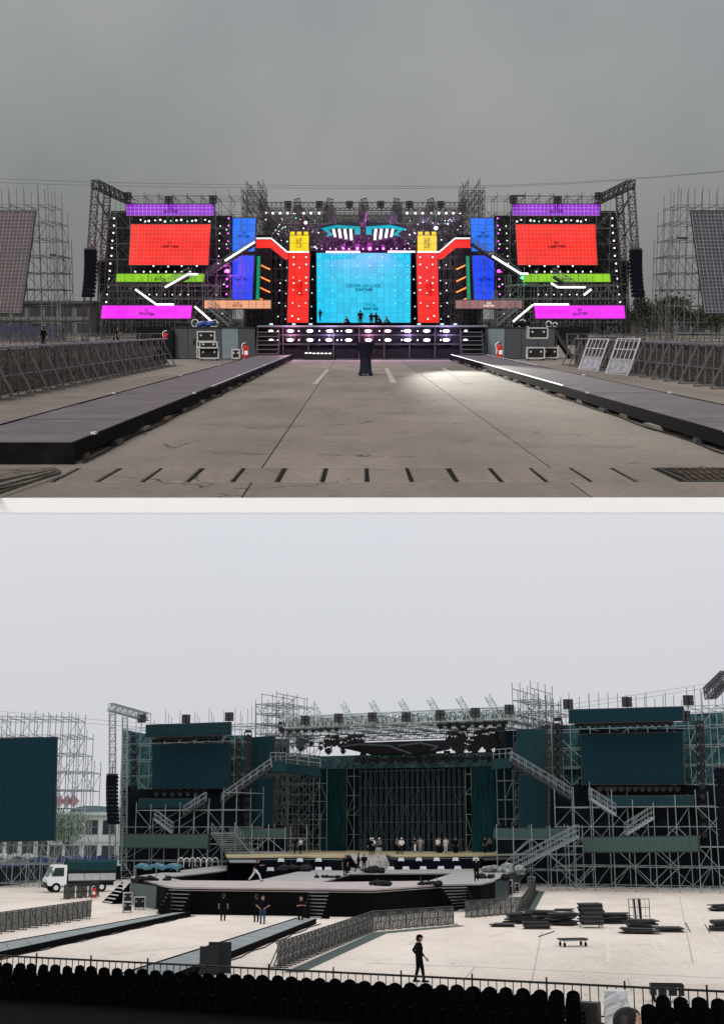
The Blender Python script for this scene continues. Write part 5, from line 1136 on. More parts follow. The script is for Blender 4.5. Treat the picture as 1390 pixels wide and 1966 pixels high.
scb('scaffold under the green strip right of the crew', [(953, 1588), (985, 1588), (1020, 1588), (1055, 1588), (1090, 1588)], -8.5, 5, 1, 1.5, 0.05)
cols = [B(x, y, Y=140) for x, y in ((-40, 1372), (-12, 1372), (15, 1371), (42, 1371), (68, 1370), (94, 1369), (119, 1367), (138, 1370), (154, 1402), (169, 1463))]
scaffold('open scaffold holding the LED wall at the left edge of the lower view', cols, (0, 7, 0), 2, 1.9, M_STEELB, 0.05, 'scaffolds of the unlit stage', rnd=0.6, boards=0.04)

for k, (pts, w_) in enumerate((((212, 1358, 284, 1378, -6), .9), ((1362, 1332, 1396, 1298, -8), 1.1))):
    xa, ya, xb, yb2, of = pts; o = B(xa, ya, off=of); t = thing('truss_boom', '%s boom truss at the outer top of the unlit stage' % ('pale sloping left', 'dark sloping right')[k], 'truss', o, 0, 'boom trusses')
    part('boom', truss_g(G(), (0, 0, 0), B(xb, yb2, off=of + 6) - o, w_, 14, 0.06), M_STEELB if k == 0 else M_DARKST, t, 'stuff')
    if k == 0: part('mast', truss_g(G(), B(216, 1672, off=of) - o, B(216, 1360, off=of) - o, 0.7, 24, 0.05), M_STEELB, t, 'stuff')
    if k == 0: part('mast', truss_g(G(), B(238, 1672, off=of) - o, B(240, 1368, off=of) - o, 0.6, 24, 0.04), M_STEELB, t, 'stuff')
for k, (ya, yb2, of, w_, dk) in enumerate(((1388, 1369, 0, 1.25, 0), (1400, 1382, 8, 1.0, 0), (1409, 1394, 16, .8, 1), (1424, 1408, 20, .6, 1))):
    o = B(548, ya, off=of); t = thing('roof_truss', '%s long roof truss of the unlit stage' % ('frontmost pale', 'second pale', 'third thin', 'rearmost thin')[k], 'truss', o, 0, 'roof trusses of the unlit stage')
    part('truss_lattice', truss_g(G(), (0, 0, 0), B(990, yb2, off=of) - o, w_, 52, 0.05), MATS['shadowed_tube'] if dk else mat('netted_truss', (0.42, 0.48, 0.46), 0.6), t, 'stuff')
for k in range(8):
    x = 560 + 56 * k; y = 1392 - 17 * k / 7; o = B(x, y, off=0); t = thing('roof_truss', 'cross truss of the unlit roof running front to back, number %s from the left' % ('one', 'two', 'three', 'four', 'five', 'six', 'seven', 'eight')[k], 'truss', o, 0, 'cross trusses of the unlit roof')
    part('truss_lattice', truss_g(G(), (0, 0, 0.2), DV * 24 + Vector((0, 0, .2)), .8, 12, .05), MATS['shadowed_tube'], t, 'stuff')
    part('hoist_frame', truss_g(G(), (0, 0, .6), (-0.9, 0, 2.2), .6, 3, .05), MATS['netted_truss'], t)
for k, (x, y) in enumerate(((357, 1389), (440, 1385), (272, 1388), (586, 1392), (650, 1388), (715, 1386), (780, 1386), (845, 1382), (913, 1378), (978, 1372), (1091, 1362), (1204, 1358), (1322, 1355), (1316, 1385))):
    blinder(B(x, y, off=-1.5), 'dark floodlight cluster on the unlit roof line, number %s from the left' % ('two', 'three', 'one', 'four', 'five', 'six', 'seven', 'eight', 'nine', 'ten', 'eleven', 'twelve', 'fourteen', 'thirteen')[k], 1.0, 'floodlights of the unlit stage')
# dark canopy under the roof
o = B(650, 1448, off=14); t = thing('canopy_ceiling', 'dark navy angular ceiling hanging under the unlit roof', 'canopy', o)
for k, (pts, m_) in enumerate(((((648, 1428), (760, 1424), (862, 1421), (866, 1437), (808, 1448), (770, 1448), (716, 1448), (648, 1432)), M_DARKST), (((655, 1432), (700, 1432), (745, 1434), (776, 1447), (716, 1447)), mat('canopy_red_soffit', (0.012, 0.006, 0.008), 0.6)), (((765, 1433), (800, 1429), (838, 1434), (826, 1441), (800, 1447), (785, 1447)), MATS['canopy_red_soffit']))):
    g = G(); g.extr([B(x, y, off=14 - 0.4 * (k > 0)) - o for x, y in pts], (0, 3 if k == 0 else .2, 0)); part(('shell', 'soffit_panel', 'soffit_panel')[k], g, m_ if k else mat('navy_shell', (0.010, 0.012, 0.022), 0.5), t)
for k, pts in enumerate((((655, 1434), (690, 1429.5), (745, 1432), (790, 1448)), ((765, 1432), (806, 1427), (842, 1434), (828, 1441)))):
    g = G(); g.path([B(x, y, off=12.9) - o for x, y in pts], 0.13, 0, 4); part('edge_trim', g, mat('canopy_trim', (0.06, 0.075, 0.09), 0.5), t)
# unlit lamps
def dl(x, y, off, r_, label, grp, kind='moving'): lamp(B(x, y, off=off), label, grp, kind, r_, None)
for i in range(8): dl(541 + 15 * i, 1401 - 0.5 * i, 4, .30, '*black moving light hanging in the left roof row of the unlit stage', 'left roof row unlit')
for i in range(8): dl(846 + 17.3 * i, 1392 - 0.7 * i, 4, .32, '*black moving light hanging in the right roof row of the unlit stage', 'right roof row unlit')
rr = random.Random(9)
for i in range(26): dl(rr.uniform(560, 700), rr.uniform(1424, 1444), 14, rr.uniform(.2, .36), 'black lamp in the cluster under the roof left of the canopy', 'left cluster unlit')
for i in range(30): dl(rr.uniform(862, 968), rr.uniform(1416, 1440), 10, rr.uniform(.22, .4), 'black lamp in the cluster under the roof right of the canopy', 'right cluster unlit')
for i in range(22): dl(684 + 14.6 * i * 0.92 + (0 if i else 0), 1461 - 0.25 * i, 16.5, .26 + .06 * (i % 2), '*black lamp in the row on the pale net band', 'band row unlit', 'moving' if i % 2 else 'par')
for i in range(12): dl(307 + 10.5 * i, 1419 - 0.3 * i, -2, .22, '*black lamp in the row above the large left screen', 'left screen row unlit')
for i in range(7): dl(300 + 15.2 * i, 1526, -1, .25, '*pale lamp in the row under the large left screen', 'left under row unlit', 'par')
for i in range(14): dl(1110 + 13.6 * i, 1392 - .3 * i, -2, .24, '*black lamp in the row above the large right screen', 'right screen row unlit')
for i in range(12): dl(1152 + 13.5 * i, 1516, -1, .26, '*lamp in the row under the large right screen', 'right under row unlit', 'par')
for i in range(10): dl(255.5, 1419 + 15.5 * i, 3, .24, '*black lamp in the upright row left of the large left screen', 'left column unlit')
for i in range(9): dl(457.5, 1430 + 15 * i, 1, .22, '*black lamp in the inner upright row of the left wing', 'left inner column unlit')
for i in range(12): dl(476, 1417 + 15 * i, 0, .30, '*round black lamp beside the upright left screens', 'left edge lamps unlit')
for i in range(6): dl(1050, 1397 + 17 * i, -2, .27, '*pale-backed lamp beside the upper right screen', 'right edge lamps unlit', 'par'); dl(1072, 1397 + 17 * i, -1, .33, '*round black lamp in the inner upright row of the right wing', 'right inner column unlit')
for i in range(12): dl(1345 + .6 * i, 1400 + 18.6 * i, -1, .27, '*lamp in the upright row right of the large right screen', 'right outer column unlit', 'moving' if i < 6 else 'par')
line_array('black line array hung left of the left wing, ribbed on one side', B(216, 1486, off=-8), 13, 1.2, 0.43, 1.3, group='line arrays of the unlit stage', curve=-.45)
line_array('dark line array half hidden inside the left wing scaffold', B(254, 1508, off=6), 10, 1.2, 0.43, 1.3, group='line arrays of the unlit stage')
line_array('black line array cut by the right edge of the lower view', B(1386, 1472, off=-10), 14, 1.3, 0.5, 1.3, group='line arrays of the unlit stage')
# stairs and gangways
stair('steel stair rising to the left bridge of the unlit stage', B(425, 1541, off=-3), B(520, 1474, off=-3), 1.5, 14, M_DARKST, group='stairs of the unlit stage')
stair('short steel stair by the lower strip of the left wing', B(352, 1566, off=-8), B(394, 1540, off=-8), 1.3, 7, M_DARKST, group='stairs of the unlit stage')
stair('short falling stair inside the left wing scaffold', B(330, 1599, off=-8), B(296, 1573, off=-8), 1.3, 6, M_STEELB, group='stairs of the unlit stage')
stair('steel stair falling from the right bridge of the unlit stage', B(1098, 1533, off=-3), B(982, 1462, off=-3), 1.5, 16, M_DARKST, group='stairs of the unlit stage')
stair('short steel stair under the right landing', B(1183, 1565, off=-8), B(1135, 1534, off=-8), 1.3, 7, M_STEELB, group='stairs of the unlit stage')
stair('short rising stair behind the moss green strip', B(1204, 1602, off=-8), B(1256, 1570, off=-8), 1.3, 7, M_STEELB, group='stairs of the unlit stage')
stair('pale ribbed gangway from the left wing down to the deck', B(452, 1663, z=1.9), B(405, 1600, off=-12), 2.6, 16, mat('gangway_grey', (0.17, 0.21, 0.21), 0.6), group='gangways of the unlit stage', side=(1, 0.1, 0))
stair('long gangway from the right wing down to the deck', B(985, 1672, z=1.9), B(1112, 1606, off=-14), 1.8, 22, MATS['gangway_grey'], group='gangways of the unlit stage')
for k, pts in enumerate((((519, 1462), (549, 1462), (549, 1482), (519, 1482)), ((549, 1466), (615, 1474), (615, 1492), (549, 1485)), ((947, 1458), (983, 1455), (983, 1474), (947, 1477)))):
    P = [B(x, y, off=1) for x, y in pts]; o = P[3]; t = thing('stage_bridge', 'teal clad bridge of the unlit stage, %s' % ('left landing', 'sloping left part', 'right landing')[k], 'bridge', o, 0, 'clad bridges'); g = G(); g.extr([p - o for p in (P[3], P[2], P[1], P[0])], (0, 2.0, 0)); part('fascia', g, OFFC if k != 1 else OFFT, t)
    g = G(); up = Vector((0, 0, 1.0)); g.bar(P[0] - o + up, P[1] - o + up, .05); g.bar(P[0] - o + up * .5, P[1] - o + up * .5, .04)
    for f_ in (0, .33, .66, 1): q = P[0].lerp(P[1], f_) - o; g.bar(q, q + up, .04)
    part('handrail', g, M_STEELB, t)

# ================================================================== LOWER COURT: decks
ZD, ZM = 1.86, 3.2
M_DECK = mat('pale_deck', (0.29, 0.275, 0.25), 0.7, var=0.15, scale=0.5); M_PINK = mat('pinkish_deck', (0.36, 0.305, 0.285), 0.7, var=0.15, scale=0.5); M_TAN = mat('tan_deck', (0.36, 0.30, 0.18), 0.8, var=0.3, scale=0.4); M_SKIRT = mat('black_skirt', (0.004, 0.004, 0.0045), 0.9); M_TOPS = mat('grey_runway_top', (0.19, 0.215, 0.21), 0.7, var=0.25, scale=1.5)
SEG = dict(left=[(251, 1684), (425, 1662), (437, 1672), (317, 1684.5), (349, 1691), (316, 1701)], back=[(425, 1662), (660, 1664), (690, 1668), (588, 1671), (437, 1672)], mid=[(588, 1671), (690, 1668), (674, 1678), (618, 1694.5), (500, 1690)],
           front=[(316, 1701), (349, 1691), (476, 1692), (500, 1690), (618, 1694.5), (823, 1692), (848, 1699), (715, 1708), (335, 1704)], backr=[(690, 1668), (921, 1664), (870, 1677), (674, 1678)], right=[(823, 1692), (870, 1677), (921, 1664), (984, 1663), (975, 1678), (946, 1692), (924, 1697), (848, 1699)])
o = B(600, 1700, z=0); o.z = 0
t = thing('catwalk_deck', 'pale polygonal catwalk deck with two dark wells before the unlit stage', 'stage', o)
for k, (nm, pts) in enumerate(SEG.items()):
    P = [B(x, y, z=ZD) - o for x, y in pts]; P.reverse(); g = G(); g.extr(P, (0, 0, -0.12)); part('deck_section', g, M_PINK if nm == 'front' else M_DECK, t)
def skirts(pts, z1, closed, parent, o, inset=0.0):
    P = [B(x, y, z=z1) - o for x, y in pts]
    for a, b in zip(P, P[1:] + ([P[0]] if closed else [])):
        n_p = max(1, int((b - a).length / 6))
        for i in range(n_p):
            p, q = a.lerp(b, i / n_p), a.lerp(b, (i + 1) / n_p); d = (q - p).normalized() * 0.01; nn = Vector((-d.y, d.x, 0)).normalized() * 0.05
            g = G(); g.hexa([Vector((p.x, p.y, 0)) + d, Vector((q.x, q.y, 0)) - d, Vector((q.x, q.y, 0)) - d + nn, Vector((p.x, p.y, 0)) + d + nn, p + d - Vector((0, 0, .125)), q - d - Vector((0, 0, .125)), q - d + nn - Vector((0, 0, .125)), p + d + nn - Vector((0, 0, .125))]); part('skirt_panel', g, M_SKIRT, parent)
skirts([(251, 1684), (316, 1701), (335, 1704), (715, 1708), (848, 1699), (924, 1697), (946, 1692), (975, 1678), (984, 1663)], ZD, False, t, o)
H1 = [(317, 1684.5), (437, 1672), (588, 1671), (500, 1690), (476, 1692), (349, 1691)]; H2 = [(674, 1678), (870, 1677), (823, 1692), (618, 1694.5)]
for H in (H1, H2):
    skirts(H, ZD, True, t, o); P = [B(x, y, z=ZD) - o for x, y in H]; P.reverse(); g = G(); g.extr([Vector((p.x, p.y, 0.02)) for p in P], (0, 0, -0.015)); part('well_floor', g, M_SKIRT, t)
g = G(); P = [B(x, y, z=ZD) - o for x, y in ((335, 1704), (715, 1708), (848, 1699))]
for a, b in zip(P, P[1:]): g.bar(a - Vector((0, .05, .22)), b - Vector((0, .05, .22)), .03)
part('edge_rail', g, M_DECK, t)
# raised main stage
om = B(700, 1660, z=0); om.z = 0
t = thing('main_stage', 'black-fronted main stage with a tan floor at the back of the lower view', 'stage', om)
MSP = [(436, 1646), (575, 1645), (660, 1645.5), (668, 1641), (742, 1641), (757, 1644.5), (925, 1643), (1000, 1641)]
P = [B(x, y, z=ZM) for x, y in MSP]; bk = [B(1005, 1631, z=ZM), B(430, 1634.5, z=ZM)]
g = G(); g.extr([p - om for p in (P + bk)], (0, 0, -0.14)); part('deck_floor', g, M_TAN, t)
for a, b in zip(P, P[1:]):
    for k in range(2):
        p, q = a.lerp(b, k / 2) - om, a.lerp(b, (k + 1) / 2) - om; g = G(); g.hexa([Vector((p.x, p.y, 0)), Vector((q.x, q.y, 0)), Vector((q.x, q.y + .05, 0)), Vector((p.x, p.y + .05, 0)), p - Vector((0, 0, .15)), q - Vector((0, 0, .15)), q + Vector((0, .05, -.15)), p + Vector((0, .05, -.15))]); part('front_panel', g, mat('navy_black_front', (0.005, 0.006, 0.011), 0.8), t)
    g = G(); g.bar(a - om - Vector((0, .03, .30)), b - om - Vector((0, .03, .30)), .035); part('front_rail', g, mat('pale_front_rail', (0.2, .22, .24), .6), t)
# pale ramp from the main stage to the catwalk
P = [B(672, 1641.5, z=ZM + .02), B(740, 1641.5, z=ZM + .02), B(752, 1667, z=ZD + .04), B(690, 1668, z=ZD + .04)]; g = G(); g.extr([p - P[3] for p in P], (0, 0, -.1)); t = thing('stage_ramp', 'pale ramp joining the main stage to the catwalk', 'ramp', P[3]); part('ramp_board', g, M_DECK, t)
FN = [(540, 1645.5, 0), (576, 1645.5, 0), (612, 1645.6, 0), (644, 1645.8, 0), (770, 1645.2, 0), (804, 1645, 0), (838, 1644.6, 0), (874, 1644.2, 0), (913, 1643.8, 0)] + [(590, 1668, 1), (612, 1668, 1), (630, 1667.5, 1), (750, 1670, 1), (779, 1670, 1), (812, 1669.5, 1), (846, 1669, 1), (878, 1669, 1), (520, 1668.5, 1), (545, 1668.5, 1)]
for k, (x, y, lo) in enumerate(FN):
    p = B(x, 1645.5 - (x - 540) * .005, z=ZM); p = p * ((p.y - (.9 if lo else .3)) / p.y); p.z = ZD if lo else ZM - .5; t = thing('footlight', 'white footlight box %s, %s from the left' % (('on the front of the main stage', 'on the catwalk before the main stage')[lo], ORD[k if not lo else k - 9]), 'footlight', p - Vector((0, 0.25, 0)), random.uniform(-.15, .15), 'white footlights of the unlit stage')
    w_ = .36 if lo else .32; g = G(); g.hexa([(-w_, -.2, 0), (w_, -.2, 0), (w_, .2, 0), (-w_, .2, 0), (-w_ * .8, -.05, .34), (w_ * .8, -.05, .34), (w_ * .8, .2, .34), (-w_ * .8, .2, .34)]); part('housing', g, mat('white_housing', (.50, .51, .50), .5), t)
    g = G(); g.box((0, .05, .02), (w_ * 1.5, .5, .03)); part('bracket', g, M_DARKST, t)
# stairs against the decks
def steps(label, bl, br, tl, tr, n, z1=ZD, m=None, group='steps of the catwalk'):
    a, b, c, d = B(*bl, z=0), B(*br, z=0), B(*tl, z=z1), B(*tr, z=z1); t = thing('access_steps', label, 'steps', a, 0, group)
    for i in range(n):
        f0 = (i + .5) / n; L, Rr = a.lerp(c, f0) - a, b.lerp(d, f0) - a; dv = Vector((c.x - a.x, c.y - a.y, 0)) / n; g = G(); g.extr([L, Rr, Rr + dv * 1.05, L + dv * 1.05], (0, 0, -.06)); part('tread', g, m or mat('pale_tread', (.50, .50, .48), .6), t)
    for p, q in ((a, c), (b, d)):
        g = G(); e = (Vector((q.x, q.y, 0)) - a); g.extr([p - a - Vector((0, 0, -.01)), q - a - Vector((0, 0, .2)), e], (b - a).normalized() * .06); part('side_panel', g, M_SKIRT, t)
steps('outer left steps of the catwalk with pale treads, seen sideways', (195, 1734), (213, 1737), (236, 1688), (250, 1690), 7)
steps('front left steps of the catwalk beside the flight cases', (300, 1755), (342, 1757), (326, 1705), (365, 1706), 7, m=mat('dark_tread', (.16, .165, .165), .6))
steps('middle front steps of the catwalk beside the person with a phone', (580, 1763), (615, 1765), (594, 1710), (632, 1710), 8, m=MATS['dark_tread'])
steps('right front steps of the catwalk', (880, 1749), (920, 1746), (850, 1702), (895, 1701), 8, m=MATS['dark_tread'])
steps('wide dark steps at the right end of the main stage', (925, 1666), (995, 1664), (928, 1643), (985, 1641), 5, ZM, M_DARKST)
steps('wide dark steps at the left end of the main stage', (436, 1668), (486, 1668), (440, 1646), (490, 1646), 5, ZM, MATS['dark_tread'])
# left block with teal panel, right block
for k, (pts, lab) in enumerate((([(250, 1737), (300, 1747), (330, 1738), (262, 1722)], 'dark block with a teal side panel left of the catwalk'), ([(925, 1745), (968, 1729), (1000, 1705), (960, 1712)], 'dark block with a teal side panel right of the catwalk'))):
    P = [B(x, y, z=0) for x, y in pts]; oo = P[0]; t = thing('stage_block', lab, 'stage block', oo, 0, 'blocks beside the catwalk')
    Q = [p - oo for p in P]; ce = sum(Q, Vector()) / 4; Q = sorted(Q, key=lambda v: math.atan2((v - ce).y, (v - ce).x)); g = G(); g.extr(list(reversed(Q)), (0, 0, 1.75)); part('carcass', g, M_SKIRT, t)
    for a, b in zip(Q, Q[1:] + Q[:1]):
        d = (b - a).normalized(); nn = Vector((d.y, -d.x, 0)) * .03
        if nn.y < 0: g = G(); g.hexa([a + nn + d * .03, b + nn - d * .03, b + nn * .1 - d * .03, a + nn * .1 + d * .03] + [v + Vector((0, 0, 1.68)) for v in (a + nn + d * .03, b + nn - d * .03, b + nn * .1 - d * .03, a + nn * .1 + d * .03)]); part('cladding_panel', g, mat('teal_cladding', (.028, .058, .060), .5), t)
flight_case('lower of the two white-edged cases before the left block', B(244, 1753, z=0), (.62, .55, .62), .25, group='stacked cases in the bright court')
flight_case('upper of the two white-edged cases before the left block', B(244, 1753, z=0) + Vector((0, 0, .78)), (.62, .55, .60), .22, False, group='stacked cases in the bright court')
flight_case('wide black case beside the white-edged pair', B(268, 1747, z=0), (.80, .6, .78), .1, group='stacked cases in the bright court')
flight_case('small pale unit standing right of the catwalk', B(991, 1715, z=0), (.45, .45, .75), .3, group='stacked cases in the bright court')
flight_case('dark round-shouldered case right of the catwalk block', B(975, 1722, z=0), (.7, .6, 1.3), .2, group='stacked cases in the bright court')
flight_case('dark case before the gangway right of the catwalk', B(1020, 1704, z=0), (.7, .6, .9), .1, group='stacked cases in the bright court')
# equipment lying on the decks
M_TARPD = mat('dark_tarp_heap', (.05, .055, .055), .8, var=.9, scale=4)
def heap(label, x, y, z, w, h, n, m, sd, name='equipment_heap', d=None):
    rng = random.Random(sd); p = B(x, y, z=z); t = thing(name, label, 'equipment heap', p, 0, 'heaps of gear on the decks'); g = G()
    for i in range(n): g.ball((rng.uniform(-w, w) / 2, rng.uniform(-.6, .6), h * .25 * rng.random() + h * .12), rng.uniform(.35, .6) * h, 0, 6, 4, (rng.uniform(.7, 1.6), 1, rng.uniform(.5, 1.1)))
    part('covered_gear', g, m, t); g = G()
    for i in range(max(2, n // 3)): xx = rng.uniform(-w, w) / 2; g.bar((xx, -.3, .02), (xx + rng.uniform(-.3, .3), -.3, h * rng.uniform(.8, 1.5)), .035)
    part('stand', g, M_DARKST, t)
heap('dark cable heap left of the ramp on the catwalk', 630, 1663, ZD, 5, 1.0, 14, M_TARPD, 1); heap('grey tarpaulin heap right of the ramp', 742, 1664, ZD, 5, 1.1, 14, mat('grey_tarp_heap', (.22, .23, .22), .8, var=.8, scale=3), 2)
heap('dark monitor heap at the right end of the well', 895, 1664, ZD, 4.0, 1.1, 12, M_TARPD, 3); heap('black gear heap on the left well edge', 565, 1674, ZD, 3.0, .9, 9, mat('black_gear', (.008, .008, .008), .7), 4)
heap('pale tarpaulin heap at the outer right of the catwalk', 968, 1676, ZD, 3.0, 1.0, 9, MATS['grey_tarp_heap'], 5); heap('black gear on the catwalk front edge, left of middle', 730, 1702, ZD, 1.6, .55, 7, MATS['black_gear'], 6)
heap('black gear on the catwalk front edge, right of middle', 828, 1700, ZD, 2.0, .5, 8, MATS['black_gear'], 7); heap('black gear along the right outer deck edge', 946, 1688, ZD, 2.4, .6, 9, MATS['black_gear'], 8); heap('black gear heap at the inner catwalk corner', 720, 1677, ZD, 1.6, .9, 7, MATS['black_gear'], 9)
heap('low black cable run along the inner well edge', 615, 1686, ZD, 3.2, .35, 10, MATS['black_gear'], 10); heap('black clutter at the outer left corner of the catwalk', 290, 1692, ZD, 2.6, .6, 9, MATS['black_gear'], 11)
heap('black heap before the gangway foot left of the main stage', 480, 1664, ZD, 3.5, .8, 10, MATS['black_gear'], 12)
# white chairs and blue-roofed tables behind the left deck
for k in range(7):
    p = B(347 + 11 * k, 1664 + (k % 2), z=ZD); t = thing('folded_chair', 'pale round-backed fan chair in the row behind the left deck, %s from the left' % ORD[k], 'chair', p, random.uniform(-.5, .5), 'row of pale chairs behind the deck')
    g = G(); g.path([Vector((.32 * math.cos(a), 0, .5 + .42 * math.sin(a))) for a in [i * math.pi / 8 for i in range(9)]], .06); g.bar((-.32, 0, 0), (-.32, 0, .5), .05); g.bar((.32, 0, 0), (.32, 0, .5), .05); part('back_frame', g, MATS['pale_plastic'], t)
    g = G(); g.box((0, -.2, .42), (.6, .45, .06)); part('seat', g, M_DARKST, t)
p = B(300, 1674, Y=128); t = thing('tent_awning', 'low tent with light blue cloth behind the left deck', 'tent', (p.x, 128, 0)); g = G(); N = 16
top = [Vector((-2.1 + 4.2 * i / N, 0, 2.2 + .10 * math.sin(i * 1.1) + .06 * math.sin(i * 2.9))) for i in range(N + 1)]
for a, b in zip(top, top[1:]): g.hexa([a, b, b + Vector((0, 2.5, .1)), a + Vector((0, 2.5, .1)), a + Vector((0, 0, .3)), b + Vector((0, 0, .3)), b + Vector((0, 2.5, .4)), a + Vector((0, 2.5, .4))])
part('cloth', g, mat('light_blue_cloth', (.06, .16, .21), .7, var=.4), t); g = G(); g.b2((-2, .3, 0), (2, 2.2, 2.0)); part('dark_side', g, M_SKIRT, t)
for x in (-2, 0, 2): g = G(); g.bar((x, 0, 0), (x, 0, 2.2), .05); part('pole', g, M_STEELB, t)
# runways of the bright court
for k, (pts, lab) in enumerate((([(-30, 1817), (330, 1753.5), (366, 1751.5), (-30, 1836)], 'grey-topped low runway at the left of the bright court'), ([(205, 1880), (571, 1763.5), (606, 1766), (310, 1882)], 'grey-topped low runway in the middle of the bright court'))):
    P = [B(x, y, z=.28) for x, y in pts]; oo = Vector((P[0].x, P[0].y, 0)); t = thing('stage_runway', lab, 'runway', oo, 0, 'runways of the bright court'); n_p = 12
    for i in range(n_p):
        f0, f1 = i / n_p, (i + 1) / n_p - .002; g = G(); g.extr([P[3].lerp(P[2], f0) - oo, P[3].lerp(P[2], f1) - oo, P[0].lerp(P[1], f1) - oo, P[0].lerp(P[1], f0) - oo], (0, 0, -.05)); part('deck_board', g, M_TOPS, t)
    for a, b in ((P[3], P[2]), (P[0], P[1])):
        d = (b - a).normalized(); nn = Vector((-d.y, d.x, 0)) * .05; g = G(); dn = Vector((0, 0, .28)); g.hexa([a - oo - dn - nn, b - oo - dn - nn, b - oo - dn + nn, a - oo - dn + nn, a - oo - nn + dn * .12, b - oo - nn + dn * .12, b - oo + nn + dn * .12, a - oo + nn + dn * .12]); part('side_board', g, M_SKIRT, t)
    g = G().path([(P[3].lerp(P[2], i / 20) - oo) + Vector((.25 + .12 * math.sin(i * 2), -.15, -.255)) for i in range(21)], .03); part('edge_cable', g, M_RUBBER, t)

# barriers of the bright court
NET_B = net_mat('court_barrier_net', (.05, .06, .06), .02, .40)
pr = barrier_proto(1.6, 1.15, M_DARKST, NET_B, struts=1)
ROW = [0]
def fenceb(pr, a, b, w, lab, grp, **k):
    p, q = B(*a, z=0), B(*b, z=0); fence(pr, p, q, max(1, round((q - p).length / w)), lab, grp, **k)
fenceb(pr, (-40, 1799), (176, 1763), 1.6, 'strutted barrier left in the bright court', 'left strutted barriers')
pr3 = barrier_proto(1.7, 1.2, M_DARKST, NET_B, lattice=True)
fenceb(pr3, (121, 1728), (192, 1722), 1.7, 'dark net barrier before the white truck', 'barriers before the truck')
pr2 = barrier_proto(1.55, 1.1, M_DARKST, net_mat('pale_barrier_net', (.12, .125, .12), .02, .48), lattice=True, foot=.5)
fenceb(pr2, (530, 1863), (715, 1788), 1.55, 'grille barrier in the long row', 'long row of grille barriers', flip=True)
fenceb(pr2, (715, 1788), (870, 1776), 1.55, 'grille barrier in the short row before the catwalk', 'short row of grille barriers', flip=True)
fenceb(pr2, (893, 1764), (1002, 1754), 1.55, 'grille barrier right of the gap', 'right row of grille barriers', flip=True)
fenceb(pr2, (1004, 1752), (1028, 1712), 1.55, 'grille barrier in the row receding to the gangway', 'receding right grille barriers', flip=True)
for k, (pts, lab) in enumerate((([(545, 1868), (718, 1791), (880, 1777), (893, 1779), (742, 1793), (580, 1868)], 'flat grey green floor mat along the grille barriers'), ([(1004, 1757), (1035, 1712), (1046, 1712), (1022, 1757)], 'flat grey floor mat beside the receding barriers'))):
    P = [B(x, y, z=.012) for x, y in pts]; P.reverse(); g = G(); g.extr([p - P[0] for p in P], (0, 0, -.01)); one('floor_mat', g, mat('grey_green_mat', (.09, .11, .10), .8, var=.2), lab, 'mat', 'floor mats', P[0])
p = B(716, 1748, z=0); g = G(); g.b2((-.09, 0, 0), (.09, .06, 1.32)); g.b2((-.25, -.1, 0), (.25, .2, .03)); one('white_post', g, M_WHITE, 'white upright board standing before the catwalk', 'post', None, p)
extinguisher('red wheeled fire extinguisher before the black catwalk skirt', B(681, 1757, z=0), 1.0, .2)
extinguisher('dull red extinguisher by the barriers near the truck', B(180, 1727, z=0), 1.15, .2)
for k, (x, y, w_, h_, rz) in enumerate(((401, 1880, .78, 1.25, .25), (421, 1876, .95, 1.35, -.1))):
    p = B(x, y, z=0); t = thing('stand_board', 'dark standing board by the middle runway, %s' % ('the front narrower one', 'the rear wider one')[k], 'board', p, rz, 'standing boards'); g = G(); g.b2((-w_ / 2, 0, .12), (w_ / 2, .04, h_)); part('panel', g, mat('dark_board', (.02, .024, .026), .6), t)
    g = G(); g.bar((-w_ / 3, .05, .6), (-w_ / 3, .5, 0), .02); g.bar((w_ / 3, .05, .6), (w_ / 3, .5, 0), .02); g.bar((-w_ / 2, .02, 0), (-w_ / 2, .02, .2), .02); g.bar((w_ / 2, .02, 0), (w_ / 2, .02, .2), .02); part('stand', g, M_DARKST, t)

# piles of folded barrier panels and trolleys on the right
def pile(label, x, y, w, n, h, sd, rz=0.0, messy=.25, wheels=False, d=1.0):
    h *= 0.82; rng = random.Random(sd); t = thing('barrier_pile', label, 'pile', B(x, y, z=0), rz, 'piles of folded barriers'); z0 = .18 if wheels else 0
    for i in range(n):
        g = G(); z = z0 + h * (i + .5) / n; a = rng.uniform(-messy, messy); ox, oy = rng.uniform(-messy, messy) * .6, rng.uniform(-messy, messy) * .6; ww = w * rng.uniform(.85, 1.05); th = h / n * .8
        ca, sa = math.cos(a), math.sin(a); tl = rng.uniform(-1, 1) * messy * .16
        def pt(u, v): return Vector((ox + u * ca - v * sa, oy + u * sa + v * ca, max(z + u * tl, .02)))
        for v in (-d / 2, d / 2): g.bar(pt(-ww / 2, v), pt(ww / 2, v), th * .9)
        for k in range(6): u = -ww / 2 + ww * k / 5; g.bar(pt(u, -d / 2), pt(u, d / 2), th * .55)
        g.hexa([pt(-ww * .48, -d * .46), pt(ww * .48, -d * .46), pt(ww * .48, d * .46), pt(-ww * .48, d * .46)] + [pt(*q) + Vector((0, 0, .012)) for q in ((-ww * .48, -d * .46), (ww * .48, -d * .46), (ww * .48, d * .46), (-ww * .48, d * .46))]); part('barrier_panel', g, [M_DARKST, M_CASE, mat('worn_black_steel', (.045, .045, .045), .6)][i % 3], t)
    if wheels:
        for a in (-1, 1):
            for b in (-1, 1): g = G(); g.bar((a * w * .44 - .04, b * d * .4, .09), (a * w * .44 + .04, b * d * .4, .09), .09, 0, 10); g.bar((a * w * .44, b * d * .4, .09), (a * w * .44, b * d * .4, .2), .03); part('wheel', g, MATS['pale_plastic'], t)
pile('tall square stack of black folded barriers on a wheeled base', 1135, 1782, 1.35, 15, 1.55, 1, .05, .10, True)
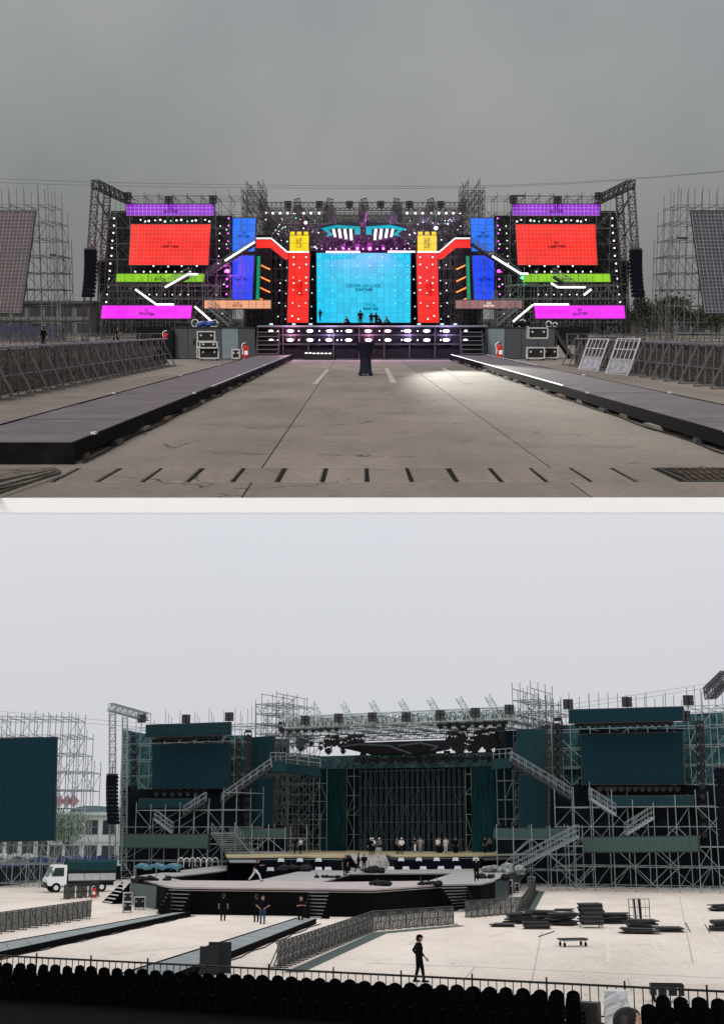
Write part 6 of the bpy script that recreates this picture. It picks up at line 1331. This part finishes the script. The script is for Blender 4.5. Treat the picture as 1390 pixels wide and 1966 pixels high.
for k, (x, y, w_, n, h_, ms, lab) in enumerate(((965, 1780, 1.3, 3, .25, .2, 'small flat pile at the left end of the scattered barriers'), (995, 1774, 1.8, 8, .75, .5, 'messy heap next to the left end of the scattered barriers'), (1040, 1771, 2.0, 10, .9, .4, 'broad heap of black barriers left of the tall stack'), (1029, 1784, 1.6, 5, .5, .2, 'low rounded pile in front of the broad heap'), (1085, 1777, 1.8, 9, .9, .5, 'tilted pale-edged pile just left of the tall stack'), (1082, 1750, 1.4, 3, .2, .3, 'thin flat pile behind the tilted pile'), (1182, 1774, 1.9, 9, .8, .4, 'broad heap right of the tall stack'), (1232, 1782, 1.7, 7, .6, .3, 'heap before the upright gate frame'), (1228, 1793, 2.0, 5, .35, .4, 'flat sprawling pile nearest the trolley side'), (1285, 1790, 1.6, 4, .35, .15, 'neat low pile right of the gate frame'), (1390, 1750, 1.7, 7, .55, .5, 'spiky pile cut by the right edge'), (1392, 1788, 1.8, 6, .75, .25, 'squarer pile cut by the right edge'))):
    pile(lab, x, y, w_, n, h_, 40 + k, 0, ms)
p = B(1229, 1776, z=0); t = thing('gate_panel', 'upright dark gate frame with wire infill among the barrier piles', 'gate panel', p); g = G(); w_, h_ = 1.3, 1.55
for x in (-w_ / 2, w_ / 2): g.bar((x, 0, 0), (x, .1, h_), .03)
for f_ in (.02, .33, .66, 1): g.bar((-w_ / 2, .1 * f_, h_ * f_), (w_ / 2, .1 * f_, h_ * f_), .022)
part('frame', g, M_DARKST, t)
for i in range(1, 5): x = -w_ / 2 + w_ * i / 5; g = G(); g.bar((x, 0, 0), (x, .1, h_), .014); part('bar', g, M_DARKST, t)
for x, ww in ((-.3, .12), (.0, .16)): g = G(); g.extr([(x, .08, .3), (x + ww, .08, .3), (x + ww - .06, .12, h_), (x - .06, .12, h_)], (0, .03, 0)); part('infill_board', g, M_CASE, t)
p = B(1100, 1818, z=0); t = thing('flat_trolley', 'low wheeled flat trolley with slatted top, alone on the court', 'trolley', p, .25); 
for i in range(5): g = G(); g.box((0, -.32 + .16 * i, .37 + .01 * (i % 2)), (1.45, .13, .05)); part('slat', g, M_CASE, t)
g = G(); g.bar((-.65, -.35, .31), (.65, -.35, .31), .035); g.bar((-.65, .35, .31), (.65, .35, .31), .035); g.bar((-.6, -.35, .31), (-.6, .35, .31), .035); g.bar((.6, -.35, .31), (.6, .35, .31), .035); part('chassis', g, M_STEELB, t)
for a in (-1, 1):
    for b in (-1, 1): g = G(); g.bar((a * .58 - .03, b * .3, .11), (a * .58 + .03, b * .3, .11), .11, 0, 12); part('wheel', g, M_RUBBER, t); g = G(); g.bar((a * .58, b * .3, .11), (a * .58, b * .3, .3), .035); part('caster_fork', g, MATS['pale_plastic'], t)
p = B(1281, 1924, z=0); t = thing('tool_cart', 'open black cart with pale brackets just beyond the railing', 'cart', p, -.12); g = G(); w_, d_, h_ = 1.15, .6, .34
for lo, hi in (((-w_ / 2, -d_ / 2, .22), (w_ / 2, d_ / 2, .25)), ((-w_ / 2, -d_ / 2, .25), (w_ / 2, -d_ / 2 + .03, .25 + h_)), ((-w_ / 2, d_ / 2 - .03, .25), (w_ / 2, d_ / 2, .25 + h_)), ((-w_ / 2, -d_ / 2 + .03, .25), (-w_ / 2 + .03, d_ / 2 - .03, .25 + h_)), ((w_ / 2 - .03, -d_ / 2 + .03, .25), (w_ / 2, d_ / 2 - .03, .25 + h_))): g.b2(lo, hi)
part('tray', g, M_CASE, t)
for x in (-.35, 0, .35): g = G(); g.b2((x - .03, -d_ / 2 - .03, .24), (x + .03, -d_ / 2 - .004, .5)); part('bracket', g, MATS['pale_plastic'], t)
for a in (-1, 1):
    for b in (-1, 1): g = G(); g.bar((a * .45 - .03, b * .22, .1), (a * .45 + .03, b * .22, .1), .1, 0, 12); part('wheel', g, M_RUBBER, t)
for k, (a, b, lab) in enumerate((((1034, 1799), (1064, 1789), 'thin dark rod lying left of the flat trolley'), ((1353, 1776), (1363, 1792), 'thin dark rod lying near the right piles'), ((1316, 1772), (1325, 1790), 'thin dark rod lying right of the low pile'))):
    p, q = B(*a, z=.03), B(*b, z=.03); g = G(); g.bar((0, 0, 0), q - p, .03); one('loose_rod', g, M_CASE, lab, 'rod', 'loose rods', p)
# dark site fence along the foot of the right wing, and on the far left
for k, (a, b, n_p, h_, lab) in enumerate((((1050, 1694), (1420, 1704), 12, 1.1, 'dark site fence along the foot of the right wing'), ((-40, 1706), (125, 1690), 8, 1.9, 'navy site fence at the far left behind the truck'), ((222, 1690), (300, 1684), 3, 1.6, 'dark site fence between the truck and the deck'))):
    p, q = B(*a, z=0), B(*b, z=0); t = thing('site_fence', lab, 'fence', p, 0, 'dark site fences'); d = (q - p); 
    for i in range(n_p):
        u, v = d * (i / n_p), d * ((i + .985) / n_p); g = G(); g.hexa([u, v, v + Vector((0, .05, 0)), u + Vector((0, .05, 0))] + [w2 + Vector((0, 0, h_)) for w2 in (u, v, v + Vector((0, .05, 0)), u + Vector((0, .05, 0)))]); part('fence_panel', g, mat('navy_fence', (.010, .016, .026), .7, var=.5, scale=1.5), t); g = G(); g.bar(u + Vector((0, -.05, 0)), u + Vector((0, -.05, h_ + .1)), .04); part('fence_post', g, mat('fence_post_grey', (.08, .09, .09), .6), t)
p = B(1374, 1706, z=0); flight_case('dark case at the right end of the site fence', p, (.9, .6, 1.2), 0)
p = B(1080, 1700, z=0); heap('white sheeted bundle at the foot of the right wing', 1076, 1697, 0, 1.4, 1.1, 6, mat('white_sheet', (.7, .7, .68), .7, var=.1), 31)

# ================================================================== LOWER COURT: truck and background
o = B(150, 1713, z=0); t = thing('flatbed_truck', 'small white truck with a dark green canvas top parked at the left', 'truck', o, math.pi + R(24)); t.matrix_world = t.matrix_world @ Matrix.Scale(1.15, 4)
M_CAB = mat('white_cab_paint', (.78, .78, .76), .35, var=.03); M_GLASS = mat('truck_glass', (.03, .05, .05), .1); M_CANV = mat('green_canvas', (.015, .045, .05), .8, var=.3); M_SIDE = mat('pale_bed_side', (.42, .45, .43), .5, .2, .15)
g = G(); g.extr([(1.2, -.95, .55), (2.75, -.95, .55), (2.82, -.95, 1.05), (2.70, -.95, 1.25), (2.30, -.95, 2.12), (2.15, -.95, 2.2), (1.2, -.95, 2.2)], (0, 1.9, 0)); cab = part('cab', g, M_CAB, t)
g = G(); g.extr([(2.72, -.80, 1.28), (2.72, .80, 1.28), (2.345, .76, 2.05), (2.345, -.76, 2.05)], (.025, 0, .012)); part('windscreen', g, M_GLASS, cab)
for s in (-1, 1):
    g = G(); g.extr([(1.45, s * .955, 1.3), (2.45, s * .955, 1.3), (2.2, s * .955, 1.98), (1.45, s * .955, 1.98)], (0, s * .02, 0)); part('side_window', g, M_GLASS, cab)
    g = G(); g.b2((2.79, s * .72 - .16, .86), (2.86, s * .72 + .16, 1.04)); part('headlight', g, mat('headlight_glass', (.6, .6, .55), .2), cab)
    g = G(); g.b2((2.42, s * 1.08 - .05, 1.45), (2.5, s * 1.08 + .05, 1.8)); g.bar((2.45, s * .95, 1.7), (2.45, s * 1.08, 1.7), .02); part('wing_mirror', g, M_CASE, cab)
    for x in (2.05, -1.75):
        g = G(); g.bar((x, s * .70, .39), (x, s * .98, .39), .39, 0, 18); w1 = part('wheel', g, M_RUBBER, t); g = G(); g.bar((x, s * .97, .39), (x, s * 1.0, .39), .2, 0, 12); part('rim', g, MATS['pale_plastic'], w1)
    for k in range(3):
        g = G(); x0 = -2.9 + k * 1.33; g.b2((x0 + .02, s * 1.0 - .03, .95), (x0 + 1.31, s * 1.0 + .03, 1.5)); part('drop_side', g, M_SIDE, t)
g = G(); g.b2((2.74, -.75, .62), (2.83, .75, .80)); part('grille', g, M_CASE, cab); g = G(); g.b2((2.7, -.95, .38), (2.92, .95, .6)); part('bumper', g, M_CASE, t)
g = G(); g.b2((-2.9, -1.0, .82), (1.1, 1.0, .94)); part('bed', g, M_DARKST, t); g = G(); g.b2((-2.9, -.35, .5), (2.6, .35, .8)); part('chassis', g, M_CASE, t)
g = G(); N = 10; top = [(-1.02 * math.cos(math.pi * i / N) * 1.0, 2.35 + .28 * math.sin(math.pi * i / N)) for i in range(N + 1)]
g.extr([(-2.95, y, z) for y, z in [(-1.02, 1.75)] + top + [(1.02, 1.75)]], (4.05, 0, 0)); part('canvas_top', g, M_CANV, t)
g = G(); g.b2((-2.88, -.96, 1.5), (1.05, .96, 1.9)); part('cargo', g, M_CASE, t)
for x in (-2.9, -1.6, -.2, 1.08):
    for s in (-1, 1): g = G(); g.bar((x, s * .98, .95), (x, s * .98, 2.0), .03); part('hoop_post', g, M_DARKST, t)
M_MINT = mat('mint_render', (.52, .58, .54), .85, var=.06); M_TEALR = mat('teal_band', (.10, .17, .17), .6)
building('pale mint building with dark window band behind the left scaffold', 95, 260, 1560, 215, 25, M_MINT, mat('pale_roof_edge', (.45, .52, .50), .7), 5, 2, f=B)
p = B(178, 1561, Y=216); t = thing('roof_vault', 'teal curved roof vault on top of the mint building', 'roof vault', p); g = G(); g.extr([Vector((-4 + 8 * i / 12, 0, 1.1 * math.sin(math.pi * i / 12) ** .4)) for i in range(13)], (0, 8, 0)); part('vault', g, M_TEALR, t)
for k, (x, lab) in enumerate(((113, 'left'), (128, 'middle'), (140, 'right'))):
    p = B(x, 1550, Y=214); t = thing('roof_sign', 'dull pink diamond-shaped sign board above the mint building, %s one' % lab, 'sign board', p, 0, 'pink sign boards'); g = G(); s = .85 + .1 * k; g.extr([(-s, 0, .9), (0, 0, 0), (s, 0, .9), (0, 0, 1.9)], (0, .2, 0)); part('board', g, mat('dull_pink_board', (.38, .20, .22), .7), t); g = G(); g.bar((0, .3, -1), (0, .3, .8), .05); part('post', g, M_DARKST, t)
tree('pale green tree behind the left scaffold of the lower view', tuple(B(130, 1600, Y=200).xy) + (0,), 8.5, 3.0, mat('fresh_leaf', (.14, .22, .13), .8, var=.4), 77, 1800, ls=.3)
building('low pale building far left behind the navy fence', -80, 100, 1600, 240, 20, M_MINT, mat('pale_roof_edge', (.5, .5, .5)), 6, 1, f=B)
building('long grey hall far behind the unlit stage', 230, 1500, 1622, 300, 20, M_GREYW, M_GREYR, 24, 1, f=B)
for k, (x, y, w_, h_, c, lab) in enumerate(((175, 1654, 5.0, 1.1, (.03, .03, .16), 'purple blue tarpaulin on a stall left of the mint building front'), (60, 1656, 9.0, 1.2, (.03, .05, .13), 'dark blue tarpaulin under the left LED wall'), (15, 1650, 5.0, 1.0, (.4, .42, .42), 'pale tarpaulin heap at the far left under the LED wall'))):
    p = B(x, y, Y=160); t = thing('tarpaulin_stall', lab, 'tarpaulin', (p.x, 160, 0), 0, 'tarpaulins behind the left fence'); g = G(); N = 10
    poly = [(-w_ / 2, 0, p.z - .6)] + [(-w_ / 2 + w_ * i / N, 0, p.z + h_ * .4 + .25 * math.sin(i * 2.1 + k)) for i in range(N + 1)] + [(w_ / 2, 0, p.z - .6)]; poly.reverse(); g.extr([Vector(q) for q in poly], (0, 3, 0)); part('cloth', g, mat('tarp_%s' % 'abc'[k], c, .6, var=.3), t)
    for x2 in (-w_ * .45, w_ * .45): g = G(); g.bar((x2, .1, 0), (x2, .1, p.z - .5), .06); part('pole', g, M_STEELB, t)
for k, (ya, yb2) in enumerate(((1382, 1300), (1390, 1308))):
    a, b = B(-40, ya - 20, Y=118), B(1440, yb2, Y=100); g = G(); g.path([a.lerp(b, i / 16) - Vector((0, 0, math.sin(math.pi * i / 16) * 2.6)) - a for i in range(17)], .012, 0, 3); one('overhead_wire', g, M_DARKST, 'thin overhead wire over the unlit stage, %s one' % ('upper', 'lower')[k], 'wire', 'overhead wires of the lower view', a)

# ================================================================== LOWER COURT: people
PB_ = [
 (428, 1769, 0, 'stand', BLK, BLK, 0, 'person in black standing before the catwalk skirt, leftmost on the ground'),
 (492, 1771, 0, 'phone', BLK, BLK, .4, 'person in black with pale hands, left of the one in jeans'),
 (504, 1775, 0, 'hips', BLK, DNM, 3.0, 'person in black top and blue jeans before the catwalk'),
 (577, 1776, 0, 'phone', BLK, BLK, 3.6, 'person in black holding a phone beside the middle steps'),
 (490, 1693, ZD, 'stride', BLK, WHT, -1.5, 'person striding in white trousers on the catwalk front'),
 (915, 1693, ZD, 'walk', BLK, BLK, 3.0, 'person in black standing alone on the right catwalk wing'),
 (663, 1681, ZD, 'stand', BLK, BLK, 2.5, 'person in black at the left of the crew on the middle catwalk'),
 (688, 1674, ZD, 'walk', BLK, BLK, 1.5, 'person in black at the back of the pair on the middle catwalk'),
 (699, 1677, ZD, 'stand', BLK, GRY, 3.1, 'person in black at the front of the pair on the middle catwalk'),
 (712, 1642, ZM, 'helmet', BLK, BLK, 3.1, 'helmeted person in black at the left of the group on the ramp head'),
 (716, 1641, ZM, 'helmet', WHT, BLK, 3.0, 'helmeted person in a white vest in the group on the ramp head'),
 (728, 1641, ZM, 'helmet', GRY, BLK, 3.2, 'helmeted person in grey at the right of the group on the ramp head'),
 (727, 1657, 2.6, 'stand', (0.25, 0.26, 0.26), TAN, .1, 'person in grey top and pale trousers standing on the ramp'),
 (763, 1640, ZM, 'phone', GRY, BLK, 2.6, 'person in grey top beside the one in a white shirt'),
 (771, 1641, ZM, 'helmet', WHT, BLK, 3.3, 'person in a white shirt and black trousers on the main stage'),
 (797, 1638, ZM, 'phone', BLK, WHT, 2.0, 'person bending beside the grey figure on the main stage'),
 (807, 1638, ZM, 'hips', (0.3, 0.31, 0.3), (0.28, 0.28, 0.27), 3.1, 'person in grey with hands on hips on the main stage'),
 (841, 1639, ZM, 'stand', WHT, BLK, 2.6, 'person in white top and black trousers left of the robed figure'),
 (845, 1639, ZM, 'robe', BLK, BLK, 3.2, 'figure in a long black robe, left of the pair in robes'),
 (856, 1638, ZM, 'stand', WHT, WHT, 3.3, 'person in white between the two robed figures'),
 (875, 1639, ZM, 'robe', BLK, BLK, 3.1, 'figure in a long black robe at the right of the crew line'),
 (577, 1640, ZM, 'phone', WHT, BLK, 2.2, 'person in a white shirt at the far left back of the main stage'),
 (566, 1640, ZM, 'stand', BLK, BLK, 1.2, 'person in black at the far left back of the main stage'),
 (932, 1638, ZM, 'stand', BLK, BLK, 2.0, 'person in black at the far right of the main stage'),
 (940, 1638, ZM, 'phone', GRY, BLK, 3.0, 'person in dark grey at the far right of the main stage'),
 (668, 1677, ZD, 'crouch', BLK, BLK, 1.0, 'crouching person in black on the middle catwalk')]
for x, y, z, ps, sh, pa, rz, lab in PB_: person(lab, B(x, y, z=z), rz, ps, sh, pa, WHT if ps == 'helmet' else BLK, 1.70)
person('guard in a black uniform and cap walking to the right behind the railing', B(805, 1887, z=0), -1.35, 'guard', BLK, BLK, BLK, 1.75)

# ================================================================== LOWER COURT: seats, railing, spectator
ZP = .35
c0, c1 = B(15, 1848, z=1.30), B(1390, 1919, z=1.30); dr = (c1 - c0); dr.z = 0; L = dr.length; dr.normalize(); nr = Vector((dr.y, -dr.x, 0))   # nr points to the camera
r0, r1 = B(-30, 1834.5, z=1.40), B(1430, 1907, z=1.40)
g = G(); p, q = Vector((r0.x, r0.y, 0)) - dr * 6, Vector((r1.x, r1.y, 0)) + dr * 6
g.extr([v + Vector((0, 0, ZP)) for v in (p - nr * .12, q - nr * .12, q + nr * 26, p + nr * 26)], (0, 0, -.34)); struct('seating_platform', g, M_PITCH)  # its near-black colour stands in for seats in deep shade
t = thing('hand_railing', 'long dark metal railing with upright bars behind the seats', 'railing', Vector((r0.x, r0.y, ZP)))
oo = Vector((r0.x, r0.y, ZP)); RL = r1 - r0; g = G(); g.bar(r0 - oo, r1 - oo, .035, 0, 6); part('top_rail', g, M_CASE, t); g = G(); g.bar(r0 - oo - Vector((0, 0, .86)), r1 - oo - Vector((0, 0, .86)), .028); part('bottom_rail', g, M_CASE, t)
nb = int(RL.length / .262); g = G(); g.bar((0, 0, -1.02), (0, 0, 0), .02); me = g.mesh('baluster', M_CASE); g = G(); g.bar((0, 0, -1.05), (0, 0, .16), .035); me2 = g.mesh('railing_post', M_CASE)
for i in range(nb + 1): link('baluster' if i % 9 else 'railing_post', me if i % 9 else me2, t, Matrix.Translation(r0 - oo + RL * (i / nb)))
P = []
def ogee(w, zt, z0):
    pts = [(-w, z0), (w, z0), (w * 1.02, zt - .22), (w * .92, zt - .09), (w * .62, zt - .035), (w * .25, zt - .012), (0, zt), (-w * .25, zt - .012), (-w * .62, zt - .035), (-w * .92, zt - .09), (-w * 1.02, zt - .22)]
    return [Vector((x, 0, z)) for x, z in pts]
g = G(); g.extr(ogee(.205, .95, .36), (0, .05, 0)); P.append(('backrest', g, M_PITCH))
g = G(); g.b2((-.21, .05, .40), (.21, .48, .47)); P.append(('seat', g, M_PITCH)); g = G(); g.b2((-.215, -.01, .02), (.215, .03, .40)); P.append(('seat_skirt', g, M_PITCH))
for x in (-.18, .18):
    for y in (.06, .44): g = G(); g.bar((x, y, 0), (x, y, .41), .018); P.append(('leg', g, M_PITCH))
chair = proto(P)
rzc = math.atan2(dr.y, dr.x)
nch = int(L / .515)
def col_of(p):
    c = MB @ p; v = camo.matrix_world.inverted() @ c if False else None
    return p.x / p.y * F + CX
ci = 0
for row in range(3):
    for i in range(-1, nch + 2):
        p = Vector((c0.x, c0.y, ZP)) + dr * (.515 * i + random.uniform(-.02, .02) + .2 * (row == 1)) + nr * (.95 * row + random.uniform(-.03, .03))
        x = p.x / p.y * F + CX
        if row == 0 and 1103 < x < 1212: continue
        if row > 0 and 1103 < x < 1212: continue
        M = TR(p, rzc + random.uniform(-.10, .10)) @ Matrix.Diagonal((random.uniform(.96, 1.06), 1, random.uniform(.975, 1.03), 1))
        if row == 0: ci += 1
        inst(chair, 'banquet_chair', ('black covered banquet chair by the railing, %s from the left' % ORD[ci - 1] if row == 0 else 'black covered banquet chair in the %s row of seats' % ('front', 'second', 'third')[row]), 'chair', None, 0, 'black banquet chairs, %s row' % ('front', 'second', 'third')[row], M=M)
# white-wrapped chair and dark slatted crate in the gap
pw = Vector((c0.x, c0.y, ZP)) + dr * (B(1181, 1908, z=1.3) - c0).dot(dr); t = thing('covered_chair', 'chair wrapped in crumpled white plastic in the gap of the seat row', 'chair', pw, rzc)
g = G(); N, K = 14, 10
for j in range(K + 1):
    for i in range(N):
        a = 2 * math.pi * i / N; rr_ = 1 + .08 * math.sin(i * 3.1 + j * 1.9) + .05 * math.sin(j * 4.3 + i); wv = .33 * (1 - .12 * (j / K) ** 3); g.v.append((wv * rr_ * max(-1, min(1, 1.35 * math.cos(a))), .24 * rr_ * max(-1, min(1, 1.35 * math.sin(a))) + .1, 1.02 * j / K))
for j in range(K):
    for i in range(N): k = (i + 1) % N; g.face([j * N + i, j * N + k, (j + 1) * N + k, (j + 1) * N + i])
g.face([K * N + i for i in range(N)]); part('plastic_wrap', g, mat('crumpled_plastic', (.72, .74, .75), .3, var=.08, scale=6, bump=.8), t)
g = G()
for x in (-.2, .2):
    for y in (-.05, .3): g.bar((x, y, 0), (x, y, .4), .02)
part('leg_frame', g, M_DARKST, t)
pk = Vector((c0.x, c0.y, ZP)) + dr * (B(1131, 1905, z=1.3) - c0).dot(dr); t = thing('slatted_crate', 'dark slatted box in the gap between the seats', 'crate', pk, rzc); g = G(); g.b2((-.27, -.1, 0), (.27, .3, .66)); part('box', g, M_CASE, t)
for i in range(12): g = G(); x = -.25 + .045 * i; g.b2((x, -.13, .02), (x + .022, -.102, .64)); part('slat', g, mat('brown_slat', (.05, .045, .04), .7), t)
# spectator close to the camera, on the stand tier
hp = B(1190, 1972, Y=11.0); tier = hp.z - 1.22 * 1.02
g = G(); g.b2((-14, 4.6, 0), (14, 12.2, tier)); struct('stand_tier', g, M_PITCH)
sp_o = person('dark-haired spectator in glasses seated close to the camera, only the head visible', (hp.x, hp.y - .07, tier), -0.95, 'sit', BLK, BLK, BLK, 1.73)
g = G()
for s in (-1, 1): g.path([Vector((s * .036 + .028 * math.cos(a), .112, 1.235 + .022 * math.sin(a))) for a in [i * math.pi / 5 for i in range(11)]], .004, 0, 4); g.bar((s * .066, .108, 1.238), (s * .098, -.01, 1.235), .004)
g.bar((-.01, .115, 1.24), (.01, .115, 1.24), .004); part('glasses', g, M_CASE, sp_o)
t = thing('spectator_chair', 'black seat under the spectator close to the camera', 'chair', (hp.x, hp.y - .07, tier), -0.95); g = G(); g.b2((-.22, -.2, .36), (.22, .3, .41)); part('seat', g, M_PITCH, t); g = G(); g.b2((-.22, -.24, .38), (.22, -.2, .8)); part('backrest', g, M_PITCH, t)
for x in (-.18, .18):
    for y in (-.16, .26): g = G(); g.bar((x, y, 0), (x, y, .37), .02); part('leg', g, M_PITCH, t)
join_far_lamps()
